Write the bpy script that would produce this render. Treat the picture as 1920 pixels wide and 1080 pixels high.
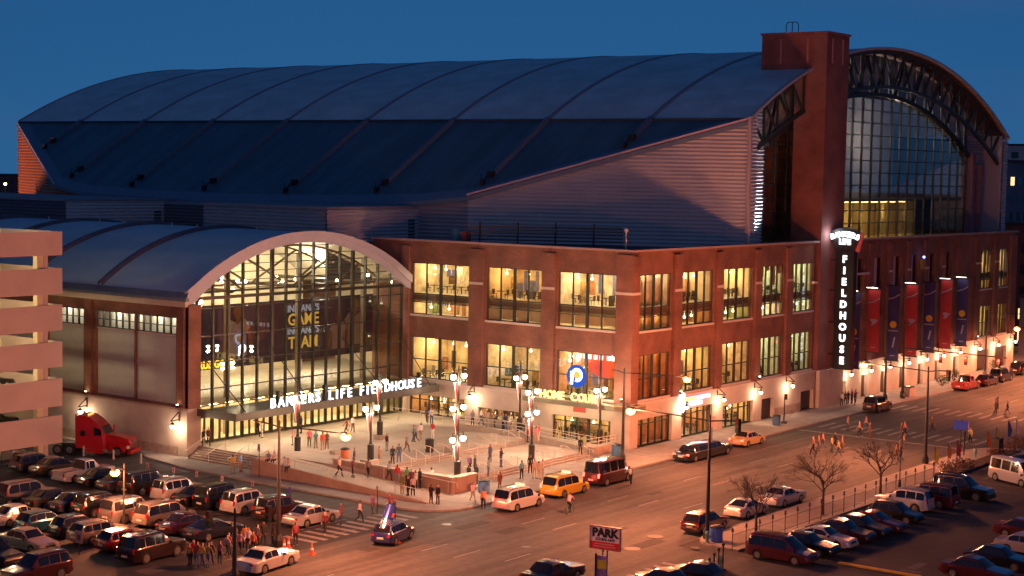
import bpy, bmesh, math, random
from mathutils import Vector, Matrix
random.seed(7)
for o in list(bpy.data.objects): bpy.data.objects.remove(o)
S = bpy.context.scene
COL = S.collection
R = math.radians

# ------------------------------------------------------------------ camera
cam_d = bpy.data.cameras.new('camera'); cam = bpy.data.objects.new('camera', cam_d); COL.objects.link(cam)
cam_d.sensor_width = 36; cam_d.lens = 58.28; cam_d.clip_start = 1; cam_d.clip_end = 6000
cam.matrix_world = Matrix(((0.60002964, 0.04574102, -0.79866901, -137.43505),
                           (-0.79977254, 0.05691235, -0.59759925, -88.07444),
                           (0.01811933, 0.99733081, 0.0707315, 27.5), (0, 0, 0, 1)))
S.camera = cam
# ------------------------------------------------------------------ sky (blue hour), last western glow, exposure
W = bpy.data.worlds.new('World'); S.world = W; W.use_nodes = True
nt = W.node_tree; nt.nodes.clear()
sky = nt.nodes.new('ShaderNodeTexSky'); sky.sky_type = 'NISHITA'; sky.sun_disc = False
sky.sun_elevation = R(3.0); sky.sun_rotation = R(235); sky.altitude = 0; sky.air_density = 1.0; sky.dust_density = 0.2; sky.ozone_density = 6.0
bg = nt.nodes.new('ShaderNodeBackground'); wo = nt.nodes.new('ShaderNodeOutputWorld')
tc = nt.nodes.new('ShaderNodeTexCoord'); mp = nt.nodes.new('ShaderNodeMapping'); nz = nt.nodes.new('ShaderNodeTexNoise')
mp.inputs['Scale'].default_value = (1.0, 1.0, 9.0); nz.inputs['Scale'].default_value = 2.2; nz.inputs['Detail'].default_value = 4
rmp = nt.nodes.new('ShaderNodeMapRange'); rmp.inputs[1].default_value = .47; rmp.inputs[2].default_value = .66
rmp.inputs[3].default_value = 0; rmp.inputs[4].default_value = .5
mixc = nt.nodes.new('ShaderNodeMixRGB'); mixc.blend_type = 'MIX'
tint = nt.nodes.new('ShaderNodeMixRGB'); tint.blend_type = 'MULTIPLY'; tint.inputs[0].default_value = 1; tint.inputs[2].default_value = (2.9, 1.2, 1.0, 1)
cl = nt.nodes.new('ShaderNodeMixRGB'); cl.blend_type = 'MULTIPLY'; cl.inputs[0].default_value = 1; cl.inputs[2].default_value = (2.0, 1.0, .93, 1)
L = nt.links
sx = nt.nodes.new('ShaderNodeSeparateXYZ'); cx = nt.nodes.new('ShaderNodeCombineXYZ'); mz = nt.nodes.new('ShaderNodeMath'); ma = nt.nodes.new('ShaderNodeMath')
mz.operation = 'MAXIMUM'; mz.inputs[1].default_value = 0; ma.operation = 'MULTIPLY_ADD'; ma.inputs[1].default_value = .75; ma.inputs[2].default_value = .2
L.new(tc.outputs['Generated'], sx.inputs[0]); L.new(sx.outputs[0], cx.inputs[0]); L.new(sx.outputs[1], cx.inputs[1]); L.new(sx.outputs[2], mz.inputs[0]); L.new(mz.outputs[0], ma.inputs[0]); L.new(ma.outputs[0], cx.inputs[2]); L.new(cx.outputs[0], sky.inputs[0])
L.new(tc.outputs['Generated'], mp.inputs[0]); L.new(mp.outputs[0], nz.inputs['Vector']); L.new(nz.outputs[0], rmp.inputs[0])
L.new(sky.outputs[0], tint.inputs[1]); L.new(tint.outputs[0], mixc.inputs[1]); L.new(tint.outputs[0], cl.inputs[1]); L.new(cl.outputs[0], mixc.inputs[2])
L.new(rmp.outputs[0], mixc.inputs[0]); L.new(mixc.outputs[0], bg.inputs[0]); L.new(bg.outputs[0], wo.inputs[0])
bg.inputs[1].default_value = .125
sd = bpy.data.lights.new('sun', 'SUN'); sd.energy = .05; sd.angle = R(25); sd.color = (1, .62, .6)
sun = bpy.data.objects.new('sun', sd); COL.objects.link(sun); sun.rotation_euler = (R(84), 0, R(-53))
S.view_settings.view_transform = 'Standard'; S.view_settings.look = 'None'; S.view_settings.exposure = 0.0; S.view_settings.gamma = 1
S.cycles.max_bounces = 5; S.cycles.diffuse_bounces = 2; S.cycles.glossy_bounces = 3; S.cycles.transmission_bounces = 3
S.cycles.transparent_max_bounces = 14; S.cycles.sample_clamp_indirect = 3; S.cycles.use_denoising = True; S.cycles.caustics_reflective = False; S.cycles.caustics_refractive = False
SOD = (1.0, .275, .11); MH = (1.0, .64, .42)

# ------------------------------------------------------------------ materials
MATS = {}
def M(name, col=(.5, .5, .5), rough=.6, metal=0, noise=.12, scale=1.5, bump=0, bscale=30, emit=0, spec=None, coat=0, dirt=0, stretch=None):
    if name in MATS: return MATS[name]
    m = bpy.data.materials.new(name); m.use_nodes = True; MATS[name] = m
    n = m.node_tree; b = n.nodes['Principled BSDF']; k = n.links
    b.inputs['Base Color'].default_value = (*col, 1); b.inputs['Roughness'].default_value = rough; b.inputs['Metallic'].default_value = metal
    if coat: b.inputs['Coat Weight'].default_value = coat; b.inputs['Coat Roughness'].default_value = .06
    if spec is not None: b.inputs['Specular IOR Level'].default_value = spec
    if emit:
        b.inputs['Emission Color'].default_value = (*col, 1); b.inputs['Emission Strength'].default_value = emit
    if noise:
        g = n.nodes.new('ShaderNodeNewGeometry'); t = n.nodes.new('ShaderNodeTexNoise'); t.inputs['Scale'].default_value = scale; t.inputs['Detail'].default_value = 5
        r = n.nodes.new('ShaderNodeMapRange'); r.inputs[1].default_value = .3; r.inputs[2].default_value = .7
        r.inputs[3].default_value = 1 - noise; r.inputs[4].default_value = 1 + noise
        x = n.nodes.new('ShaderNodeVectorMath'); x.operation = 'SCALE'; x.inputs[0].default_value = col
        k.new(g.outputs['Position'], t.inputs['Vector']); k.new(t.outputs[0], r.inputs[0])
        src = r.outputs[0]
        if dirt:
            t2 = n.nodes.new('ShaderNodeTexNoise'); t2.inputs['Scale'].default_value = scale * .13; t2.inputs['Detail'].default_value = 3
            r2 = n.nodes.new('ShaderNodeMapRange'); r2.inputs[1].default_value = .35; r2.inputs[2].default_value = .65; r2.inputs[3].default_value = 1 - dirt; r2.inputs[4].default_value = 1 + dirt * .4
            mm = n.nodes.new('ShaderNodeMath'); mm.operation = 'MULTIPLY'
            if stretch:
                vm = n.nodes.new('ShaderNodeVectorMath'); vm.operation = 'MULTIPLY'; vm.inputs[1].default_value = stretch; k.new(g.outputs['Position'], vm.inputs[0]); k.new(vm.outputs[0], t2.inputs['Vector'])
            else: k.new(g.outputs['Position'], t2.inputs['Vector'])
            k.new(t2.outputs[0], r2.inputs[0]); k.new(src, mm.inputs[0]); k.new(r2.outputs[0], mm.inputs[1]); src = mm.outputs[0]
        k.new(src, x.inputs['Scale']); k.new(x.outputs[0], b.inputs['Base Color'])
        if emit: k.new(x.outputs[0], b.inputs['Emission Color'])
    if bump:
        g2 = n.nodes.new('ShaderNodeNewGeometry'); t3 = n.nodes.new('ShaderNodeTexNoise'); t3.inputs['Scale'].default_value = bscale; t3.inputs['Detail'].default_value = 4
        bp = n.nodes.new('ShaderNodeBump'); bp.inputs['Strength'].default_value = bump; bp.inputs['Distance'].default_value = .05
        k.new(g2.outputs['Position'], t3.inputs['Vector']); k.new(t3.outputs[0], bp.inputs['Height']); k.new(bp.outputs[0], b.inputs['Normal'])
    return m
def EM(name, col, s):
    if name in MATS: return MATS[name]
    m = bpy.data.materials.new(name); m.use_nodes = True; MATS[name] = m; n = m.node_tree; n.nodes.clear()
    e = n.nodes.new('ShaderNodeEmission'); e.inputs[0].default_value = (*col, 1); e.inputs[1].default_value = s
    o = n.nodes.new('ShaderNodeOutputMaterial'); n.links.new(e.outputs[0], o.inputs[0]); return m
def GLASS(name, tintc, refl, rough=.01):
    m = bpy.data.materials.new(name); m.use_nodes = True; MATS[name] = m; n = m.node_tree; n.nodes.clear()
    t = n.nodes.new('ShaderNodeBsdfTransparent'); t.inputs[0].default_value = (*tintc, 1)
    g = n.nodes.new('ShaderNodeBsdfGlossy'); g.inputs['Roughness'].default_value = rough; g.inputs[0].default_value = (.9, .93, 1, 1)
    f = n.nodes.new('ShaderNodeFresnel'); f.inputs[0].default_value = 1.5
    a = n.nodes.new('ShaderNodeMath'); a.operation = 'ADD'; a.inputs[1].default_value = refl; a.use_clamp = True
    x = n.nodes.new('ShaderNodeMixShader'); o = n.nodes.new('ShaderNodeOutputMaterial')
    ge = n.nodes.new('ShaderNodeNewGeometry'); iv = n.nodes.new('ShaderNodeMath'); iv.operation = 'SUBTRACT'; iv.inputs[0].default_value = 1; mu = n.nodes.new('ShaderNodeMath'); mu.operation = 'MULTIPLY'
    n.links.new(ge.outputs['Backfacing'], iv.inputs[1]); n.links.new(a.outputs[0], mu.inputs[0]); n.links.new(iv.outputs[0], mu.inputs[1])
    n.links.new(f.outputs[0], a.inputs[0]); n.links.new(mu.outputs[0], x.inputs[0]); n.links.new(t.outputs[0], x.inputs[1]); n.links.new(g.outputs[0], x.inputs[2]); n.links.new(x.outputs[0], o.inputs[0]); return m
def BRICK(name, c1, c2, mortar, dirt=.38):
    m = bpy.data.materials.new(name); m.use_nodes = True; MATS[name] = m; n = m.node_tree; k = n.links; b = n.nodes['Principled BSDF']; b.inputs['Roughness'].default_value = .85
    g = n.nodes.new('ShaderNodeNewGeometry'); s = n.nodes.new('ShaderNodeSeparateXYZ'); ad = n.nodes.new('ShaderNodeMath'); c = n.nodes.new('ShaderNodeCombineXYZ')
    k.new(g.outputs['Position'], s.inputs[0]); k.new(s.outputs[0], ad.inputs[0]); k.new(s.outputs[1], ad.inputs[1]); k.new(ad.outputs[0], c.inputs[0]); k.new(s.outputs[2], c.inputs[1])
    t = n.nodes.new('ShaderNodeTexBrick'); t.inputs['Scale'].default_value = 1; t.inputs['Brick Width'].default_value = .3; t.inputs['Row Height'].default_value = .1; t.inputs['Mortar Size'].default_value = .008
    t.inputs['Color1'].default_value = (*c1, 1); t.inputs['Color2'].default_value = (*c2, 1); t.inputs['Mortar'].default_value = (*mortar, 1)
    k.new(c.outputs[0], t.inputs['Vector'])
    z = n.nodes.new('ShaderNodeTexNoise'); z.inputs['Scale'].default_value = .35; z.inputs['Detail'].default_value = 6; k.new(g.outputs['Position'], z.inputs['Vector'])
    r = n.nodes.new('ShaderNodeMapRange'); r.inputs[1].default_value = .3; r.inputs[2].default_value = .7; r.inputs[3].default_value = 1 - dirt; r.inputs[4].default_value = 1 + dirt * .5; k.new(z.outputs[0], r.inputs[0])
    x = n.nodes.new('ShaderNodeVectorMath'); x.operation = 'SCALE'; k.new(t.outputs[0], x.inputs[0]); k.new(r.outputs[0], x.inputs['Scale']); k.new(x.outputs[0], b.inputs['Base Color'])
    bp = n.nodes.new('ShaderNodeBump'); bp.inputs['Strength'].default_value = .4; bp.inputs['Distance'].default_value = .02; k.new(t.outputs['Fac'], bp.inputs['Height']); bp.invert = True; k.new(bp.outputs[0], b.inputs['Normal'])
    return m

brick = BRICK('brick', (.24, .098, .064), (.19, .07, .046), (.23, .16, .12))
brick_dk = BRICK('brick_tower', (.21, .075, .06), (.20, .06, .048), (.22, .13, .11))
stone = M('limestone', (.50, .42, .34), .85, noise=.10, scale=.8, dirt=.15, bump=.15, bscale=3)
trimm = M('cast_stone_trim', (.55, .48, .42), .8, noise=.06)
asphalt = M('asphalt', (.066, .060, .058), .80, noise=.20, scale=1.6, dirt=.42, bump=.25, bscale=14, stretch=(.25, 5, 1))
asphalt_lot = M('asphalt_lot', (.026, .025, .030), .85, noise=.25, scale=.9, dirt=.3, bump=.25, bscale=14)
paint_w = M('road_paint', (.20, .19, .18), .7, noise=.35, scale=2.2)
paint_y = M('yellow_paint', (.55, .33, .03), .7, noise=.2)
concrete = M('pavement_concrete', (.30, .27, .24), .85, noise=.12, scale=.9, dirt=.22, bump=.15, bscale=8)
plazam = M('plaza_concrete', (.42, .35, .285), .82, noise=.09, scale=.7, dirt=.16, bump=.1, bscale=8)
stepm = M('step_concrete', (.36, .30, .24), .85, noise=.12)
curbm = M('kerb_stone', (.30, .26, .23), .85, noise=.15)
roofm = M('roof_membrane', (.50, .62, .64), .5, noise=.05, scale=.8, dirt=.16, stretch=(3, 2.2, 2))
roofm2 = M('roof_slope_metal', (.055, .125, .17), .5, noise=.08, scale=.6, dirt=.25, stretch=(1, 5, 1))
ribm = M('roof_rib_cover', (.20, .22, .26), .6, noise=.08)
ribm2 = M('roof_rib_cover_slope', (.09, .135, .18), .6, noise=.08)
edgem = M('roof_edge_metal', (.40, .38, .38), .5, noise=.05)
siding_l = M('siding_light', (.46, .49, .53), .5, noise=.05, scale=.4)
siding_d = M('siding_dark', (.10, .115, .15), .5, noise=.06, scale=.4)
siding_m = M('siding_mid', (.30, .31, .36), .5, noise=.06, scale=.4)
siding_b = M('siding_brown', (.30, .17, .11), .6, noise=.06, scale=.4)
steelg = M('green_steel', (.022, .036, .028), .55, noise=.15, scale=3)
darkm = M('dark_metal', (.018, .018, .017), .45, noise=.1)
framem = M('window_frame', (.025, .03, .026), .45, noise=.1)
mullm = M('mullion_grey', (.016, .017, .014), .4, noise=.1)
cream = M('cream_wall', (.62, .52, .36), .8, noise=.08, scale=.6)
floorm = M('interior_floor', (.52, .45, .33), .55, noise=.08)
garagem = M('garage_precast', (.50, .37, .33), .85, noise=.05, scale=.5, dirt=.1)
garagei = M('garage_inside', (.55, .46, .30), .85, noise=.08)
canopym = M('canopy_metal', (.10, .095, .085), .45, noise=.08)
fasciam = M('arch_fascia', (.42, .42, .50), .6, noise=.05)
louvrem = M('louvre_metal', (.42, .42, .38), .5, noise=.06)
railm = M('rail_metal', (.62, .55, .46), .4, noise=.05)
redbrick_low = M('low_wall_stone', (.36, .24, .18), .85, noise=.12, scale=1, dirt=.2, bump=.2, bscale=5)
glass_win = GLASS('window_glass', (.90, .88, .80), .02)
glass_arch = GLASS('arch_glass', (.93, .92, .86), .03)
glass_main = GLASS('hall_glass', (.75, .73, .68), .15)
lit_warm = EM('lit_ceiling_warm', (1, .74, .42), 62)
lit_white = EM('lit_white', (1, .88, .66), 60)
lit_bulb = EM('lamp_bulb', (1, .82, .58), 30)
sod_bulb = EM('sodium_bulb', (1, .38, .075), 13)
letter_w = EM('letter_white', (.90, .94, 1), 2.6)
letter_y = EM('letter_yellow', (1, .72, .22), 2.4)

# ------------------------------------------------------------------ mesh helpers
class B:
    def __init__(s): s.v = []; s.f = []; s.m = []
    def q(s, pts, mi=0):
        n = len(s.v); s.v += [tuple(p) for p in pts]; s.f.append(tuple(range(n, n + len(pts)))); s.m.append(mi); return s
    def box(s, x0, x1, y0, y1, z0, z1, mi=0):
        n = len(s.v)
        s.v += [(x0, y0, z0), (x1, y0, z0), (x1, y1, z0), (x0, y1, z0), (x0, y0, z1), (x1, y0, z1), (x1, y1, z1), (x0, y1, z1)]
        for f in ((0, 3, 2, 1), (4, 5, 6, 7), (0, 1, 5, 4), (1, 2, 6, 5), (2, 3, 7, 6), (3, 0, 4, 7)): s.f.append(tuple(n + i for i in f)); s.m.append(mi)
        return s
    def prism(s, pts, z0, z1, mi=0):           # pts ccw xy; z1 may be a list
        n = len(s.v); k = len(pts)
        zt = z1 if isinstance(z1, (list, tuple)) else [z1] * k
        zb = z0 if isinstance(z0, (list, tuple)) else [z0] * k
        s.v += [(p[0], p[1], zb[i]) for i, p in enumerate(pts)] + [(p[0], p[1], zt[i]) for i, p in enumerate(pts)]
        s.f.append(tuple(n + i for i in reversed(range(k)))); s.m.append(mi); s.f.append(tuple(n + k + i for i in range(k))); s.m.append(mi)
        for i in range(k):
            j = (i + 1) % k; s.f.append((n + i, n + j, n + k + j, n + k + i)); s.m.append(mi)
        return s
    def vprism(s, pts, y0, y1, mi=0):          # outline in xz extruded along y
        n = len(s.v); k = len(pts)
        s.v += [(p[0], y0, p[1]) for p in pts] + [(p[0], y1, p[1]) for p in pts]
        s.f.append(tuple(n + i for i in range(k))); s.m.append(mi); s.f.append(tuple(n + k + i for i in reversed(range(k)))); s.m.append(mi)
        for i in range(k):
            j = (i + 1) % k; s.f.append((n + j, n + i, n + k + i, n + k + j)); s.m.append(mi)
        return s
    def tube(s, a, b, r0, r1=None, n=8, mi=0, caps=True, rot=0):
        a = Vector(a); b = Vector(b); r1 = r0 if r1 is None else r1
        d = (b - a).normalized(); u = d.orthogonal().normalized()
        if n == 4:
            u = Vector((0, 0, 1)).cross(d); u = u.normalized() if u.length > .01 else Vector((1, 0, 0))
            rot = math.pi / 4
        w = d.cross(u); k = len(s.v)
        for c, r in ((a, r0), (b, r1)):
            for i in range(n):
                t = 2 * math.pi * i / n + rot; s.v.append(tuple(c + (u * math.cos(t) + w * math.sin(t)) * r))
        for i in range(n):
            j = (i + 1) % n; s.f.append((k + i, k + j, k + n + j, k + n + i)); s.m.append(mi)
        if caps: s.f.append(tuple(k + i for i in reversed(range(n)))); s.m.append(mi); s.f.append(tuple(k + n + i for i in range(n))); s.m.append(mi)
        return s
    def path(s, pts, r, n=6, mi=0):
        for a, b in zip(pts, pts[1:]): s.tube(a, b, r, r, n, mi)
        return s
    def lathe(s, c, prof, n=12, mi=0):         # prof list (r, z)
        k = len(s.v)
        for r, z in prof:
            for i in range(n):
                t = 2 * math.pi * i / n; s.v.append((c[0] + r * math.cos(t), c[1] + r * math.sin(t), c[2] + z))
        for a in range(len(prof) - 1):
            for i in range(n):
                j = (i + 1) % n; s.f.append((k + a * n + i, k + a * n + j, k + (a + 1) * n + j, k + (a + 1) * n + i)); s.m.append(mi)
        s.f.append(tuple(k + i for i in reversed(range(n)))); s.m.append(mi); e = k + (len(prof) - 1) * n; s.f.append(tuple(e + i for i in range(n))); s.m.append(mi)
        return s
    def ball(s, c, r, n=10, mi=0, sz=1):
        return s.lathe(c, [(r * math.sin(math.pi * i / 6) + 1e-3, -r * sz * math.cos(math.pi * i / 6)) for i in range(7)], n, mi)
    def mesh(s, name, mats, smooth=None):
        me = bpy.data.meshes.new(name); me.from_pydata(s.v, [], s.f)
        for m in (mats if isinstance(mats, (list, tuple)) else [mats]): me.materials.append(m)
        if len(me.materials) > 1: me.polygons.foreach_set('material_index', s.m)
        if smooth:
            bm = bmesh.new(); bm.from_mesh(me); bmesh.ops.remove_doubles(bm, verts=bm.verts, dist=1e-4)
            for f in bm.faces: f.smooth = True
            for e in bm.edges:
                if len(e.link_faces) == 2 and e.calc_face_angle(0) > R(smooth): e.smooth = False
            bm.to_mesh(me); bm.free()
        me.update(); return me
    def build(s, name, mats, parent=None, smooth=None, **k):
        return put(name, s.mesh(name, mats, smooth), parent, **k)

def put(name, data, parent=None, loc=None, rot=None, **k):
    o = bpy.data.objects.new(name, data); COL.objects.link(o)
    if loc is not None: o.location = loc
    if rot is not None: o.rotation_euler = rot
    if parent is not None:
        o.parent = parent
        if k.pop('world', True) and parent.get('_inv') is None: pass
    for a, b in k.items(): o[a] = b
    return o
def thing(name, label, cat, loc=(0, 0, 0), rz=0, group=None):
    o = bpy.data.objects.new(name, None); COL.objects.link(o); o.location = loc; o.rotation_euler = (0, 0, rz); o.empty_display_size = .1
    o['label'] = label; o['category'] = cat
    if group: o['group'] = group
    return o
def tag(o, label, cat, group=None):
    o['label'] = label; o['category'] = cat
    if group: o['group'] = group
    return o
def copytree(src, loc, rz, label, group=None, mats=None):
    r = src.copy(); COL.objects.link(r); r.location = loc; r.rotation_euler = (0, 0, rz); r['label'] = label
    if group: r['group'] = group
    def rec(a, b):
        for ch in KIDS.get(a.name, a.children):
            c = ch.copy(); COL.objects.link(c); c.parent = b; rec(ch, c)
    rec(src, r); return r
KIDS = {}
def light(name, kind, loc, e, col, parent=None, size=.2, rot=None, spot=None, blend=.5):
    d = bpy.data.lights.new(name, kind); d.energy = e; d.color = col
    if kind == 'POINT': d.shadow_soft_size = size
    if kind == 'SPOT': d.shadow_soft_size = size; d.spot_size = R(spot or 90); d.spot_blend = blend
    if kind == 'AREA': d.size = size if not isinstance(size, tuple) else size[0]
    if kind == 'AREA' and isinstance(size, tuple): d.shape = 'RECTANGLE'; d.size = size[0]; d.size_y = size[1]
    o = bpy.data.objects.new(name, d); COL.objects.link(o); o.location = loc
    if rot: o.rotation_euler = rot
    if parent: o.parent = parent
    return o
TXT = {}
def text(name, body, size, mat, parent, mtx, extrude=.03, offset=0, align='CENTER', space=1):
    c = bpy.data.curves.new(name, 'FONT'); c.body = body; c.size = size; c.extrude = extrude; c.offset = offset; c.align_x = align; c.align_y = 'BOTTOM_BASELINE'; c.space_character = space
    c.resolution_u = 2; c.materials.append(mat)
    key = (body, size, mat.name, extrude, offset, align)
    if key not in TXT:
        f = bpy.data.objects.new(name, c); COL.objects.link(f); dg = bpy.context.evaluated_depsgraph_get(); TXT[key] = bpy.data.meshes.new_from_object(f.evaluated_get(dg)); bpy.data.objects.remove(f)
    o = bpy.data.objects.new(name, TXT[key]); COL.objects.link(o); o.parent = parent; o.matrix_local = mtx; return o
def mtx(loc, ax, up):      # text plane: local x along ax, local y along up
    x = Vector(ax).normalized(); y = Vector(up).normalized(); z = x.cross(y)
    return Matrix(((x.x, y.x, z.x, loc[0]), (x.y, y.y, z.y, loc[1]), (x.z, y.z, z.z, loc[2]), (0, 0, 0, 1)))
def siding(p0, p1, z0, t0, t1, out, pitch=.42, d=.2):
    """horizontal ribbed cladding from p0 to p1 (xy), top rising from t0 at p0 to t1 at p1; out = outward xy normal"""
    b = B(); z = z0; zt = max(t0, t1)
    def rng(z):
        if z <= min(t0, t1): return 0, 1
        if z >= zt: return (1, 1) if t1 > t0 else (0, 0)
        s = (z - t0) / (t1 - t0); return (s, 1) if t1 > t0 else (0, s)
    def P(s, z, o): return (p0[0] + (p1[0] - p0[0]) * s + out[0] * o, p0[1] + (p1[1] - p0[1]) * s + out[1] * o, z)
    while z < zt - .01:
        h = min(pitch, zt - z); a0, a1 = rng(z); m0, m1 = rng(z + h * .5); c0, c1 = rng(z + h)
        b.q([P(a0, z, 0), P(a1, z, 0), P(m1, z + h * .5, d), P(m0, z + h * .5, d)])
        b.q([P(m0, z + h * .5, d), P(m1, z + h * .5, d), P(c1, z + h, 0), P(c0, z + h, 0)])
        z += h
    return b

# ================================================================== GROUND, STREETS
b = B(); b.q([(-1500, -1500, -.03), (2600, -1500, -.03), (2600, 2600, -.03), (-1500, 2600, -.03)]); b.build('ground', M('far_ground', (.05, .045, .045), .9, noise=.3, scale=.02), kind='structure')
b = B(); b.q([(-120, -25.7, 0), (300, -25.7, 0), (300, -5.8, 0), (-120, -5.8, 0)]); b.build('road', asphalt, kind='structure')
b = B(); b.q([(-41.6, -5.8, -.004), (-33, -5.8, -.004), (-33, 120, -.004), (-41.6, 120, -.004)]); b.q([(-52, -120, -.004), (-33, -120, -.004), (-33, -25.7, -.004), (-52, -25.7, -.004)])
b.q([(29, -120, -.004), (44, -120, -.004), (44, -25.7, -.004), (29, -25.7, -.004)]); b.build('side_road', asphalt, kind='structure')
b = B(); b.q([(-110, -5.8, -.008), (-41.6, -5.8, -.008), (-41.6, 37.4, -.008), (-110, 37.4, -.008)])
b.q([(-31.4, -90, -.008), (20, -90, -.008), (20, -30, -.008), (-31.4, -30, -.008)]); b.build('parking_lot', asphalt_lot, kind='structure')
def arc(cx, cy, r, a0, a1, n=6): return [(cx + r * math.cos(R(a0 + (a1 - a0) * i / n)), cy + r * math.sin(R(a0 + (a1 - a0) * i / n))) for i in range(n + 1)]
def slab(name, pts, z0, z1, mat, kerb=True):
    B().prism(pts, z0, z1).build(name, mat, kind='structure')
def kerb(name, pts, w=.18, z=.158):
    b = B()
    for a, c in zip(pts, pts[1:]):
        d = Vector((c[0] - a[0], c[1] - a[1])); n = Vector((-d.y, d.x)).normalized() * w * .5
        b.prism([(a[0] - n.x, a[1] - n.y), (c[0] - n.x, c[1] - n.y), (c[0] + n.x, c[1] + n.y), (a[0] + n.x, a[1] + n.y)], -.02, z)
    return b.build(name, curbm, kind='structure')
kp = [(-33.2, 60), (-33.2, 33.5), (-34.6, 31.5), (-36.0, 25), (-36.5, 16), (-36.6, -1.5)] + arc(-32.4, -1.6, 4.2, 180, 270)[1:] + [(160, -5.8)]
slab('pavement', kp + [(160, 140), (-32.9, 140)], -.05, .15, concrete); kerb('kerb', kp)
kp2 = [(-31.5, -30), (-31.5, -28.2)] + arc(-29, -28.2, 2.5, 180, 90)[1:] + [(23, -25.7)] + arc(23, -30.5, 4.8, 90, 0)[1:] + [(27.8, -90)]
slab('pavement', list(reversed(kp2 + [(24.5, -90), (24.5, -31), (20.4, -30)])), -.05, .15, concrete); kerb('kerb', kp2)
kp3 = [(45, -90), (45, -30)] + arc(49, -29.7, 4, 180, 90)[1:] + [(160, -25.7)]
slab('pavement', list(reversed(kp3 + [(160, -31), (49.5, -31), (49.5, -90)])), -.05, .15, concrete); kerb('kerb', kp3)
b = B()
for g in range(-35, 110, 3): b.box(g - .02, g + .02, -5.6, -.1, .1505, .1525)
b.box(-30, 110, -3.02, -2.98, .1505, .1525); b.build('pavement_joints', M('joint_dark', (.12, .1, .09), .9), kind='stuff')
# lane paint
b = B()
for y in (-12.45, -15.5, -18.9):
    x = -120 + (1.5 if y == -18.9 else 0)
    while x < 160:
        if not (23 < x + 1.5 < 58): b.box(x, x + 3.1, y - .06, y + .06, .0, .0045)
        x += 12.2
b.box(24.0, 24.5, -25.5, -6.2, 0, .005)
b.box(-1, 24, -9.5, -9.42, 0, .004); b.build('lane_markings', paint_w, kind='structure')
b = B()
for (x0, x1) in ((27.5, 31.5), (46.5, 51)):
    y = -6.9
    while y > -25: b.box(x0, x1, y - .45, y, 0, .005); y -= 1.35
x = -38
while x > -50.5: b.box(x - .5, x, -4.9, -1.7, 0, .005); b.box(x - .5, x, -31.6, -27.6, 0, .005); x -= 1.15
b.build('crosswalk_stripes', paint_w, kind='structure')
b = B()
for i in range(14):
    x = -32 + i * 3.05
    if i > 0: b.box(x - .05, x + .05, -37, -31.6, -.01, -.002)
for i in range(15):
    y = 35 - i * 3.0; b.box(-47.5, -42.2, y - .05, y + .05, -.01, -.002); b.box(-58, -52.8, y - .05, y + .05, -.01, -.002) if i > 2 else None
b.build('bay_markings', M('bay_paint', (.16, .15, .15), .8, noise=.4), kind='structure')
b = B(); b.box(-30.2, -29.9, -43.4, -37.2, -.01, .12); b.build('yellow_kerb_bar', paint_y, kind='structure')
pr0 = random.Random(21); b = B(); b2 = B()
for i in range(34):
    x, y = pr0.uniform(-75, 90), pr0.uniform(-25, -6.5); w, h = pr0.uniform(.8, 4.5), pr0.uniform(.5, 1.6)
    (b if i % 3 else b2).box(x, x + w, y, y + h, .0, .0015 + .0001 * i)
for i in range(26):
    x, y = pr0.uniform(-90, -43), pr0.uniform(-5, 36); w, h = pr0.uniform(.5, 2.5), pr0.uniform(.4, 1.6); (b if i % 2 else b2).box(x, x + w, y, y + h, -.008, -.006 + .0001 * i)
for i in range(22):
    x, y = pr0.uniform(-30, 18), pr0.uniform(-58, -32); w, h = pr0.uniform(.5, 3), pr0.uniform(.4, 1.6); (b if i % 2 else b2).box(x, x + w, y, y + h, -.008, -.006 + .0001 * i)
b.build('asphalt_patches', M('asphalt_patch_dark', (.040, .036, .036), .9, noise=.2, scale=2), kind='structure'); b2.build('asphalt_patches', M('asphalt_patch_pale', (.085, .075, .07), .85, noise=.2, scale=2), kind='structure')
b = B()
for i in range(60):
    if i < 36: x, y, z = pr0.uniform(-70, 80), pr0.uniform(-25, -7), .003
    else: x, y, z = (pr0.uniform(-80, -43), pr0.uniform(-5, 34), -.005) if i % 2 else (pr0.uniform(-30, 15), pr0.uniform(-50, -32), -.005)
    a = pr0.choice((0, 0, 1.57)) + pr0.uniform(-.2, .2)
    for k in range(pr0.randrange(5, 14)):
        nx, ny = x + math.cos(a) * .9, y + math.sin(a) * .9; px_, py_ = -math.sin(a) * .035, math.cos(a) * .035
        b.q([(x - px_, y - py_, z), (nx - px_, ny - py_, z), (nx + px_, ny + py_, z), (x + px_, y + py_, z)]); x, y = nx, ny; a += pr0.uniform(-.35, .35)
b.build('tar_cracks', M('tar', (.018, .017, .018), .6), kind='stuff')
mh = B().lathe((0, 0, 0), [(.28, 0), (.28, .012), (.24, .016)], 18).mesh('manhole', M('manhole_iron', (.09, .07, .06), .5, metal=.4, noise=.3, scale=12))
for i, (x, y, s, lb) in enumerate([(-31.4, -22.7, 2.3, 'wide round utility patch beside the dark red parked hatchback'), (-36.0, -23.6, 2.2, 'round utility patch out in the junction near the green hydrant'), (-33.1, -27.2, 1.2, 'small round cover on the corner pavement behind the striped crossing'),
        (-40.7, -17.4, 1.3, 'round manhole cover in the middle lanes left of the park sign'), (-38.6, -8.2, 1.5, 'pale round manhole cover in front of the small car with the giant can')]):
    o = put('manhole_cover', mh, loc=(x, y, .006 if y > -25 else .152)); o.scale = (s, s, 1); tag(o, lb, 'manhole cover', 'manhole covers')

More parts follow.
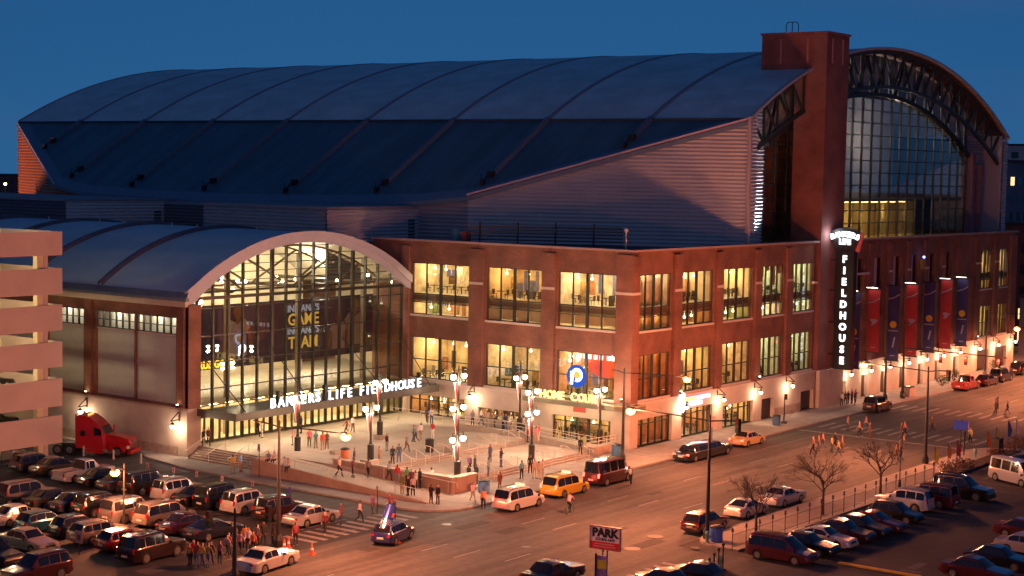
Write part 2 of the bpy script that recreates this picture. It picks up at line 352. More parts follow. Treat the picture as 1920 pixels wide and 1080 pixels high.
# ================================================================== PLAZA
U, MID = 1.05, .6
plz = thing('plaza_terrace', 'stepped concrete terrace in front of the arched entrance with pale stair rails', 'terrace')
b = B(); b.prism([(-29.6, 8.4), (-5.9, 8.4), (-5.9, 28.45), (-31, 28.45), (-31, 17.31), (-29.6, 17.31)], .1, U)
b.build('upper_deck', plazam, plz)
B().prism([(-27.6, .9), (-5.9, .9), (-5.9, 8.35), (-27.6, 8.35)], .1, MID).build('middle_deck', plazam, plz)
jb = B()
for x in range(-29, -6, 3): jb.box(x - .015, x + .015, 8.6, 28.3, U, U + .003)
for y in range(11, 28, 3): jb.box(-29.5, -6, y - .015, y + .015, U + .0002, U + .0032)
for x in range(-26, -6, 3): jb.box(x - .015, x + .015, 1, 8.2, MID, MID + .003)
for y in (3.3, 5.8): jb.box(-27.5, -6, y - .015, y + .015, MID + .0002, MID + .0032)
jb.build('paving_joints', M('joint_tan', (.2, .15, .11), .9), plz, kind='stuff')
for i in range(2):
    B().box(-25.9, -6.6, 8.4 - .33 * (i + 1), 8.4 - .33 * i - .003, MID - .02, U - .15 * (i + 1)).build('step', stepm, plz)
    B().box(-25.8, -6.2, .9 - .33 * (i + 1), .9 - .33 * i - .003, .1, MID - .15 * (i + 1)).build('step', stepm, plz)
for i in range(5):
    B().box(-31 - .36 * (i + 1), -31 - .36 * i - .003, 17.8, 27.6, .1, U - .15 * (i + 1)).build('step', stepm, plz)
# ramp with outer low wall and inner wall with pedestals
ramp = [(-33.8, 17.3), (-33.8, -2.2), (-29.6, -2.2), (-29.6, 17.3)]
B().prism(ramp, .05, [U, .16, .16, U]).build('ramp', plazam, plz)
B().prism([(-34.15, 17.5), (-34.15, -2.4), (-33.85, -2.4), (-33.85, 17.5)], .05, [1.5, .25, .25, 1.5]).build('ramp_wall', redbrick_low, plz)
B().prism([(-34.15, 17.8), (-34.15, 17.5), (-31, 17.5), (-31, 17.8)], .05, 1.5).build('ramp_end_wall', redbrick_low, plz)
b = B(); b.box(-29.59, -29.05, -1.4, 12.2, .1, 1.45); b.box(-29.0, -26.2, -1.4, -.8, .1, 1.4); b.build('inner_wall', redbrick_low, plz)
b = B(); b.box(-29.62, -28.92, -1.45, 12.3, 1.45, 1.57); b.box(-28.92, -26.1, -1.5, -.72, 1.4, 1.52); b.build('wall_coping', stepm, plz)
for (x, y, w, z0, z1) in [(-28.5, 8.8, .62, .6, 1.75), (-16.9, 8.6, .62, .6, 1.45), (-27.6, -.4, .8, .1, 1.30), (-16.4, 18.3, .45, U, 1.5), (-4.9, 8.6, .6, .5, 1.55), (-25.5, 15.8, .35, U, 1.35), (-13.2, 2.2, .0, 0, 0)]:
    if w: B().box(x - w, x + w, y - w, y + w, z0, z1).build('pedestal', stepm, plz)
# right-hand ramp along the brick wing
B().prism([(-5.5, 1.0), (-.4, 1.0), (-.4, 28.4), (-5.5, 28.4)], .1, [.2, .2, U, U]).build('side_ramp', plazam, plz)
b = B(); b.prism([(-5.85, 1.0), (-5.5, 1.0), (-5.5, 9), (-5.85, 9)], .1, [.9, .9, 1.55, 1.55]); b.box(-6.2, -5.75, 9, 17.2, .6, 1.6)
b.box(-5.85, -1.4, .2, .95, .1, 1.0); b.build('side_wall', stepm, plz)
def rail(pts, name='handrail', r=.035): 
    b = B(); b.path([(p[0], p[1], p[2]) for p in pts], r, 6)
    return b.build(name, railm, plz)
def stair_rail(x, y0, z0, d, run=1.2, rise=.5):   # lying over the flight, goosenecks both ends, d = down direction
    hx, hy = d; e = []
    e.append((x - hx * .75, y0 - hy * .75, z0 + rise + .70)); e.append((x - hx * .9, y0 - hy * .9, z0 + rise + .88)); e.append((x - hx * .7, y0 - hy * .7, z0 + rise + .95))
    e.append((x - hx * .2, y0 - hy * .2, z0 + rise + .93)); e.append((x + hx * run, y0 + hy * run, z0 + .93)); e.append((x + hx * (run + .35), y0 + hy * (run + .35), z0 + .93)); e.append((x + hx * (run + .45), y0 + hy * (run + .45), z0 + .78)); e.append((x + hx * (run + .3), y0 + hy * (run + .3), z0 + .66))
    b = B(); b.path(e, .035, 6); b.tube((x - hx * .2, y0 - hy * .2, z0 + rise), (x - hx * .2, y0 - hy * .2, z0 + rise + .93), .03, n=6); b.tube((x + hx * run, y0 + hy * run, z0), (x + hx * run, y0 + hy * run, z0 + .93), .03, n=6)
    b.build('stair_rail', railm, plz)
for x in (-24.6, -22.6, -20.6, -18.7, -14.9, -12.7, -10.6, -8.6, -6.9): stair_rail(x, 8.2, MID, (0, -1), .9, .45)
for x in (-24.4, -22.2, -19.4, -17.4, -13.5, -11.6, -9.6, -7.3): stair_rail(x, .6, .15, (0, -1), .9, .45)
for y in (27.2, 24.3, 21.3, 18.5): stair_rail(-31.4, y, .15, (-1, 0), 1.9, .9)
b = B(); b.path([(-33.6, 16.5, 1.95), (-33.6, -1.5, 1.1), (-33.6, -2.3, 1.05), (-33.6, -2.5, .6)], .035); 
for y in (13, 9, 5, 1.5, -1.5): b.tube((-33.6, y, .2 + .9 * (y + 2.2) / 19.5), (-33.6, y, 1.1 + .85 * (y + 1.5) / 18), .03, n=6)
b.build('handrail', railm, plz)
b = B(); b.path([(-29.8, 8, 1.75), (-29.8, -1.2, 1.25), (-29.8, -2.1, 1.25), (-29.8, -2.2, .8)], .035)
for y in (6, 2, -1.2): b.tube((-29.8, y, .3), (-29.8, y, 1.27 + .05 * (y + 1.2)), .03, n=6)
b.build('handrail', railm, plz)
for dz in (0, .35):
    b = B(); b.path([(-5.7, 26, 2.3 - dz), (-5.95, 9, 2.45 - dz), (-5.7, 1.0, 1.7 - dz), (-1.3, .6, 1.7 - dz)], .035)
    if dz == 0:
        for y in (25, 22, 19, 16, 13, 10): b.tube((-5.9, y, 1), (-5.85, y, 2.4), .03, n=6)
        for y in (7, 4.5, 2): b.tube((-5.7, y, .9), (-5.7, y, 1.75 + .09 * y), .03, n=6)
        for x in (-4.4, -3, -1.5): b.tube((x, .6, .9), (x, .6, 1.7), .03, n=6)
    b.build('handrail', railm, plz)
b = B(); b.path([(-2.2, 1.2, 1.3), (-2.2, 14, 1.8)], .03); b.build('handrail', railm, plz)

# ================================================================== FACADE HELPERS
def fbox(b, ax, s0, s1, d0, d1, z0, z1, mi=0):   # ax 'x': runs along x at depth y (d outward = -y);  'y': runs along y, outward = -x
    if ax == 'x': b.box(s0, s1, d0, d1, z0, z1, mi)
    else: b.box(d0, d1, s0, s1, z0, z1, mi)
def facade(b, ax, s0, s1, z0, z1, ops, d0, d1):
    """solid wall with rectangular openings; ops list of (a, b, zlo, zhi)"""
    cuts = sorted({s0, s1, *[o[0] for o in ops], *[o[1] for o in ops]})
    for a, c in zip(cuts, cuts[1:]):
        m = (a + c) / 2; col = sorted([(o[2], o[3]) for o in ops if o[0] < m < o[1]]); z = z0
        for lo, hi in col:
            if lo > z: fbox(b, ax, a, c, d0, d1, z, lo)
            z = hi
        if z < z1: fbox(b, ax, a, c, d0, d1, z, z1)
PANE = {}
def pane(par, ax, s0, s1, d, z0, z1, mat):
    w, h = round(s1 - s0, 3), round(z1 - z0, 3); key = (ax, w, h, mat.name)
    if key not in PANE:
        b = B(); fbox(b, ax, 0, w, -.012, .012, 0, h); PANE[key] = b.mesh('pane', mat)
    return put('pane', PANE[key], par, loc=(s0, d, z0) if ax == 'x' else (d, s0, z0))
def window(root, ax, s0, s1, z0, z1, d, cols=4, rows=(), thick=True, glass=None, fr=None, open_row=None):
    """a window part: frame and mullions, one pane object per light"""
    glass = glass or glass_win; b = B(); f = .09
    fbox(b, ax, s0, s0 + f, d - .08, d + .08, z0, z1); fbox(b, ax, s1 - f, s1, d - .08, d + .08, z0, z1)
    fbox(b, ax, s0 + f, s1 - f, d - .08, d + .08, z1 - f, z1); fbox(b, ax, s0 + f, s1 - f, d - .08, d + .08, z0, z0 + f)
    xs = [s0 + (s1 - s0) * i / cols for i in range(cols + 1)]; zs = [z0] + list(rows) + [z1]
    for i in range(1, cols):
        t = .14 if (thick and i == cols // 2) else .05; fbox(b, ax, xs[i] - t, xs[i] + t, d - .10, d + .10, z0 + f, z1 - f)
    for z in rows:
        for i in range(cols): fbox(b, ax, xs[i] + .14, xs[i + 1] - .14, d - .06, d + .06, z - .05, z + .05)
    o = b.build('window', fr or framem, root)
    for i in range(cols):
        for a, c in zip(zs, zs[1:]): pane(o, ax, xs[i] + .05, xs[i + 1] - .05, d, a + .03, c - .03, glass)
    return o
def lit_room(root, ax, s0, s1, z0, z1, d0, depth, wall, ceil=lit_warm, frac=.5, rail=True):
    """a room behind the glass: floor, ceiling, side and back walls, ceiling luminaires"""
    b = B(); sgn = 1
    e0, e1 = d0 + .3, d0 + depth
    fbox(b, ax, s0, s1, e1, e1 + .15, z0, z1)                       # back
    fbox(b, ax, s0 - .1, s0, e0, e1, z0, z1); fbox(b, ax, s1, s1 + .1, e0, e1, z0, z1)
    b.build('room_wall', wall, root)
    b = B(); fbox(b, ax, s0, s1, e0, e1, z0 - .2, z0); b.build('room_floor', floorm, root)
    b = B(); fbox(b, ax, s0, s1, e0, e1, z1, z1 + .1); b.build('room_ceiling', cream, root)
    b = B(); n = max(1, int((s1 - s0) / 2.2))
    for i in range(n):
        c = s0 + (s1 - s0) * (i + .5) / n; fbox(b, ax, c - .45 * frac * 1.2, c + .45 * frac * 1.2, e0 + depth * .25, e0 + depth * .6, z1 - .06, z1 - .02)
    b.build('ceiling_light', ceil, root)

# ================================================================== BRICK WING (corner building)
wing = thing('brick_wing', 'three storey red brick corner wing with tall lit windows over a limestone ground floor', 'building')
A_OPS = [(1.86, 8.91), (10.98, 18.09), (20.45, 28.39)]
B_OPS = [(1.2, 7.4), (9.4, 16.0), (17.9, 24.5), (26.5, 31.9), (33.9, 39.3)]
C_OPS = [(91.2, 96.3), (98.4, 102.7)]
ZL, ZH, UL, UH = 4.87, 9.34, 11.78, 17.38
b = B(); facade(b, 'y', .5, 29.2, 4.6, 19.7, [(a, c, ZL, ZH) for a, c in A_OPS] + [(a, c, UL, UH) for a, c in A_OPS], 0, .5); b.build('brick_wall', brick, wing)
REC = [(49.2, 53.2), (55.6, 58.8), (61.3, 64.5), (67.0, 70.0), (72.8, 75.6), (78.6, 81.2)]
b = B(); facade(b, 'x', 0, 105.4, 4.6, 19.7, [(a, c, ZL, ZH) for a, c in B_OPS + C_OPS] + [(a, c, UL, UH) for a, c in B_OPS + C_OPS] + [(a, c, 10.2, 17.4) for a, c in REC], 0, .499); b.build('brick_wall', brick, wing)
B().box(104.9, 105.4, .5, 60, .15, 19.7).build('brick_wall', brick, wing); B().box(0, .5, 29.2, 34, 4.6, 19.7).build('brick_wall', brick, wing)
for a, c in REC:
    b = B(); b.box(a, c, .9, 1.1, 10.2, 17.4); b.build('recess_panel', siding_l, wing)
# piers
for y0, y1 in [(9.15, 10.75), (18.35, 20.2), (-.3, 1.6), (28.55, 29.6)]: B().box(-.35, -.003, y0, y1, 4.62, 19.2 if y0 > 0 else 19.4).build('brick_pier', brick, wing)
for x0, x1 in [(-.3, .95), (7.7, 9.1), (16.3, 17.6), (24.8, 26.2), (32.2, 33.6), (89.2, 90.9), (96.6, 98.1), (103.2, 105.4)] + [(46.75, 48.2)] + [(54 + 5.75 * i, 55.2 + 5.75 * i) for i in range(6)]:
    B().box(x0 if x0 > -.2 else -.352, x1, -.35, -.003, 4.62, 19.25).build('brick_pier', brick, wing)
# stone bands on piers, sills, coping
for y0, y1 in [(9.1, 10.8), (18.3, 20.25), (1.0, 1.65)]: B().box(-.42, -.352, y0, y1, 15.45, 15.72).build('stone_band', trimm, wing)
B().prism([(-.42, -.42), (1.05, -.42), (1.05, -.353), (-.354, -.353), (-.354, 1.0), (-.42, 1.0)], 15.45, 15.72).build('stone_band', trimm, wing)
for x0, x1 in [(7.6, 9.2), (16.2, 17.7), (24.7, 26.3), (32.1, 33.7), (48.3, 53.9), (59.8, 60.9), (65.5, 66.7), (71.3, 72.4), (77, 78.1), (96.5, 98.2), (89.1, 91)]: B().box(x0, x1, -.42, -.352 if x0 != 48.3 else -.003, 15.45, 15.72).build('stone_band', trimm, wing)
for a, c in A_OPS:
    for z in (UL, ZL): B().box(-.14, .1, a - .1, c + .1, z - .22, z - .002).build('window_sill', trimm, wing)
for a, c in B_OPS + C_OPS:
    for z in (UL, ZL): B().box(a - .1, c + .1, -.14, .1, z - .22, z - .002).build('window_sill', trimm, wing)
b = B(); b.prism([(-.45, -.45), (105.6, -.45), (105.6, .6), (.6, .6), (.6, 34), (-.45, 34)], 19.7, 19.92); b.build('parapet_coping', M('coping', (.34, .24, .22), .7, noise=.08), wing)
B().prism([(.5, .5), (104.9, .5), (104.9, 60), (.5, 60)], 19.0, 19.2).build('flat_roof', M('flat_roof_membrane', (.06, .065, .07), .8, noise=.2), wing)
# control joints of the parapet
b = B()
for x in (7.95, 16.6, 25.3, 32.5, 57.3, 62, 66.8, 72.6, 84.6, 90.5, 97.3): b.box(x - .04, x + .04, -.012, 0, 17.6, 19.7)
for y in (9.9, 19.3): b.box(-.012, 0, y - .04, y + .04, 17.6, 19.7)
b.build('control_joint', M('joint_brown', (.10, .04, .03), .9), wing, kind='stuff')
# ground floor stone
G_A = [(2.0, 9.2, .2, 2.75), (13.4, 18.7, 1.3, 2.5), (20.5, 28.4, .95, 3.1)]
G_B = [(1.2, 7.7, .15, 2.95), (9.6, 16.0, .15, 3.1), (18.2, 24.9, .15, 2.6), (26.9, 29.8, .15, 2.45), (36.4, 39.6, .15, 2.4), (46.8, 48.4, .15, 2.6)] + [(x - .9, x + .9, .15, 2.9) for x in (53.6, 59.3, 65.1, 71, 76.7, 83)] + [(91, 95.5, .15, 3), (98, 102.5, .15, 3)]
b = B(); facade(b, 'y', -.28, 29.2, .12, 4.62, G_A, -.28, .3); b.build('stone_base', stone, wing)
b = B(); facade(b, 'x', .301, 105.5, .12, 4.62, G_B, -.28, .3); b.build('stone_base', stone, wing)
b = B(); b.box(-.36, -.2805, 1.6, 29.2, 4.45, 4.66); b.box(-.36, 105.6, -.36, -.2805, 4.45, 4.66); b.build('stone_course', trimm, wing)
b = B(); b.box(30, 36.3, -.34, -.2805, .15, 1.15); b.box(39.7, 46.7, -.34, -.2805, .15, 1.15); b.build('plinth', M('rough_stone', (.36, .27, .21), .9, noise=.2, scale=2, bump=.4, bscale=5), wing)
for i, (a, c, lo, hi) in enumerate(G_A): window(wing, 'y', a, c, lo, hi, .12, cols=[5, 5, 6][i], rows=(hi - .55,) if i != 1 else (), thick=i == 0)
for i, (a, c, lo, hi) in enumerate(G_B):
    if i < 3: window(wing, 'x', a, c, lo, hi, .12, cols=5, rows=(hi - .6,), thick=False)
    else: B().box(a + .01, c - .01, .16, .22, lo, hi - .01).build('steel_door', M('door_dark', (.05, .035, .028), .6, noise=.1), wing)
for i, (a, c) in enumerate(A_OPS):
    window(wing, 'y', a, c, UL, UH, .2, 4, (13.1, 14.0)); window(wing, 'y', a, c, ZL, ZH, .2, 4 if i else 4, (6.9,))
for i, (a, c) in enumerate(B_OPS + C_OPS):
    window(wing, 'x', a, c, UL, UH, .2, 4, (13.1, 14.0)); window(wing, 'x', a, c, ZL, ZH, .2, 4, (6.9,))
blind = M('grey_spandrel', (.20, .16, .13), .6, noise=.08)
wcols = [(.66, .55, .36), (.64, .50, .30), (.60, .50, .38), (.62, .46, .26), (.50, .30, .16)]
wall_ms = [M('room_wall_%s' % n, c, .8, noise=.35, scale=s) for n, c, s in (('ivory', (.66, .55, .36), 1.2), ('cream', (.64, .50, .30), .9), ('tan', (.60, .50, .38), 1.5), ('amber', (.62, .44, .20), .7), ('rust', (.50, .26, .12), 1.1), ('olive', (.32, .36, .14), 1), ('pale_green', (.48, .56, .34), 1.2))]
def pick(i): return wall_ms[i]
dark_f = M('dark_furniture', (.05, .03, .02), .6)
rr = random.Random(3)
def furnish(ax, s0, s1, z, d, n=5, tall=0):
    """tables and chairs standing behind the glass, joined per bay as small background furniture"""
    b = B()
    for i in range(n):
        s = s0 + (s1 - s0) * (i + .5) / n + rr.uniform(-.2, .2); e = d + rr.uniform(.8, 2.2)
        fbox(b, ax, s - .45, s + .45, e - .4, e + .4, z + .72, z + .77); fbox(b, ax, s - .04, s + .04, e - .04, e + .04, z, z + .72)
        for k in (-.75, .75):
            fbox(b, ax, s + k - .2, s + k + .2, e - .2, e + .2, z + .43, z + .48); fbox(b, ax, s + k + (.18 if k > 0 else -.22), s + k + (.22 if k > 0 else -.18), e - .2, e + .2, z + .48, z + .95)
            for q in (-.17, .17): fbox(b, ax, s + k + q - .02, s + k + q + .02, e - .02, e + .02, z, z + .43)
    return b.build('furniture', dark_f, wing, kind='stuff')
room_spec = {'y': [(2, 0, 4), (1, 1, 0), (0, 0, 3)], 'x': [(0, 3, 4), (1, 4, 3), (3, 5, 2), (6, 2, 6), (6, 6, 6), (1, 1, 1), (1, 1, 1)]}
lits = [lit_warm, EM('lit_neutral', (1, .83, .60), 70), EM('lit_amber', (1, .62, .26), 46), EM('lit_soft', (1, .76, .46), 40)]
for ax, ops in (('y', A_OPS), ('x', B_OPS + C_OPS)):
    for i, (a, c) in enumerate(ops):
        u, m, l = room_spec[ax][i]; e_u, e_m, e_l = [lits[(i * 2 + q + (ax == 'x')) % 4] for q in (0, 3, 1)]; k0 = ax == 'x' and i == 0; wt = lit_warm if not (ax == 'x' and i in (3, 4)) else lit_white
        if wt is lit_white: e_u = e_m = e_l = wt
        lit_room(wing, ax, a - .3, c + .3, 14.05, 17.6, .3, 5.5 if not k0 else .95, pick(u), e_u, .6 if (ax, i) != ('y', 0) else .75)
        lit_room(wing, ax, a - .3, c + .3, 11.6, 13.2, .3, 4 if not k0 else .95, pick(m), e_m, .16 if (ax, i) not in (('y', 2), ('x', 3), ('x', 4), ('y', 0)) else .5)
        lit_room(wing, ax, a - .3, c + .3, 4.66, 9.5, .3, 6.5 if not k0 else .95, pick(l), e_l, .55 if ax == 'y' else .42)
        b = B(); fbox(b, ax, a - .29, c + .29, .62, .68, 13.15, 13.98); b.build('spandrel', blind, wing)
        if not (ax == 'x' and (i > 4 or k0)): furnish(ax, a, c, 14.05, .5, 4); furnish(ax, a, c, 4.66, .6, 3)
for ax, ops in (('y', G_A), ('x', G_B[:3])):
    for i, (a, c, lo, hi) in enumerate(ops): lit_room(wing, ax, a - .1, c + .1, lo - .1, hi + .2, .25, 4 if not (ax == 'x' and i == 0) else .95, pick([3, 4, 4][i] if ax == 'y' else [4, 4, 3][i]), lit_warm, .35); furnish(ax, a, c, lo, .6, 3)
def decor(ax, s0, s1, z, h, d, seed, k=6):
    r_ = random.Random(seed); pal = [(.30, .10, .05), (.12, .06, .03), (.75, .68, .5), (.16, .18, .34), (.45, .30, .12), (.10, .16, .07), (.55, .25, .12), (.05, .05, .05)]
    for i in range(k):
        s = s0 + (s1 - s0) * (i + r_.random() * .7) / k; w = r_.uniform(.3, .9); z0 = z + r_.choice((0, 0, .9, 1.2)); z1 = min(z + h - .2, z0 + r_.uniform(.7, 2.2)); e = d + r_.uniform(2.4, 3.4)
        c = pal[r_.randrange(8)]; b = B(); fbox(b, ax, s, s + w, e, e + .2, z0, z1); b.build('room_panel', M('decor_%d' % pal.index(c), c, .7, noise=.4, scale=3), wing)
    b = B()
    for i in range(3):
        s = s0 + (s1 - s0) * (i + .3 + r_.random() * .4) / 3; e = d + r_.uniform(.9, 2.2); p = (s, e, z + h - .75) if ax == 'x' else (e, s, z + h - .75); b.ball(p, .13, 8); b.tube(p, (p[0], p[1], z + h), .015, n=3)
    b.build('pendant_lamp', EM('pendant', (1, .85, .6), 12), wing)
for ax, ops in (('y', A_OPS), ('x', B_OPS)):
    for i, (a, c) in enumerate(ops):
        decor(ax, a, c, 14.05, 3.4, .5, i * 7 + (ax == 'x'), 5); decor(ax, a, c, 4.66, 4.7, .5, 40 + i * 3 + (ax == 'x'), 8)
        if ax == 'x' or i == 2: decor(ax, a, c, 11.62, 1.6, .3, 70 + i, 6)
for ax, ops in (('y', G_A), ('x', G_B[:3])):
    for i, (a, c, lo, hi) in enumerate(ops): decor(ax, a, c, lo, hi - lo, .2, 90 + i, 7)
bl = M('window_blind', (.50, .40, .26), .8, noise=.1)
for (y0, y1, f) in ((10.98, 18.09, 1.0), (1.86, 8.91, .8)):
    for k in range(4): a = y0 + (y1 - y0) * k / 4; B().box(.36, .39, a + .12, a + (y1 - y0) / 4 - .12, 13.1 - 1.25 * f * (1 if k % 2 else .9), 13.1).build('window_blind', bl, wing)
for (x0, x1) in ((91.2, 96.3), (98.4, 102.7), (26.5, 31.9)):
    for k in range(4): a = x0 + (x1 - x0) * k / 4; B().box(a + .12, a + (x1 - x0) / 4 - .12, .36, .39, 17.3 - (1.2, .5, 2.2, .9)[k], 17.3).build('window_blind', bl, wing)
# stair flights seen through the pale bays
for x0, z0 in ((26.6, 4.7), (34, 11.7), (34, 4.7)):
    b = B(); b.box(x0, x0 + 5, 2.2, 2.3, 0, 0) if False else b.vprism([(x0, z0 + 4.2), (x0 + .3, z0 + 4.4), (x0 + 5, z0 + .6), (x0 + 5, z0 + .1)], 2.2, 3.4); b.build('stair_flight', dark_f, wing)
# wall pictures / coloured screens inside
b = B()
for i, (y, w, h, z) in enumerate([(26.9, .5, .8, 15.6), (27.6, .5, .8, 15.6), (23, 1.2, 1.6, 14.6), (15.5, .4, 2.2, 14.6), (12.5, .4, 2.2, 14.6), (17, .4, 2.2, 14.6), (7.5, .3, 2, 14.9), (4.6, .3, 2, 14.9)]): b.box(5.7, 5.76, y, y + w, z, z + h)
b.build('wall_panel', M('blue_panel', (.12, .14, .4), .6), wing)
# round red sign inside bay above the corner doors, weak self-glow added to light it
b = B().tube((1.5, 4.0, 9.2), (1.6, 4.0, 9.2), 2.5, n=32); b.build('red_disc', M('red_disc', (.8, .10, .03), .5, noise=.05, emit=.55), wing)
b = B()
for y in (7.0, 6.4, 5.8, 5.1, 4.4, 3.5, 2.9): b.box(1.38, 1.45, y - .2, y + .2, 8.55, 9.0)
b.build('disc_letter', letter_w, wing)

# ------------------------------------------------------------------ tower pier
tower = thing('brick_tower', 'tall plain red brick tower rising beside the big glazed arch', 'tower')
B().box(39.9, 45.75, -.55, 3.5, .15, 39.6).build('brick_shaft', brick_dk, tower)
B().box(39.9, 45.75, -.55, 8.0, 39.6, 44.1).build('brick_shaft', brick_dk, tower)
B().box(39.75, 45.9, -.7, 8.15, 44.1, 44.35).build('coping', M('tower_coping', (.22, .08, .07), .7), tower)
for (x, y, ax) in [(41.3, -.55, 'x'), (44.0, -.55, 'x'), (39.9, 1.9, 'y'), (39.9, 5.4, 'y')]:
    b = B(); fbox(b, ax, (x if ax == 'x' else y) - .12, (x if ax == 'x' else y) + .12, (-.66 if ax == 'x' else 39.78), (-.552 if ax == 'x' else 39.898), 40.7, 43.6); b.build('scupper_slot', M('slot_tan', (.32, .16, .13), .8), tower)
b = B(); b.path([(40.6, 5.2, 44.35), (40.6, 5.2, 45.3), (40.6, 5.0, 45.6), (40.6, 3.8, 45.6), (40.6, 3.6, 45.3), (40.6, 3.6, 44.35)], .05); b.path([(40.6, 4.4, 44.35), (40.6, 4.4, 45.6)], .05); b.build('roof_ladder_hoop', darkm, tower)
B().box(39.7, 46.1, -1.0, -.552, .15, 4.6).build('stone_base', stone, tower)
B().box(38.9, 39.898, -.36, -.02, 14.9, 15.15).build('stone_band', trimm, tower)

# ================================================================== MAIN HALL with barrel roof
hall = thing('arena_hall', 'huge arena hall with a blue grey ribbed barrel roof and glazed arch end', 'arena')
X0, X1, CX, ZS, RR_ = 25.5, 104.5, 65.0, 33.7, 80.9
ZC = 44.0 - RR_
def zr(x): return ZC + math.sqrt(RR_ ** 2 - (x - CX) ** 2)
RY = [1.5] + [14.4 + 14.55 * i for i in range(8)] + [131.5]
N = 26; xsr = [X0 + (X1 - X0) * i / N for i in range(N + 1)]
for y0, y1 in zip(RY, RY[1:]):
    b = B()
    for a, c in zip(xsr, xsr[1:]): b.q([(a, y0, zr(a)), (c, y0, zr(c)), (c, y1, zr(c)), (a, y1, zr(a))])
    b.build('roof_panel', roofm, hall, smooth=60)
EAVE = [(1.5, 25.5), (29.5, 10.9), (37.5, 9.6), (52, 8.9), (66.5, 8.6), (81, 8.8), (95, 9.3), (103.5, 10.9), (131.5, 25.5)]
def xe(y):
    for (a, p), (c, q) in zip(EAVE, EAVE[1:]):
        if a <= y <= c: return p + (q - p) * (y - a) / (c - a)
    return 25.5
def zsl(x): return 33.55 - .62 * (25.5 - x)
ys = sorted(set([e[0] for e in EAVE] + RY))
b = B()
for a, c in zip(ys, ys[1:]):
    b.q([(xe(a), a, zsl(xe(a))), (25.5, a, 33.55), (25.5, c, 33.55), (xe(c), c, zsl(xe(c)))])
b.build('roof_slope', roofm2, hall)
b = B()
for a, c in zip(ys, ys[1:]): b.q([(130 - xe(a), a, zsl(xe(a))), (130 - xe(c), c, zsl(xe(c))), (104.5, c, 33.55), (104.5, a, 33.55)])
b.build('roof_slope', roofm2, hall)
b = B(); b.box(25.35, 25.75, 1.6, 131.4, 33.5, 33.78); b.build('roof_break_flashing', M('flashing_dark', (.03, .04, .06), .6), hall)
b = B()                                                              # lighter eave walkway strip
for (a, p), (c, q) in zip(EAVE, EAVE[1:]):
    za, zc = zsl(p), zsl(q); b.q([(p - .25, a, za - .1), (p + 1.3, a, za + .85), (q + 1.3, c, zc + .85), (q - .25, c, zc - .1)]); b.q([(p - .25, a, za - .1), (q - .25, c, zc - .1), (q - .25, c, zc - .6), (p - .25, a, za - .6)])
b.build('eave_strip', M('eave_metal', (.10, .17, .25), .5, noise=.1), hall)
for i, y in enumerate(RY[1:-1]):
    b = B()
    for a, c in zip(xsr, xsr[1:]):
        n0 = len(b.v); w = .42
        for x in (a, c): b.v += [(x, y - w, zr(x) - .02), (x, y - w * .6, zr(x) + .11), (x, y + w * .6, zr(x) + .11), (x, y + w, zr(x) - .02)]
        for k in range(3): b.f.append((n0 + k, n0 + 4 + k, n0 + 5 + k, n0 + 1 + k)); b.m.append(0)
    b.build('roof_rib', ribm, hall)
    xend = xe(y) + (3.4 if 0 < i < 7 else 3.0); b = B(); n0 = 0; w = .40
    for x in (25.5, xend): b.v += [(x, y - w, zsl(x)), (x, y - w * .6, zsl(x) + .48), (x, y + w * .6, zsl(x) + .48), (x, y + w, zsl(x))]
    for k in range(3): b.f.append((k, 4 + k, 5 + k, 1 + k)); b.m.append(0)
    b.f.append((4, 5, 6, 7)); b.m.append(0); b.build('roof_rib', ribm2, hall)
    b = B(); z = zsl(xend); b.box(xend - .35, xend + .2, y - .42, y + .42, z - .2, z + .6); b.tube((xend - .3, y, z + .4), (xend - 1.6, y, z - .6), .1, n=6); b.box(xend - 1.9, xend - 1.3, y - .2, y + .2, z - 1.1, z - .4); b.tube((xend - 1.5, y + .2, z - .6), (xend - 1.1, y + .7, z + .2), .06, n=5); b.build('rib_anchor', darkm, hall)
# front edge of the roof: pale rim, soffit, two trusses
def arcstrip(b, cx, rc, zc, xa, xb, n, y0, y1, t):
    pts = []
    for i in range(n + 1):
        x = xa + (xb - xa) * i / n; z = zc + math.sqrt(rc * rc - (x - cx) ** 2); pts.append((x, z))
    for (a, za), (c, zb) in zip(pts, pts[1:]):
        b.vprism([(a, za - t), (c, zb - t), (c, zb), (a, za)], y0, y1)
b = B(); arcstrip(b, CX, RR_ + .12, ZC, X0 - .1, X1 + .1, 40, 1.2, 1.75, .32); b.build('roof_rim', edgem, hall)
b = B(); arcstrip(b, CX, RR_ + .12, ZC, X0 - .1, X1 + .1, 40, 131.2, 131.7, .5); b.build('roof_rim', edgem, hall)
b = B(); arcstrip(b, CX, RR_ - .28, ZC, X0 + .3, X1 - .3, 30, 1.8, 9, .12); b.build('soffit', M('soffit_red', (.10, .05, .045), .7, noise=.3, scale=.8), hall)
RB = 81.0; ZB = 39.1 - RB
def zb_(x): return ZB + math.sqrt(RB ** 2 - (x - CX) ** 2)
RG = 68.6; ZG = 38.2 - RG
def zg(x): return ZG + math.sqrt(RG ** 2 - (x - CX) ** 2)
def member(p, q, r, nm='truss_member', m=None, n=4): B().tube(p, q, r, n=n).build(nm, m or steelg, hall)
nb = 24; tx = [27 + 76 * i / nb for i in range(nb + 1)]
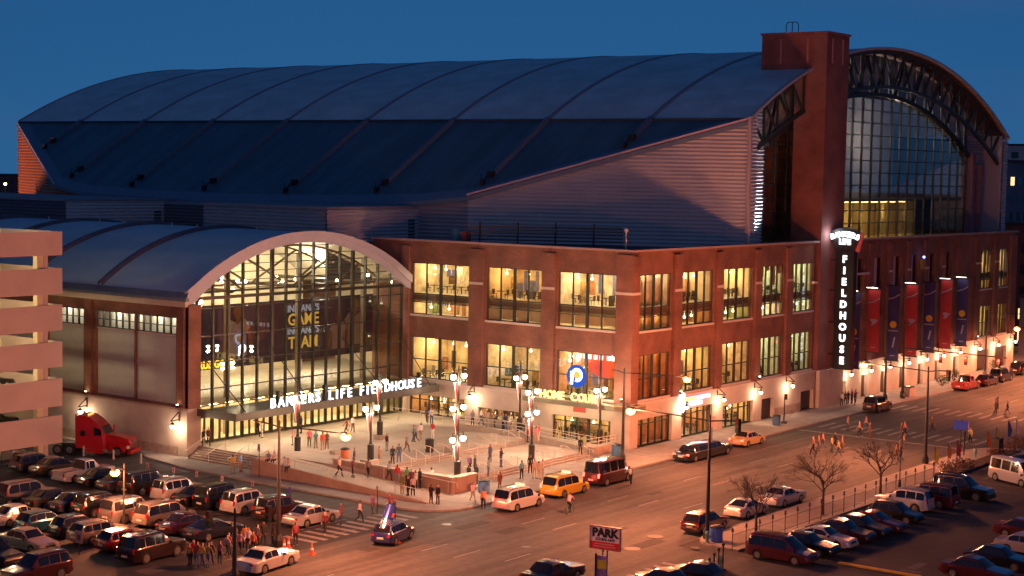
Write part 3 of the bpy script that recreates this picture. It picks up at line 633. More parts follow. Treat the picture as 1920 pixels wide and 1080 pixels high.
for i in range(nb):
    a, c = tx[i], tx[i + 1]
    member((a, 2.2, zb_(a)), (c, 2.2, zb_(c)), .30, 'truss_chord'); member((a, 2.2, zr(a) - .55), (c, 2.2, zr(c) - .55), .26, 'truss_chord')
    if a < CX: member((a, 2.2, zr(a) - .55), (c, 2.2, zb_(c)), .17) 
    else: member((a, 2.2, zb_(a)), (c, 2.2, zr(c) - .55), .17)
    member((a, 2.2, zb_(a)), (a, 2.2, zr(a) - .55), .16)
gx = [34.5 + 61.5 * i / 21 for i in range(22)]
b = B(); b2 = B()
for i in range(21):
    a, c = gx[i], gx[i + 1]; b.tube((a, 4.1, zg(a)), (c, 4.1, zg(c)), .36, n=4)
    if i % 2 == 0 and i < 20:
        d = gx[i + 2]; m = (a + d) / 2; b2.tube((a, 4.1, zg(a)), (m, 4.1, zr(m) - 1), .2, n=4); b2.tube((m, 4.1, zr(m) - 1), (d, 4.1, zg(d)), .2, n=4)
b.build('rear_truss_chord', darkm, hall); b2.build('rear_truss_web', darkm, hall)
# glazed end wall
def arch_cells(root, xs, zs, zcurve, y, mat, zmin):
    for a, c in zip(xs, xs[1:]):
        for lo, hi in zip(zs, zs[1:]):
            ta, tc = zcurve(a + .06), zcurve(c - .06)
            if max(ta, tc) <= lo + .15: continue
            if min(ta, tc) >= hi: pane(root, 'x', a + .05, c - .05, y, lo + .03, hi - .03, mat); continue
            p = [(a + .05, lo + .03), (c - .05, lo + .03), (c - .05, min(hi - .03, max(lo + .1, tc))), (a + .05, min(hi - .03, max(lo + .1, ta)))]
            B().vprism(p, y - .012, y + .012).build('pane', mat, root)
gz = [19.9 + 1.62 * i for i in range(12)]
curt = B()
for x in gx: curt.box(x - .11, x + .11, 4.35, 4.62, 19.3, zg(x))
curt.build('curtain_wall_mullion', darkm, hall)
tr = B()
for z in gz[1:]:
    xr = [x for x in [34.5 + i * .5 for i in range(124)] if zg(x) > z]
    if xr: tr.box(xr[0], xr[-1], 4.42, 4.56, z - .06, z + .06)
tr.build('curtain_wall_transom', darkm, hall)
arch_cells(hall, gx, gz, zg, 4.5, glass_main, 19.9)
sp_x = [31 + 68 * i / 23 for i in range(24)]
for a, c in zip(sp_x, sp_x[1:]):
    la, lc = (zg(a) if 34.5 < a < 96 else 29), (zg(c) if 34.5 < c < 96 else 29)
    ta, tc = zr(a) - .7, zr(c) - .7
    B().vprism([(a + .07, la + .35), (c - .07, lc + .35), (c - .07, max(tc, lc + .4)), (a + .07, max(ta, la + .4))], 4.9, 4.95).build('spandrel_pane', M('spandrel_glass', (.36, .40, .40), .25, noise=.1, scale=.5), hall)
# end piers
siding((25.5, 1.5), (27.2, 1.5), 19.2, 33.3, 34.0, (0, -1)).build('siding', siding_l, hall, kind='stuff')
siding((27.2, 4.6), (29.5, 4.6), 19.2, 33.6, 34.4, (0, -1), d=.22).build('siding', siding_m, hall, kind='stuff')  # shaded strip of the recessed wall, shadow put in as darker siding colour
siding((29.5, 4.5), (34.4, 4.5), 19.2, 34.4, 36.3, (0, -1)).build('siding', siding_l, hall, kind='stuff')
siding((96.1, 4.5), (103, 4.5), 19.2, 36.3, 33.9, (0, -1)).build('siding', siding_m, hall, kind='stuff')
siding((102.8, 1.5), (104.5, 1.5), 19.2, 34.0, 33.3, (0, -1)).build('siding', siding_l, hall, kind='stuff')
for x in (96.6, 99.8): B().box(x, x + .9, 3.6, 4.4, 19.2, 31.2 if x < 97 else 29.6).build('pilaster', M('pilaster_maroon', (.22, .12, .13), .7), hall)
b = B(); b.box(27.2, 27.3, 1.6, 4.6, 19.2, 33.9); b.box(102.7, 102.8, 1.6, 4.6, 19.2, 33.9); b.build('return_wall', siding_m, hall)
# chamfer and side walls (both sides)
def nrm(p, q):
    dx, dy = q[0] - p[0], q[1] - p[1]; l = math.hypot(dx, dy); return (dy / l, -dx / l)
for k, ((a, p), (c, q)) in enumerate(zip(EAVE, EAVE[1:])):
    P0, P1 = (p + .15, a), (q + .15, c); n = nrm(P0, P1); n = (-abs(n[0]), n[1] if n[0] < 0 else -n[1])
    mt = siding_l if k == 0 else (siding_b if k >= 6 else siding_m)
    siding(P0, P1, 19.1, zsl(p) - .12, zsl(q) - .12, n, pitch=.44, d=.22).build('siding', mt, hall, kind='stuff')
    Q0, Q1 = (130 - p - .15, a), (130 - q - .15, c); siding(Q0, Q1, .1, zsl(p) - .12, zsl(q) - .12, (-n[0], n[1]), pitch=.9, d=.22).build('siding', siding_l, hall, kind='stuff')
siding((25.5, 131.4), (104.5, 131.4), .1, 33.5, 33.5, (0, 1), pitch=1.5).build('siding', siding_b, hall, kind='stuff')
siding((8.9, 37), (8.9, 131), .1, 19.2, 19.2, (-1, 0), pitch=1.5).build('siding', siding_b, hall, kind='stuff')
b = B(); b.tube((25.4, 1.3, 19.2), (25.4, 1.3, 33.9), .28, n=4); b.build('corner_post', edgem, hall)
b = B(); b.tube((25.25, 1.6, 33.65), (10.75, 29.5, 24.65), .16, n=4); b.tube((25.3, 131.3, 33.5), (10.7, 103.5, 24.5), .16, n=4); b.build('verge_trim', M('verge', (.42, .38, .42), .5), hall)
# interior behind the glazed end
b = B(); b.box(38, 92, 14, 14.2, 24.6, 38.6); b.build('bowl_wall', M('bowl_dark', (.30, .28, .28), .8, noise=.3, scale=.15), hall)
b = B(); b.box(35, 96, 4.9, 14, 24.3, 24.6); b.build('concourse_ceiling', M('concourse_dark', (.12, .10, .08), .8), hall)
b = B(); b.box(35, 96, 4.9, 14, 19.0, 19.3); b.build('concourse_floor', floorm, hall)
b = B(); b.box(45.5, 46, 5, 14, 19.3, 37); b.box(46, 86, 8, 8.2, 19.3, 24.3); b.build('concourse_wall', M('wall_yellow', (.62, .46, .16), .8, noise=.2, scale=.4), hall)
b = B(); b.box(86, 96, 9, 9.2, 19.3, 24.3); b.build('concourse_wall', M('wall_painted_dim', (.16, .09, .06), .8, noise=.4, scale=.5), hall)  # same concourse wall, low light put in as a darker colour
b = B()
for x in (49, 52, 55, 58, 61, 64, 67, 70, 73, 77): b.box(x - .5, x + .5, 5.2, 6.4, 24.15, 24.23)
b.build('ceiling_light', EM('lit_yellow', (1, .66, .24), 12), hall)
for x in (50, 58, 66, 74, 82): light('concourse_light', 'POINT', (x, 6.2, 22.6), 420 if x < 72 else 150, (1, .70, .30), hall, .3)
b = B()
for x in (56, 66, 73, 80): b.box(x, x + .8, 7, 7.8, 19.3, 24.3)
b.build('column', M('column_tan', (.40, .32, .14), .8), hall)

for x in (50, 65, 80): light('bowl_fill_light', 'POINT', (x, 9, 33), 1700, (1, .85, .75), hall, .5)  # added fill lights that brighten the bowl wall behind the glass

# ------------------------------------------------------------------ plant rooms on the low roof, between hall and entrance
low = thing('rooftop_plant_block', 'grey ribbed metal plant rooms stepping behind the entrance roof', 'plant room')
def blockS(x0, x1, y0, y1, z0, z1, mf, ml):
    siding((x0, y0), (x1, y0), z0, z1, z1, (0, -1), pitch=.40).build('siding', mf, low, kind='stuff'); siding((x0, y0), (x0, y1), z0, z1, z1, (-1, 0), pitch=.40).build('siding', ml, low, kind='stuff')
    B().box(x0 - .1, x1, y0 - .1, y1, z1, z1 + .28).build('roof_cap', M('cap_grey', (.20, .20, .24), .6), low)
    B().box(x1 - 1.9, x1 - .8, y0 - .16, y0 - .1, z0 + .1, z0 + 2.6).build('door', M('door_green', (.03, .10, .11), .5), low)
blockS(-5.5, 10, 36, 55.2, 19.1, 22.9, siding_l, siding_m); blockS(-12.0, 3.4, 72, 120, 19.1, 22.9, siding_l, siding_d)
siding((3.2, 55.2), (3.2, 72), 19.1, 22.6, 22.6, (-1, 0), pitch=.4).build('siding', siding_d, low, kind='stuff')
B().box(3.2, 9, 55.2, 72, 22.6, 22.8).build('roof_cap', MATS['cap_grey'], low)
B().prism([(.5, 29), (10, 29), (10, 130), (.5, 130)], 18.9, 19.1).build('flat_roof', MATS['flat_roof_membrane'], low)
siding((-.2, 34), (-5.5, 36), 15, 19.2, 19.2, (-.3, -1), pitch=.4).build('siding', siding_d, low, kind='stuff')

# rooftop bits behind the parapet
lb = thing('louvre_screen', 'long dark horizontal louvre screen on the low roof before the pink cladding', 'screen', (0, 0, 0))
p0, p1 = Vector((1.9, 22.6, 0)), Vector((10.5, 8.0, 0)); d = (p1 - p0)
for k in range(6): B().tube(p0 + Vector((0, 0, 19.7 + k * .36)), p1 + Vector((0, 0, 19.7 + k * .36)), .09, n=4).build('slat', darkm, lb)
for t in (.1, .34, .58, .82): B().tube(p0 + d * t + Vector((-.15, 0, 19.2)), p0 + d * t + Vector((-.15, 0, 22)), .1, n=4).build('post', darkm, lb)
t = tag(B().lathe((2.6, 24.2, 19.2), [(.75, 0), (.75, 1.5), (.5, 1.9)], 10).build('vent_cowl', M('teal_paint', (.06, .22, .26), .5)), 'squat teal vent cowl standing on the flat roof', 'vent')
t = tag(B().box(1.8, 2.7, 22.4, 23.1, 19.2, 20.9).build('vent_box', M('red_paint', (.32, .06, .05), .5)), 'small red vent box beside the teal cowl on the roof', 'vent')
t = tag(B().tube((1.2, 1.6, 19.2), (1.2, 1.6, 21.6), .07).ball((1.2, 1.6, 21.8), .22).build('roof_camera', M('pale_post', (.55, .5, .5), .5)), 'pale camera post on the roof near the brick corner', 'camera post')
t = tag(B().tube((24, 3.2, 19.2), (24, 3.2, 21.4), .07).ball((24, 3.2, 21.5), .2).tube((24, 3.2, 20.6), (24.5, 3.2, 20.6), .05).build('roof_camera', M('pale_post', (.55, .5, .5), .5)), 'pale camera post at the foot of the pink ribbed wall corner', 'camera post')

# ================================================================== ENTRANCE PAVILION
ent = thing('entrance_pavilion', 'arched glass entrance hall with a barrel roof and pale pink rim', 'entrance hall')
EX0, EX1, EC, EY = -32.2, .3, -15.95, 29.0
ER = (16.25 ** 2 + 5.3 ** 2) / 10.6; EZC = 20.9 - ER
def ze(x): return EZC + math.sqrt(ER ** 2 - (x - EC) ** 2)
IR = (15.25 ** 2 + 5.25 ** 2) / 10.5; IZC = 19.9 - IR
def zi(x): return IZC + math.sqrt(max(0, IR ** 2 - (x - EC) ** 2))
n = 24; xs = [EX0 + (EX1 - EX0) * i / n for i in range(n + 1)]
RIBY = [28.6, 41.0, 52.5, 64, 75.5, 87]
for y0, y1 in zip(RIBY, RIBY[1:]):
    b = B()
    for a, c in zip(xs, xs[1:]): b.q([(a, y0, ze(a)), (c, y0, ze(c)), (c, y1, ze(c)), (a, y1, ze(a))])
    b.build('roof_panel', M('entry_roof_metal', (.42, .52, .58), .5, noise=.07, scale=.3, dirt=.12), ent, smooth=60)
for y in RIBY[1:-1]:
    b = B(); w = .4
    for a, c in zip(xs, xs[1:]):
        n0 = len(b.v)
        for x in (a, c): b.v += [(x, y - w, ze(x) - .02), (x, y - w * .6, ze(x) + .36), (x, y + w * .6, ze(x) + .36), (x, y + w, ze(x) - .02)]
        for k in range(3): b.f.append((n0 + k, n0 + 4 + k, n0 + 5 + k, n0 + 1 + k)); b.m.append(0)
    b.build('roof_rib', M('entry_rib', (.09, .09, .12), .6), ent)
for y in (31, 36, 45, 49, 57, 61, 70): B().tube((-15.9, y, 20.85), (-15.9, y, 21.25), .12, .03, n=6).build('snow_spike', edgem, ent)
n = 36; fx = [EX0 - .1 + (EX1 - EX0 - .15) * i / n for i in range(n + 1)]
b = B(); b3 = B()
for a, c in zip(fx, fx[1:]):
    oa, oc = ze(min(max(a, EX0), EX1)) + .15, ze(min(max(c, EX0), EX1)) + .15
    ia, ic = max(zi(a), 14.45) if abs(a - EC) < 15.25 else 14.45, max(zi(c), 14.45) if abs(c - EC) < 15.25 else 14.45
    ma, mc = oa - (oa - ia) * .52, oc - (oc - ic) * .52
    b.vprism([(a, ma), (c, mc), (c, oc), (a, oa)], 28.3, 28.7); b3.vprism([(a, ia), (c, ic), (c, mc), (a, ma)], 28.5, 28.95)
b.build('arch_fascia', fasciam, ent); b3.build('arch_fascia', fasciam, ent)
# left wall: eave skirt, gutter, brick, louvres, stone base
b = B(); b.q([(-32.6, 28.2, 15.05), (-32.2, 28.2, 15.6), (-32.2, 75, 15.6), (-32.6, 75, 15.05)]); b.box(-32.62, -32.2, 28.2, 75, 14.75, 15.05); b.build('eave_skirt', M('skirt_blue', (.12, .17, .22), .5), ent)
B().box(-32.5, -32.0, 28.4, 75, 14.2, 14.75).build('gutter', M('gutter_beige', (.50, .42, .33), .6, noise=.06), ent)
LB = [(30.1, 35.6), (36.0, 41.6), (43.6, 49.0), (49.4, 55)]
b = B(); facade(b, 'y', 28.4, 76, 4.6, 14.2, [(30.0, 35.75, 4.9, 13.15), (35.95, 41.6, 4.9, 13.15), (43.5, 49.1, 4.9, 13.15), (49.3, 55, 4.9, 13.15)], -32.15, -31.6); b.build('brick_wall', brick, ent)
b = B(); b.box(-32.15, -30.6, 28.3, 28.395, 4.6, 14.4); b.box(-32.15, -30.6, 28.4, 29.3, 4.6, 14.4); b.build('brick_pier', brick, ent)
b = B(); b.box(-32.35, -31.4, 28.25, 76, -.1, 4.62); b.box(-31.4, -30.6, 28.25, 29.3, -.1, 4.62); b.build('stone_base', stone, ent)
b = B(); b.box(-32.42, -32.355, 28.2, 76, 4.5, 4.7); b.box(-32.42, -32.355, 29.5, 76, -.1, 1.0); b.build('stone_course', M('rough_stone', (.36, .27, .21), .9), ent)
for y in (29.2, 42.5, 56): B().box(-32.45, -32.152, y - .5, y + .5, 4.72, 14.1).build('brick_pier', brick, ent)
for a, c in [(30.0, 35.75), (35.95, 41.6), (43.5, 49.1), (49.3, 55)]:
    window(ent, 'y', a, c, 11.5, 13.15, -31.95, 6, (12.3,), thick=False, glass=glass_win)
    b = B(); z = 4.95
    while z < 11.3: b.q([(-31.95, a, z), (-31.95, c, z), (-31.88, c, z + .28), (-31.88, a, z + .28)][::-1]); b.q([(-31.88, a, z + .28), (-31.88, c, z + .28), (-31.95, c, z + .3), (-31.95, a, z + .3)][::-1]); z += .3
    b.build('louvre', louvrem, ent, kind='stuff'); B().box(-31.86, -31.8, a, c, 4.9, 11.5).build('louvre_backing', louvrem, ent)
    b = B(); b.box(-30.9, -30.7, a, c, 11.0, 13.2); b.build('room_wall', cream, ent); b = B(); b.box(-31.7, -31, a + .4, a + 1.6, 13.1, 13.15); b.box(-31.7, -31, c - 2.6, c - 1.4, 13.1, 13.15); b.build('ceiling_light', EM('lit_cool', (.85, .92, 1), 30), ent)
    B().box(-31.98, -31.8, a, c, 11.35, 11.5).build('sill', trimm, ent)
# glazed front
ex = [-30.5 + 29.5 * i / 15 for i in range(16)]
ezl = [1.05, 3.75, 4.6, 6.2, 8.7, 11.25, 13.9, 14.9]; ezu = [14.9 + .78 * i for i in range(7)]
b = B()
for i, x in enumerate(ex):
    t = .17 if i in (5, 11) else .085; b.box(x - t, x + t, EY - .18, EY + .12, 1.05, max(zi(x), 14.9))
b.build('mullion', mullm, ent)
b = B()
for z in ezl[1:-1]: b.box(-30.5, -1, EY - .08, EY + .05, z - .05, z + .05)
b.box(-30.6, -.9, EY - .25, EY + .1, 14.75, 15.05)
for z in ezu[1:]:
    xr = [x for x in [-30.5 + .25 * i for i in range(119)] if zi(x) > z]
    if xr: b.box(xr[0], xr[-1], EY - .07, EY + .04, z - .035, z + .035)
b.build('transom', mullm, ent)
for a, c in zip(ex, ex[1:]):
    for lo, hi in zip(ezl[1:], ezl[2:]): pane(ent, 'x', a + .05, c - .05, EY, lo + .03, hi - .03, glass_arch)
arch_cells(ent, ex, ezu, zi, EY, glass_arch, 15)
b = B()                                                               # doors under the canopy
for i, (a, c) in enumerate(zip(ex, ex[1:])):
    m = (a + c) / 2
    for x in (a + .1, m, c - .1): b.box(x - .07, x + .07, EY - .12, EY + .06, 1.05, 3.7)
    b.box(a, c, EY - .1, EY + .05, 1.05, 1.3); b.box(a, c, EY - .1, EY + .05, 3.45, 3.7)
b.build('door_frame', M('door_green_dark', (.035, .05, .03), .5), ent)
for a, c in zip(ex, ex[1:]):
    m = (a + c) / 2; pane(ent, 'x', a + .18, m - .08, EY, 1.3, 3.45, glass_arch); pane(ent, 'x', m + .08, c - .18, EY, 1.3, 3.45, glass_arch)
# hall interior
IN = M('hall_wall', (.62, .54, .38), .8, noise=.15, scale=.3)
B().box(-30.5, 8, 29.4, 47, .8, 1.0).build('hall_floor', floorm, ent); B().box(-30.5, 8, 30.2, 47, 4.45, 4.7).build('mezzanine_floor', floorm, ent)
b = B()
for a, c in zip(xs[1:], xs[2:]): a = max(a, -31.4); b.vprism([(a, 1), (c, 1), (c, ze(c) - .5), (a, ze(a) - .5)], 45, 45.3)
b.build('back_wall', IN, ent); B().box(-30.7, -30.5, 29.4, 47, 1, 15).build('side_wall', IN, ent); B().box(8, 8.2, 29.6, 47, 1, 18.8).build('side_wall', IN, ent)
B().box(-30.5, 8, 33, 33.3, 1, 4.45).build('lobby_wall', M('lobby_wall', (.66, .55, .35), .8, noise=.3, scale=.8), ent)
b = B()
for i in range(14): b.box(-29.5 + i * 2.1, -28.5 + i * 2.1, 30.5, 31.3, 4.36, 4.42)
b.build('ceiling_light', lit_warm, ent)
for x in (-24, -14, -4): B().tube((x, 31.8, 1), (x, 31.8, 18.6), .32, n=12).build('column', M('column_grey', (.3, .28, .22), .5), ent)
b = B()
for x in (-24, -14, -4):
    b.box(x - .12, x + .12, 31, 45, 15.0, 15.35)
for k in range(2):
    y = 31 + k * 6; px = [-29.5, -22.7, -15.9, -9.1, -2.3]
    for i in range(12):
        a, c = -29.5 + 27.2 * i / 12, -29.5 + 27.2 * (i + 1) / 12; b.tube((a, y, zi(a) - .35), (c, y, zi(c) - .35), .13, n=4)
    b.tube((-30, y, 15.25), (-1, y, 15.25), .16, n=4)
    for a, c in ((-26.1, -22.7), (-22.7, -15.9), (-15.9, -9.1), (-9.1, -5.7)):
        b.tube((a, y, zi(a) - .35 if a in (-26.1, -22.7) else 15.25), (c, y, 15.25 if c in (-22.7, -15.9) else zi(c) - .35), .12, n=4)
b.build('roof_truss', M('truss_brown', (.10, .08, .05), .5), ent)
b = B()
for a, c in zip(xs, xs[1:]): b.q([(a, 28.9, ze(a) - .45), (a, 45, ze(a) - .45), (c, 45, ze(c) - .45), (c, 28.9, ze(c) - .45)])
b.build('roof_soffit', M('deck_cream', (.60, .55, .42), .7, noise=.15, scale=.8), ent)
b = B(); 
for (x, y, z) in [(-29.2, 29.8, 14.5), (-27, 32, 15.8), (-25.5, 31, 16.2), (-24.8, 34, 15.3), (-22.4, 32, 16.1), (-22.1, 33, 15.2), (-19.4, 34, 15.8), (-17.2, 31, 15.9), (-13.2, 33, 15.8), (-12.7, 36, 15.1), (-8, 32, 15.5), (-4.2, 31, 16), (-1.6, 30, 15.2), (-10, 39, 15.6), (-17, 40, 15.8)]: b.ball((x, y, z), .16, 8)
b.build('hall_lamp', lit_bulb, ent)
for (x, y) in ((-24, 38), (-14, 40), (-4, 38)): light('hall_light', 'POINT', (x, y, 16.4), 2900, (1, .88, .68), ent, .4)
for (x, y) in ((-24, 39), (-14, 40), (-4, 39)): light('hall_light', 'POINT', (x, y, 7.6), 950, (1, .82, .56), ent, .4)
# the big banner hanging in the hall
bn = thing('hall_banner', 'wide navy banner with white and gold team slogan hanging in the entrance hall', 'banner')
B().box(-28.6, .9, 34.0, 34.08, 7.2, 13.6).build('banner_cloth', M('banner_navy', (.030, .022, .060), .7, noise=.5, scale=.5), bn)
wl = EM('banner_white_glow', (.5, .5, .6), .5); gl = EM('banner_gold_glow', (1, .58, .10), .55)  # printed words glow by themselves, light put into their colour
for body, z, sz, m in (("INDIANA'S", 12.3, 1.0, wl), ("GAME", 10.9, 1.75, gl), ("INDIANA'S", 9.95, 1.0, wl), ("TEAM", 8.45, 1.75, gl)): text('banner_word', body, sz, m, bn, mtx((-11.0, 33.95, z), (1, 0, 0), (0, 0, 1)), .02, .03)
text('banner_word', 'TRUE GOLD', 1.0, EM('banner_gold_strong_glow', (1, .62, .05), 2.2), bn, mtx((-23.6, 33.95, 7.35), (1, 0, 0), (0, 0, 1)), .02, .04)
def shirt(cx, z0, s):
    b = B(); o = [(-1.1, 0), (1.1, 0), (1.05, 2.0), (1.5, 2.5), (.9, 3.2), (.45, 3.05), (0, 2.75), (-.45, 3.05), (-.9, 3.2), (-1.5, 2.5), (-1.05, 2.0)]
    b.vprism([(cx + p[0] * s, z0 + p[1] * s) for p in o], 33.9, 33.98); b.build('printed_shirt', M('shirt_pale', (.22, .19, .2), .8), bn)
    b = B(); b.tube((cx, 33.9, z0 + 3.9 * s), (cx, 33.97, z0 + 3.9 * s), .55 * s, n=14); b.vprism([(cx - .3 * s, z0 + 2.9 * s), (cx + .3 * s, z0 + 2.9 * s), (cx + .25 * s, z0 + 3.6 * s), (cx - .25 * s, z0 + 3.6 * s)], 33.91, 33.96)
    for k in (-1, 1): b.vprism([(cx + k * 1.1 * s, z0 + 2.3 * s), (cx + k * 1.5 * s, z0 + 2.4 * s), (cx + k * 1.9 * s, z0 + .2 * s), (cx + k * 1.4 * s, z0 + .2 * s)][::k], 33.91, 33.97)
    b.build('printed_figure', M('figure_skin', (.13, .055, .025), .8), bn)
shirt(-20.5, 8.3, 1.15); shirt(-3.0, 8.2, 1.1); shirt(-5.6, 7.9, .9)
def logo(parent, c, r, ax, out, disc=True):
    """round emblem: blue disc, white P ring, gold ball"""
    ax = Vector(ax); out = Vector(out); c = Vector(c); up = Vector((0, 0, 1))
    if disc: B().tube(c - out * .15, c + out * .1, r, n=32).build('emblem_disc', EM('emblem_blue', (.05, .14, .75), .8), parent)
    def ring(r0, r1, a0, a1, off, n=20):
        b = B()
        for i in range(n):
            t0, t1 = R(a0 + (a1 - a0) * i / n), R(a0 + (a1 - a0) * (i + 1) / n); cc = c + ax * r * .12 + up * r * .12 + out * off
            b.q([cc + (ax * math.cos(t0) + up * math.sin(t0)) * r0, cc + (ax * math.cos(t0) + up * math.sin(t0)) * r1, cc + (ax * math.cos(t1) + up * math.sin(t1)) * r1, cc + (ax * math.cos(t1) + up * math.sin(t1)) * r0])
        return b
    ring(.34 * r, .62 * r, -110, 180, .14).build('emblem_letter', EM('emblem_white', (.75, .85, 1), 3.5), parent)
    b = B(); c2 = c + out * .14
    b.q([c2 + ax * (-.5 * r) + up * (.2 * r), c2 + ax * (-.22 * r) + up * (.2 * r), c2 + ax * (-.3 * r) + up * (-.75 * r), c2 + ax * (-.62 * r) + up * (-.75 * r)])
    for k in (.42, .2, -.02): b.q([c2 + ax * (-.62 * r) + up * (k * r), c2 + ax * (-.3 * r) + up * (k * r), c2 + ax * (-.3 * r) + up * ((k - .1) * r), c2 + ax * (-.62 * r) + up * ((k - .1) * r)])
    b.build('emblem_letter', EM('emblem_white', (.75, .85, 1), 3.5), parent)
    B().tube(c + ax * .12 * r + up * .12 * r + out * .11, c + ax * .12 * r + up * .12 * r + out * .16, .32 * r, n=20).build('emblem_ball', EM('emblem_gold', (1, .45, .06), 1.6), parent)
ne = thing('hall_emblem', 'small glowing blue and white P emblem hanging inside the entrance hall', 'sign', (0, 0, 0)); logo(ne, (-22.5, 31.4, 9.3), .8, (1, 0, 0), (0, -1, 0), disc=False)

# ------------------------------------------------------------------ canopy and its letters
can = thing('entrance_canopy', 'long flat grey canopy over the entrance doors with tall white glowing letters', 'canopy')
cp = [(-30.9, 23.3), (-1.6, 23.1), (1.2, 26.2), (-.4, 28.8), (-30.9, 28.8)]
B().prism(cp, 4.0, 4.35).build('canopy_slab', canopym, can)
b = B(); b.box(-30.95, -1.6, 23.0, 23.28, 3.9, 4.6); b.prism([(-1.6, 23.05), (1.35, 26.2), (1.2, 26.3), (-1.65, 23.3)], 3.9, 4.6); b.box(-31.1, -30.92, 23.0, 28.8, 3.9, 4.6); b.build('canopy_edge', M('canopy_edge', (.08, .078, .065), .4), can)
b = B()
for x in (-28.5, -25.5, -22.5, -19.5, -16.5, -13.5, -10.5, -7.5, -4.5, -1.8): b.lathe((x, 24.4, 3.86), [(.22, 0), (.22, .12)], 10)
b.build('downlight', EM('downlight', (1, .8, .5), 18), can)
for x in (-28.5, -22.5, -16.5, -10.5, -4.5): light('canopy_light', 'SPOT', (x, 24.4, 3.8), 800, (1, .78, .48), can, .15, (0, 0, 0), 140, .6)
B().box(-27.2, -3.7, 22.95, 23.02, 4.62, 4.7).build('letter_rail', darkm, can)
s_ = "BANKERS LIFE FIELDHOUSE"; x = -26.7
for ch in s_:
    if ch != ' ': text('letter', ch, 1.3, letter_w, can, mtx((x, 23.0, 4.7), (1, 0, 0), (0, 0, 1)), .06, .02, 'LEFT')
    x += .66 if ch == 'I' else (.78 if ch == ' ' else 1.03)
for (x, xw) in ((-28.8, -30.3), (-20, -21), (-9, -10.5), (-1.8, -1.6)):
    b = B(); b.tube((x, 24.0, 4.35), (xw, 28.85, 9.9), .05, n=6); b.build('tie_rod', darkm, can); B().tube((xw, 28.7, 9.6), (xw, 28.7, 10.4), .14, .05, n=6).build('rod_bracket', darkm, can)
for x in (-24, -17.5, -3): B().box(x - .12, x + .12, 24.5, 24.9, 4.35, 5.9).build('vent_pipe', darkm, can)

# corner restaurant canopy
hc = thing('corner_canopy', 'green grey canopy at the brick corner with yellow HOME COURT letters', 'canopy')
cpp = [(-2.4, 11.4), (-2.4, .2), (-1.2, -1.6), (.5, -1.6), (.5, -.5), (-.45, -.45), (-.45, 11.4)]
B().prism(list(reversed(cpp)), 4.15, 4.65).build('canopy_slab', M('canopy_olive', (.13, .13, .09), .5, noise=.1), hc)
b = B(); 
for a, c in zip(cpp[:4], cpp[1:4]): b.tube((a[0], a[1], 4.66), (c[0], c[1], 4.66), .09, n=4)
b.build('canopy_trim', M('canopy_trim', (.34, .30, .2), .5), hc)
y = 9.3
for ch in "HOME COURT":
    if ch != ' ': text('letter', ch, 1.12, letter_y, hc, mtx((-2.35, y, 4.72), (0, -1, 0), (0, 0, 1)), .08, .03, 'LEFT')
    y -= .5 if ch == ' ' else .83
for i, x in enumerate([0]): logo(hc, (-1.9, 5.1, 7.15), 1.12, (0, -1, 0), (-1, 0, 0))
b = B(); b.tube((-1.7, 5.1, 4.65), (-1.7, 5.1, 5.9), .1, n=6); b.path([(-1.7, 4.2, 4.7), (-1.7, 5.1, 5.6), (-1.7, 6.0, 4.7)], .06); b.build('emblem_post', darkm, hc)
B().box(-.34, -.283, 5.0, 6.5, 3.3, 3.85).build('small_sign', M('sign_red', (.4, .06, .05), .6), hc)
light('canopy_light', 'AREA', (-1.3, 5.5, 4.1), 160, (1, .75, .45), hc, (1, 9), (0, 0, 0))
# drink kiosk sign on the street side
ks = thing('shop_sign', 'glowing wall sign, yellow bar with white and violet shapes above shop doors', 'sign')
B().box(10.0, 15.1, -.42, -.33, 3.9, 4.32).build('sign_bar', EM('sign_violet', (.75, .35, .95), 2.2), ks); B().box(10.0, 12.2, -.5, -.425, 3.95, 4.3).build('sign_bar', EM('sign_yellow', (1, .72, .12), 3), ks)
B().box(12.4, 15.0, -.5, -.425, 3.97, 4.28).build('sign_bar', EM('sign_white', (1, .86, 1), 5), ks); B().box(11.0, 13.4, -.5, -.43, 3.4, 3.75).build('sign_bar', MATS['sign_white'], ks)
b = B(); b.vprism([(8.8, 2.9), (9.5, 2.9), (9.9, 3.6), (9.6, 4.2), (9.7, 4.8), (9.1, 5.0), (8.8, 4.4), (9.0, 3.8)], -.6, -.35); b.build('sign_emblem', MATS['sign_white'], ks)

# ------------------------------------------------------------------ vertical marquee
mq = thing('vertical_marquee', 'tall black vertical FIELDHOUSE sign with white letters and a glowing fan top', 'sign')
MX = 42.3
B().prism([(MX, -1.35), (MX, -3.65), (MX + .7, -3.75), (MX + .7, -1.35)], 4.7, 19.4).build('sign_box', M('marquee_black', (.010, .010, .011), .4), mq)
def yprism(b, pts, x0, x1):      # outline in (y, z) extruded along x
    n = len(b.v); k = len(pts); b.v += [(x0, p[0], p[1]) for p in pts] + [(x1, p[0], p[1]) for p in pts]
    b.f.append(tuple(n + i for i in range(k))); b.f.append(tuple(n + k + i for i in reversed(range(k)))); b.m += [0, 0]
    for i in range(k): j = (i + 1) % k; b.f.append((n + i, n + k + i, n + k + j, n + j)); b.m.append(0)
    return b
yprism(B(), [(-1.3, 18.9), (-3.7, 18.9), (-4.35, 20.4), (-4.2, 20.9), (-3.4, 21.35), (-2.5, 21.5), (-1.6, 21.4), (-.75, 21.1), (-.6, 20.6)], MX - .1, MX + .8).build('sign_crown', MATS['marquee_black'], mq)
b = B(); b.tube((MX + .4, -4.45, 20.9), (MX + .4, -3.9, 18.7), .3, n=4); b.build('crown_fin', M('fin_red', (.5, .08, .07), .5, emit=.15), mq)
z = 17.4
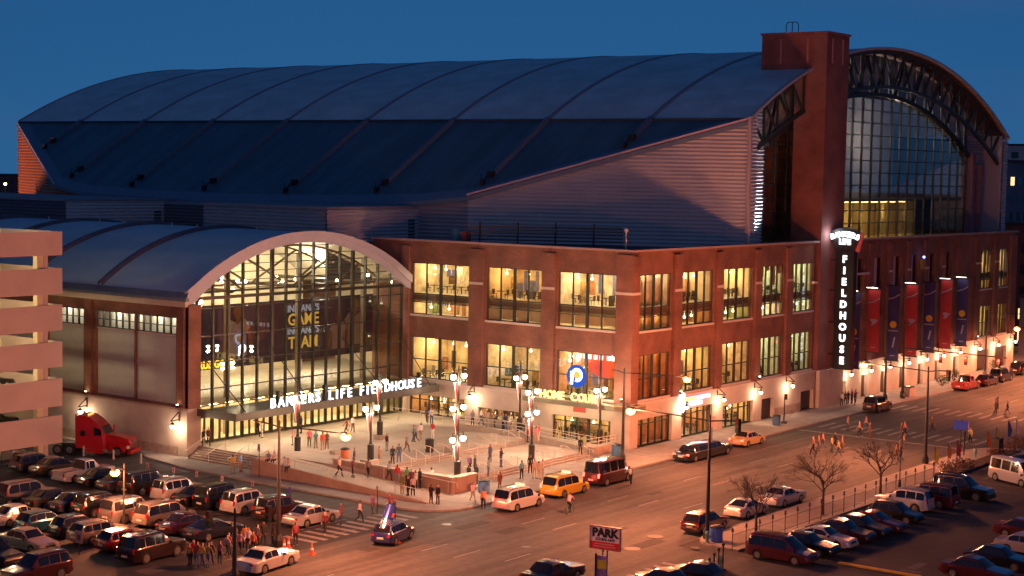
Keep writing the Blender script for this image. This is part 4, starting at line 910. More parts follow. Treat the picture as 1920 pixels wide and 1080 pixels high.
for ch in "FIELDHOUSE": text('letter', ch, 1.15, letter_w, mq, mtx((MX - .05, -2.5, z), (0, -1, 0), (0, 0, 1)), .04, .05); z -= 1.335
for i, ch in enumerate("BANKERS"):
    t = (i - 3) / 3; text('letter', ch, .82, EM('letter_hot', (.85, .92, 1), 4.5), mq, mtx((MX - .15, -2.5 - t * 1.55, 20.45 - .3 * t * t), (0, -1, -.25 * t), (0, -.25 * t, 1)), .04, .045)
text('letter', 'LIFE', .85, MATS['letter_hot'], mq, mtx((MX - .15, -2.5, 19.55), (0, -1, 0), (0, 0, 1)), .04, .05)
b = B()
for z in (6.4, 10.2, 14.0, 17.6): b.tube((MX + .35, -.5, z), (MX + .35, -1.4, z), .08, n=6)
b.build('sign_bracket', darkm, mq)
light('marquee_light', 'POINT', (MX - .9, -1.2, 20.7), 170, (.85, .88, 1), mq, .5)

# ------------------------------------------------------------------ street banners on the brick wall
BX = [47.4, 53.0, 58.9, 64.5, 70.3, 75.9, 81.6]; bz = [(4.4, 13.5), (5.9, 13.6), (4.4, 13.8), (4.5, 13.7), (4.6, 13.75), (4.7, 13.8), (4.6, 13.75)]
blab = ['narrow navy banner just right of the vertical marquee', 'crimson banner second along from the vertical marquee', 'unlit navy banner third along from the marquee', 'crimson banner fourth along, in the middle of the row', 'darkest navy banner fifth along, below the blue roof light', 'crimson banner with the brightest white top light, sixth along', 'navy banner furthest right in the row, lit violet at its top']
navy = M('banner_blue', (.030, .026, .12), .7, noise=.25, scale=.7); crim = M('banner_crimson', (.34, .018, .024), .7, noise=.2, scale=.7); gold = M('banner_goldball', (.6, .34, .02), .6); pale = M('banner_pale', (.3, .26, .32), .7)
for i, x in enumerate(BX):
    t = thing('wall_banner', blab[i], 'banner', group='banners hung along the brick facade'); z0, z1 = bz[i]; red = i in (1, 3, 5); y0, y1 = -2.3, -.75; ym = (y0 + y1) / 2
    B().box(x, x + .05, y0, y1, z0, z1).build('banner_cloth', crim if red else navy, t)
    for z in (z1 + .06, z0 - .06): B().tube((x + .02, -.36, z), (x + .02, y0 - .15, z), .08).build('banner_rod', darkm, t)
    zm = z0 + (z1 - z0) * .47
    if red: yprism(B(), [(ym + .5, zm + .4), (ym + .15, zm), (ym + .4, zm - .4), (ym - .15, zm - .2), (ym - .55, zm + .35), (ym - .1, zm + .5)], x - .03, x - .005).build('banner_print', pale, t)
    else:
        B().tube((x - .03, ym, zm + .1), (x - .005, ym, zm + .1), .45, n=18).build('banner_print', gold, t); B().box(x - .03, x - .005, y0 + .1, y1 - .1, zm - .75, zm - .62).build('banner_print', pale, t); yprism(B(), [(ym + .1, z0 + 1.6), (ym - .1, z0 + 1.6), (ym - .35, zm - 1.5), (ym - .15, zm - 1.5)], x - .03, x - .005).build('banner_print', pale, t)
    yprism(B(), [(y1, z1 - 1.6), (y1, z1 - 1.75), (ym, z1 - 1.55), (y0, z1 - 1.1), (y0, z1 - .9), (ym, z1 - 1.4)], x - .02, x - .006).build('banner_print', pale, t)
    B().box(x - .03, x - .005, ym - .3, ym + .3, z0 + .5, z0 + .62).build('banner_print', pale, t)
    if i in (0, 1, 3, 5, 6):
        B().box(x - .75, x - .45, y0 + .1, y1, z1 + .3, z1 + .42).build('top_light', darkm, t); B().box(x - .72, x - .48, y0 + .15, y1 - .05, z1 + .26, z1 + .295).build('lamp_tube', EM('banner_lamp', (1, .85, .7), 10), t)
        light('banner_light', 'SPOT', (x - .75, ym, z1 + .5), (700, 800, 0, 560, 0, 1800, 900)[i], (1, .74, .55), t, .08, (0, R(12), 0), 70, .8)
t = thing('roof_beacon', 'small blue beacon on a mast rising between the banners', 'beacon'); B().tube((69.6, -.7, 13.5), (69.6, -.7, 16.6), .07, n=6).build('mast', darkm, t); B().box(69.2, 70, -.9, -.5, 15.6, 16.8).build('housing', M('beacon_yellow', (.3, .22, .05), .6), t); B().ball((69.6, -.8, 17.1), .16).build('lens', EM('beacon_blue', (.15, .2, 1), 12), t)

# ================================================================== PARKING GARAGE (left)
gar = thing('parking_garage', 'pink precast parking garage with open lit decks at the left edge', 'parking garage')
GY, GX = 37.5, -39.4
for k in range(6):
    zt = [21.1, 17.7, 14.3, 10.85, 7.4, 3.95][k]; zb = [18.9, 15.3, 11.9, 8.5, 4.8, 1.35][k]
    if k < 6 and zb > 1.4 or True:
        B().box(GX - .25, GX, GY + .25, 75, zb, zt).build('spandrel_panel', garagem, gar)
        for x in [GX - 9.5 * i for i in range(7)]: B().box(x - 9.47, x, GY, GY + .25, zb, zt).build('spandrel_panel', garagem, gar)
    zf = zt - 1.1; B().box(-110, GX - .3, GY + .3, 75, zf - .35, zf).build('deck', garagei, gar)
    B().vprism([(-110, zf), (-41.8, zf), (-41.8, zt + .02), (-62, zt + 1.05), (-110, zt + 1.05)], 43.5, 43.8).build('ramp_wall', garagei, gar) if k < 4 else None
    b = B()
    for x in range(-108, -42, 6):
        for y in (41, 50, 60): b.box(x - .6, x + .6, y - .12, y + .12, zf - .43, zf - .36)
    if k < 5:
        for x in (-45.5, -56): light('deck_lamp_light', 'POINT', (x, 41.2, zf + 2.6), 800, (1, .80, .46), gar, .3)
    if k: b.build('deck_light', EM('deck_light', (1, .76, .40), 170), gar)
b = B(); b2 = B()
for x in [-41.4 - 9.5 * i for i in range(7)]:
    b.box(x - .55, x + .15, GY + .35, GY + .95, 0, 20); b2.box(x + .16, x + .62, GY + .32, GY + .98, 0, 20)
for y in (48, 58, 68): b.box(GX - .9, GX - .3, y, y + .6, 0, 20)
b.build('column', garagei, gar); b2.build('column', garagem, gar)
B().box(-110, GX - .5, 62, 62.3, 0, 20).build('back_wall', garagei, gar)
B().box(-110, GX - .3, GY + .3, 75, -.02, .1).build('ground_deck', concrete, gar)
b = B()
for x in range(-109, -41, 1): b.tube((x, GY + .2, .1), (x, GY + .2, 1.3), .025, n=4)
b.build('fence_bars', darkm, gar, kind='stuff')

# ================================================================== LAMPS
def cobra(name, base, ztop, arms, label, rpole=.13, foot=.32, sig=(), e=16500, cut=False):
    """tall dark pole; arms = [(dx, dy, lamp?)]; sig = [(t along arm, kind)]"""
    t = thing(name, label, 'street lamp' if any(a[2] for a in arms) else 'pole', (base[0], base[1], base[2])); h = ztop - base[2]
    B().lathe((0, 0, 0), [(foot, 0), (foot, .5), (rpole * 1.25, .9), (rpole * .62, h), (rpole * .7, h + .1), (.02, h + .25)], 10).build('post', darkm, t)
    for dx, dy, lamp in arms:
        l = math.hypot(dx, dy); b = B(); b.path([(0, 0, h - .25), (dx * .5, dy * .5, h - .1), (dx, dy, h - .05)], .055); b.build('arm', darkm, t)
        if lamp:
            ux, uy = dx / l, dy / l; b = B(); p = Vector((dx, dy, h - .05)); q = p + Vector((ux, uy, 0)) * .75
            b.tube(p, q, .12, .2, 8); b.build('lamp_head', M('lamp_head', (.12, .11, .1), .5), t); c = p + Vector((ux, uy, 0)) * .48 - Vector((0, 0, .2))
            B().ball(c, .36, 10, sz=.8).build('lens', sod_bulb, t); light('lamp_light', 'SPOT' if cut else 'POINT', c - Vector((0, 0, .35)), e, SOD, t, .9, (0, 0, 0), 164, .4)
    return t
cobra('street_lamp', (-52.5, -3.8, 0), 9.0, [(0, -6.0, True), (.0, 2.6, False)], 'dark street lamp pole in front of the silver sedan, its arm reaching over the terrace')
cobra('street_lamp', (-61.6, -8.8, 0), 4.7, [(-1.9, .4, False), (2.2, -.8, False)], 'short dark signal pole among the crowd beside the white sedan')
cobra('street_lamp', (-29.8, -26.3, .15), 9.3, [(0, 6.6, True), (0, -2.6, False)], 'tall dark lamp pole beside the dark red parked hatchback')
cobra('street_lamp', (-6.0, -3.2, .15), 8.8, [(0, -6.4, True), (0, 1.4, False)], 'dark lamp pole on the pavement at the brick corner', e=16500 * .8)
cobra('street_lamp', (12.8, -25.6, .15), 9.3, [(0, 6.2, True), (0, -2.2, False)], 'tall dark lamp pole on the near pavement by the flags')
cobra('street_lamp', (56.8, -4.0, .15), 9.5, [(0, -2.4, False)], 'dark pole with a stone bin at its foot below the crimson banner')
cobra('street_lamp', (52.9, -3.4, .15), 8.6, [], 'thin dark pole behind the dark parked suv')
cobra('street_lamp', (-80.8, -15.5, 0), 9.3, [(0, -5.6, True)], 'street lamp glowing over the left parking lot') if False else None
cobra('street_lamp', (84.5, -4.0, .15), 9.3, [(0, -6.2, True)], 'street lamp at the far right end of the brick facade', cut=True)
cobra('street_lamp', (104, -4.0, .15), 9.3, [(0, -6.2, True)], 'assumed street lamp beyond the end of the brick facade', e=16500, cut=True)  # out of view, assumed to carry on the lamp row and its light
# lot lamp standing between the second and third rows of the left lot
cobra('street_lamp', (-55.4, 9.7, 0), 4.6, [(-.8, -.3, True)], 'short glowing lot lamp between silver cars in the left lot', rpole=.07, foot=.16, e=16500 * .4)
# lamps further along the same streets (those beyond the frame assumed, to light them)
for x, y, dx, dy, lb in ((63.8, -26.6, 0, 10.4, 'past the side street on the near pavement'), (88, -26.6, 0, 6.2, 'assumed further along the near pavement'), (-100, -4, 0, -6.2, 'assumed on the lot side west of the camera view'), (-60, -70, 2, 6, 'assumed on the side road south of the junction')):
    cobra('street_lamp', (x, y, .0), 9.3, [(dx, dy, True)], 'street lamp %s' % lb, cut=x > 0, e=16500 * (.5 if x < -80 else 1))

# plaza lamps: clustered globes on dark poles with hanging pennants
def plaza_lamp(x, y, z, h, tiers, label, pen=True):
    t = thing('plaza_lamp', label, 'lamp post', (x, y, z), 0, 'plaza lamps with paired globes and pennants')
    B().lathe((0, 0, 0), [(.30, 0), (.30, 1.3), (.17, 1.35), (.11, 1.6), (.08, h), (.02, h + .5)], 10).build('post', darkm, t)
    for k, zt in enumerate(tiers):
        b = B(); b.path([(-.72, 0, zt + .55), (.72, 0, zt + .55)], .035)
        for sx in (-.72, .72): b.tube((sx, 0, zt + .55), (sx, 0, zt + .2), .03); b.lathe((sx, 0, zt + .12), [(.2, 0), (.1, .16), (.04, .2)], 8)
        b.build('arm', darkm, t)
        for sx in (-.72, .72): B().ball((sx, 0, zt), .25, 10).build('globe', lit_bulb, t)
        [light('globe_light', 'POINT', (sx, 0, zt - .5), 1050 * .5, MH, t, .2) for sx in (-.72, .72)]
        if pen:
            zz = zt - .55; b = B(); b.vprism([(-.38, zz), (.38, zz), (.1, zz - 1.7), (-.1, zz - 1.7)], .1, .14); b.build('pennant', M('pennant_red', (.4, .08, .09), .7, noise=.3, scale=3), t)
            b = B(); b.tube((-.42, .12, zz + .03), (.42, .12, zz + .03), .03); b.tube((-.42, .12, zz), (-.14, .12, zz - 1.7), .035); b.build('pennant_rod', railm, t)
plaza_lamp(-28.3, 8.9, 1.75, 5.6, (4.55,), 'plaza lamp on the wall pedestal, second from the left doors')
plaza_lamp(-27.6, -.4, 1.30, 9.2, (8.2, 5.6, 3.8) if False else (8.6, 5.9, 3.2), 'tallest plaza lamp with three pairs of globes at the wall corner')
plaza_lamp(-26.6, 19.5, 1.05, 5.9, (5.0,), 'plaza lamp left of centre in front of the canopy letters')
plaza_lamp(-16.4, 18.3, 1.5, 6.0, (5.2,), 'plaza lamp standing farthest back in front of the entrance doors')
plaza_lamp(-13.0, 2.4, .6, 7.2, (6.0, 3.9) if False else (6.3, 4.3), 'plaza lamp with two pairs of globes in the middle of the lower terrace')
plaza_lamp(-5.2, 9.6, 1.5, 6.6, (5.4,), 'plaza lamp beside the ramp under the HOME COURT letters')
plaza_lamp(-2.9, 1.5, 1.0, 6.4, (5.2,), 'plaza lamp nearest the brick corner and its doors')
# wall bracket lamps
WLX = [9.0, 16.8, 25.0, 32.6, 47.9, 53.6, 59.3, 65.1, 70.9, 76.7, 82.6, 89.8, 97, 103.8]
near = ['beside the glowing shop sign', 'right of the shop sign', 'over the wide glazed shopfront', 'last before the vertical marquee', 'first after the vertical marquee', 'under the first crimson banner', 'under the third banner', 'under the fourth banner', 'under the fifth banner', 'under the sixth banner', 'under the last banner', 'past the last banner', 'under the far lit windows', 'at the far end of the facade']
def wall_lamp(ax, p, label, e=300):
    t = thing('wall_lamp', label, 'wall lamp', p, 0 if ax == 'x' else R(-90), 'bracket lamps on the stone base')
    b = B(); b.path([(0, -.32, .1), (0, -.32, 1.1)], .05); b.path([(0, -.32, 1.1), (0, -1.35, .28)], .05); b.path([(0, -.32, .3), (0, -1.35, .28)], .05); b.build('bracket', darkm, t)
    b = B(); b.tube((0, -1.15, .28), (0, -1.15, .1), .03); b.lathe((0, -1.15, -.12), [(.24, 0), (.12, .18), (.04, .24)], 8); b.build('shade', darkm, t)
    B().ball((0, -1.15, -.24), .2, 10).build('bulb', lit_bulb, t); light('bulb_light', 'POINT', (0, -1.15, -.5), e, MH if ax == 'y' else (1, .55, .33), t, .12)
for x, n_ in zip(WLX, near): wall_lamp('x', (x, -.02, 3.75), 'bracket wall lamp %s' % n_, 300 if x < 45 else 300 * 1.25)
wall_lamp('y', (-.02, 19.25, 3.85), 'bracket wall lamp between the first and second terrace bays')
wall_lamp('y', (-32.15, 42.6, 3.3), 'bracket wall lamp above the red truck', 300 * 1.15); wall_lamp('y', (-32.15, 29.2, 3.3), 'bracket wall lamp at the corner beside the canopy', 300 * 1.15)
for (p, lb) in (((-32.7, 42.5, 4.75), 'left uplight on the pier above the red truck'), ((-32.7, 29.2, 4.75), 'uplight on the pier beside the canopy end'), ((-.9, .4, 4.9), 'uplight at the brick corner'), ((8.4, -.85, 4.9), 'uplight on the pier above the shop sign'), ((25.5, -.7, 4.9), 'uplight on the pier near the marquee'), ((90.0, -.7, 4.9), 'uplight below the far lit windows')):
    t = thing('uplight', lb, 'uplight', p, 0, 'small uplights on the piers'); B().lathe((0, 0, 0), [(.13, 0), (.16, .28)], 8).build('housing', darkm, t)
    B().lathe((0, 0, .285), [(.11, 0), (.11, .015)], 8).build('lens', EM('uplens', (1, .75, .45), 30), t); light('uplight_light', 'SPOT', (0, 0, .35), 60, (1, .62, .36), t, .05, (R(180), 0, 0), 50, .9)
t = thing('uplight', 'bright white uplight washing the ribbed wall left of the tower', 'uplight', (32.5, 2.6, 19.3)); B().lathe((0, 0, 0), [(.2, 0), (.25, .3)], 8).build('housing', darkm, t)
light('uplight_light', 'SPOT', (0, 0, .5), 6500, (.9, .92, 1), t, .1, (R(180 - 18), 0, 0), 80, 1)

# ================================================================== SIGNALS, SIGNS, SMALL STREET THINGS
def signal(x, y, z, label, on=True, pole=None):
    t = thing('traffic_signal', label, 'traffic light', (x, y, z), 0, 'traffic signals at the junction')
    b = B(); b.box(-.17, .17, -.15, .15, -.5, .55); b.build('housing', M('signal_black', (.02, .02, .015), .5), t)
    for k, c in enumerate(('red', 'amber', 'green')):
        m = EM('signal_red_lit', (1, .05, .03), 12) if (k == 0 and on) else M('lens_' + c, ((.2, .02, .02), (.2, .1, .02), (.02, .12, .05))[k], .3)
        B().tube((-.17, 0, .36 - .34 * k), (-.24, 0, .36 - .34 * k), .15, n=12).build('lens', m, t)
    if on: light('signal_light', 'POINT', (-.5, 0, .36), 220, (1, .05, .03), t, .1)
    return t
mast = thing('signal_mast', 'long dark signal mast arm crossing in front of the last banners', 'signal mast', (55.5, -4.6, .15))
B().lathe((0, 0, 0), [(.3, 0), (.3, .4), (.14, .6), (.11, 6.4)], 8).build('post', darkm, mast); B().tube((0, 0, 6.3), (0, -13.0, 6.1), .09, .06).build('arm', darkm, mast)
for i, (y, lb) in enumerate(((-9.4, 'red traffic light hanging leftmost from the mast arm'), (-12.6, 'red traffic light in the middle, below the last banner'), (-16.7, 'red traffic light furthest right, above the parked dark cars'))): signal(55.4, y, 5.5, lb)
signal(-29.8, -28.7, 8.9, 'dark traffic light on the right end of the tall pole arm', False); signal(12.8, -27.6, 8.8, 'dark traffic light on the pole arm above the flags', False)
signal(-61.6 + 2.2, -9.7, 4.3, 'dark traffic light over the crowd beside the white sedan', False); signal(-63.5, -8.4, 4.4, 'orange lit traffic light back above the crowd at the left', False)
# park sign
pk = thing('park_sign', 'white and red PARK sign on two posts above the dark sedan', 'sign', (-45.5, -27.5, 0), R(-90 + 8))
for k in (-.16, .16): B().tube((k, 0, 0), (k, 0, 2.4), .05).build('post', darkm, pk)
B().box(-1.08, 1.08, -.06, .06, 2.25, 3.72).build('panel', M('sign_white_face', (.80, .70, .68), .5, noise=.04), pk); B().box(-1.08, 1.08, -.075, -.061, 2.25, 2.72).build('red_band', M('sign_band_red', (.62, .02, .03), .5), pk)
b = B(); b.box(-1.14, 1.14, -.1, .1, 3.72, 3.78); b.box(-1.14, 1.14, -.1, .1, 2.19, 2.25); b.box(-1.14, -1.081, -.1, .1, 2.25, 3.72); b.box(1.081, 1.14, -.1, .1, 2.25, 3.72); b.build('frame', M('sign_frame', (.35, .16, .16), .5), pk)
ink = M('ink_black', (.01, .01, .012), .5); text('lettering', 'PARK', .78, ink, pk, mtx((0, -.07, 3.08), (1, 0, 0), (0, 0, 1)), .006, .045); text('lettering', '317.876.1479', .27, ink, pk, mtx((0, -.07, 2.79), (1, 0, 0), (0, 0, 1)), .006, .008)
b = B(); b.box(-.75, .7, -.084, -.076, 2.52, 2.60); b.box(-.85, .8, -.084, -.076, 2.36, 2.43); b.build('small_print', M('print_pink', (.7, .3, .3), .5), pk)
t = thing('poster_board', 'narrow purple and yellow poster board under the park sign', 'sign', (-46.0, -27.6, 0), R(-80)); B().box(-.35, .35, -.03, .03, .2, 1.9).build('panel', M('poster_purple', (.2, .14, .4), .6, noise=.5, scale=3), t); B().box(-.34, .34, -.04, -.031, 1.0, 1.6).build('print', M('poster_yellow', (.45, .42, .03), .6), t); B().box(-.5, -.38, -.06, .06, 0, 2.0).build('post', darkm, t)
def post_sign(x, y, z, h, c, label, w=.3, hh=.45, cat='sign', grp=None, rz=-90, pc=None):
    t = thing('post_sign', label, cat, (x, y, z), R(rz), grp); B().tube((0, 0, 0), (0, 0, h), .035, n=6).build('post', pc or darkm, t); B().box(-w / 2, w / 2, -.06, -.036, h - hh, h).build('plate', c, t)
    B().box(-w * .22, w * .22, -.066, -.0605, h - hh * .75, h - hh * .3).build('symbol', M('symbol_dark', (.12, .02, .03), .6), t); return t
rs = M('sign_pinkwhite', (.6, .35, .36), .6); bl = M('sign_blue', (.06, .06, .42), .5)
for i, (x, y, lb) in enumerate(((-41.9, 22.6, 'in front of the dark sedan next to the white suv'), (-41.8, 19.4, 'second in the row behind the white suv bonnet'), (-41.9, 16.4, 'in front of the black suv'), (-41.8, 13.4, 'in front of the white suv with black windows'), (-41.7, 9.9, 'by the dark red crossover'))): post_sign(x, y, 0, 1.55, rs, 'small pink parking sign %s' % lb, grp='parking signs along the lot edge')
post_sign(-41.7, 5.6, 0, 1.6, bl, 'small blue parking sign beside the silver sedan', .34, .5)
post_sign(-35.2, 15.8, .15, 3.0, M('sign_violet_plate', (.35, .25, .55), .6), 'tall street sign on a dark post before the stone steps', .34, .6)
post_sign(-38.9, -1.3, 0, 2.2, M('sign_back', (.3, .22, .18), .6), 'thin post with small sign at the corner of the crosswalk', .2, .3)
post_sign(-63.4, 4.9, 0, 1.7, M('sign_backplate', (.30, .2, .22), .6), 'square grey sign back standing alone on the left lot', .75, .9)
post_sign(-46.8, -24.3, 0, 1.4, M('sign_lilac', (.35, .3, .45), .6), 'small lilac sign just above the dark sedan at the bottom', .35, .6)
for i, (x, y, lb) in enumerate(((-37.9, 36.3, 'by the rear wheels of the red truck'), (-37.2, 32.9, 'between the truck and the pickup'), (-36.9, 29.4, 'in front of the truck front wheel'))):
    tag(B().lathe((x, y, 0), [(.1, 0), (.1, .85), (.06, .95)], 8).build('bollard', M('bollard_pale', (.5, .42, .36), .7)), 'pale bollard %s' % lb, 'bollard', 'bollards by the red truck')
def cone(x, y, label):
    t = thing('traffic_cone', label, 'traffic cone', (x, y, 0), 0, 'orange traffic cones'); B().box(-.2, .2, -.2, .2, 0, .05).build('base', M('cone_orange', (.9, .09, .02), .5), t); B().lathe((0, 0, .05), [(.15, 0), (.03, .78)], 10).build('cone', MATS['cone_orange'], t); B().lathe((0, 0, .05), [(.113, .3), (.085, .45)], 10).build('band', M('cone_white', (.75, .7, .7), .5), t)
def can_(x, y, z, label, c, w=.32, h=1.05):
    t = thing('litter_bin', label, 'litter bin', (x, y, z)); B().lathe((0, 0, 0), [(w * .9, 0), (w, .1), (w, h * .85)], 12).build('drum', c, t); B().lathe((0, 0, h * .85), [(w * 1.08, 0), (w * 1.08, .06), (w * .5, .16)], 12).build('lid', darkm, t); return t
for x, y, lb in [(-45.88, -9.5, 'beside the small promotional car'), (-45.45, -8.92, 'just behind the first cone at the promotional car'), (-52.39, -4.72, 'pair of cones by the white sedan, the farther one'), (-52.95, -4.84, 'pair of cones by the white sedan, the nearer one'), (-52.72, -7.36, 'standing alone right of the white sedan')]: cone(x, y, 'orange traffic cone ' + lb)
can_(-18.8, 10.0, U, 'dark litter bin at the top of the terrace steps', darkm, .4, 1.35); can_(-24.3, 16.6, U, 'orange lit litter bin near the low wall', M('bin_orange', (.5, .2, .1), .6), .35, 1.2) if False else can_(-27.6, 12.6, U, 'orange barrel by the end of the inner terrace wall', M('bin_orange', (.55, .17, .07), .6), .42, 1.25)
can_(-4.0, -1.2, .15, 'blue bin on the pavement beside the corner planter', M('bin_blue', (.05, .16, .3), .5), .45, 1.2); can_(24.6, -3.4, .15, 'blue and black bin near the street sign by the steel doors', M('bin_blue2', (.05, .14, .26), .5), .42, 1.2)
can_(-30.2, -27.3, .15, 'blue newspaper bin at the foot of the tall lamp pole', M('bin_blue3', (.06, .15, .5), .5), .5, 1.25); can_(-27.2, -3.0, .15, 'patterned blue bin at the corner of the low wall', M('bin_mural', (.1, .25, .5), .5, noise=.6, scale=3), .5, 1.2)
t = thing('stone_planter_bin', 'square stone bin beside the dark pole on the far pavement', 'bin', (58.3, -4.2, .15)); B().box(-.9, .9, -.5, .5, 0, 1.1).build('box', stone, t); B().box(-.75, .75, -.4, .4, 1.1, 1.25).build('top', darkm, t)
t = thing('bus_stop_sign', 'dark signpost with small plate by the blue bin on the far pavement', 'sign', (26.4, -3.4, .15)); B().tube((0, 0, 0), (0, 0, 3.3), .07).build('post', darkm, t); B().box(-.08, .55, -.05, .05, 2.6, 3.2).build('plate', darkm, t); B().lathe((0, 0, 0), [(.35, 0), (.3, .25)], 8).build('foot', darkm, t)
t = thing('pavement_sign', 'small white noticeboard on a post behind the limousine', 'sign', (8.1, -4.8, .15)); B().tube((0, 0, 0), (0, 0, 1.8), .04).build('post', darkm, t); B().box(-.5, .5, -.05, .05, 1.8, 2.9).build('plate', M('notice_white', (.55, .38, .32), .6), t)
for (x, y, z, lb) in ((-31.0, -27.0, .15, 'on the near corner pavement left of the blue bin'), (-36.8, -31.4, 0, 'at the bottom edge of the picture by the striped crossing'), (19.6, -27.9, .15, 'beside the traffic officer near the flags')):
    t = thing('fire_hydrant', 'green fire hydrant %s' % lb, 'hydrant', (x, y, z), 0, 'fire hydrants'); B().lathe((0, 0, 0), [(.2, 0), (.2, .06), (.13, .1), (.13, .6), (.17, .62), (.14, .75), (.04, .86)], 10).build('barrel', M('hydrant_green', (.12, .28, .22), .5), t)
    b = B(); b.tube((-.26, 0, .48), (.26, 0, .48), .07); b.tube((0, -.24, .45), (0, .1, .45), .09); b.build('outlet', MATS['hydrant_green'], t)
# near-side fence with lantern posts
fn = thing('lot_fence', 'thin dark railing with lantern topped posts between the trees and the right lot', 'fence', (-32, -29.8, .15))
b = B()
for k in range(19):
    x = -.2 + k * 2.05
    q = B(); q.tube((x, 0, 0), (x, 0, 1.4), .032, n=6); q.box(x - .09, x + .09, -.09, .09, 1.4, 1.46); q.lathe((x, 0, 1.46), [(.05, 0), (.08, .16), (.02, .26)], 6); q.build('post', darkm, fn)
for k in range(18):
    x = -.2 + k * 2.05; q = B(); q.tube((x + .05, 0, 1.15), (x + 2.0, 0, 1.15), .022, n=4); q.tube((x + .05, 0, .25), (x + 2.0, 0, .25), .022, n=4)
    for j in range(1, 12): q.tube((x + j * .17, 0, .25), (x + j * .17, 0, 1.15), .01, n=3)
    q.build('railing_panel', darkm, fn)
fn2 = thing('lot_fence', 'short run of lantern posts at the bottom edge by the striped crossing', 'fence', (-41.4, -33.2, 0))
for k in range(4): q = B(); q.tube((k * 1.5, k * .5, 0), (k * 1.5, k * .5, 1.6), .05, n=6); q.ball((k * 1.5, k * .5, 1.7), .12, 8); q.build('post', darkm, fn2)
for k in range(3): q = B(); q.tube((k * 1.5, k * .5, 1.2), (k * 1.5 + 1.5, k * .5 + .5, 1.2), .02); q.build('railing_panel', darkm, fn2)
lp = thing('pavement_lantern', 'old style lantern post on the near pavement behind the white suv', 'lamp post', (-.2, -28.7, .15)); B().lathe((0, 0, 0), [(.16, 0), (.12, .5), (.05, .7), (.045, 3.6)], 8).build('post', darkm, lp); B().lathe((0, 0, 3.6), [(.1, 0), (.2, .45), (.05, .65)], 6).build('lantern', M('lantern_glass', (.35, .25, .2), .3), lp)
for i, (x, y, h, c, lb) in enumerate(((7.9, -28.6, 2.6, (.85, .55, .03), 'yellow feather flag leftmost, above the dark suv'), (11.5, -28.4, 2.5, (.85, .18, .03), 'orange feather flag right of the leftmost yellow one'), (13.4, -28.5, 2.5, (.55, .03, .05), 'dark red feather flag beside the tall blue sign'), (23.6, -28.5, 2.7, (.85, .55, .03), 'yellow feather flag further right, before the dark box'), (19.9, -29, 2.7, (.85, .2, .03), 'orange feather flag left of the further yellow one'), (27.7, -28.2, 2.8, (.05, .12, .45), 'blue feather flag near the right edge'), (31.7, -27.6, 2.4, (.6, .45, .5), 'pale feather flag furthest right'))):
    t = thing('feather_flag', lb, 'flag', (x, y, .15), R(-35), 'feather flags along the planting'); B().tube((0, 0, 0), (0, 0, h), .03, n=6).build('pole', darkm, t)
    b = B(); b.vprism([(.03, h * .42), (.25, h * .36), (.48, h * .62), (.03, h * 1.0)], -.015, .015); b.build('cloth', M('flag_%d' % i, c, .7, noise=.15, scale=4), t)
t = thing('street_name_sign', 'large blue sign on a pole at the far junction corner', 'sign', (17.5, -27.2, .15), R(-70)); B().tube((0, 0, 0), (0, 0, 3.9), .06).build('post', darkm, t); B().box(-.7, .7, -.08, -.03, 2.9, 3.8).build('plate', M('board_blue', (.03, .08, .6), .5), t)
t = thing('crossing_sign', 'yellow diamond coloured sign beside the officer', 'sign', (20.0, -26.6, .15), R(-70)); B().tube((0, 0, 0), (0, 0, 3.3), .05).build('post', darkm, t); B().box(-.4, .4, -.08, -.03, 2.6, 3.3).build('plate', M('board_amber', (.8, .35, .02), .5), t)
t = thing('utility_box', 'dark utility box among the flags', 'box', (22.0, -29.2, .15)); B().box(-.6, .6, -.4, .4, 0, 1.7).build('cabinet', darkm, t); B().box(-.65, .65, -.45, .45, 1.7, 1.78).build('lid', darkm, t)

# ================================================================== TREES AND BUSHES
bark = M('bark', (.055, .035, .025), .9, noise=.3, scale=8)
def bare_tree(x, y, h, sp, seed, label):
    r_ = random.Random(seed); t = thing('bare_tree', label, 'tree', (x, y, .15), 0, 'bare young street trees')
    tk = B(); tk.tube((0, 0, 0), (.03, .02, h * .33), .13, .09, 8); tk.tube((.03, .02, h * .33), (0, .05, h * .5), .09, .06, 7); tk.build('trunk', bark, t); cr = B(); 
    def br(p, d, l, r, n):
        q = p + d * l; cr.tube(p, q, max(r, .006), max(r * .62, .005), 4 if n < 3 else 3, caps=False)
        if n >= 5: return
        for k in range(3):
            dd = (d + Vector((r_.gauss(0, .45), r_.gauss(0, .45), r_.gauss(.05, .25)))).normalized(); br(p + d * l * r_.uniform(.55, 1), dd, l * r_.uniform(.62, .82), r * .6, n + 1)
    for i in range(7):
        a = i * 2.4; z = h * (.3 + .03 * i); br(Vector((0, .03, z)), Vector((math.cos(a) * sp, math.sin(a) * sp, .9)).normalized(), h * .24, .05, 1)
    cr.build('crown', bark, t, kind='stuff'); return t
bare_tree(-15.9, -29.0, 5.6, .9, 1, 'bare round crowned tree, the middle one behind the parked cars in the right lot')
bare_tree(-26.6, -28.7, 4.9, .75, 2, 'bare small tree nearest the corner, beside the white old saloon')
bare_tree(-4.9, -29.0, 5.0, .85, 3, 'bare tree furthest right beside the lantern and white suv')
leafm = M('leaf_dark', (.05, .06, .03), .8, noise=.5, scale=3); leafr = M('leaf_red', (.10, .05, .035), .8, noise=.5, scale=3)
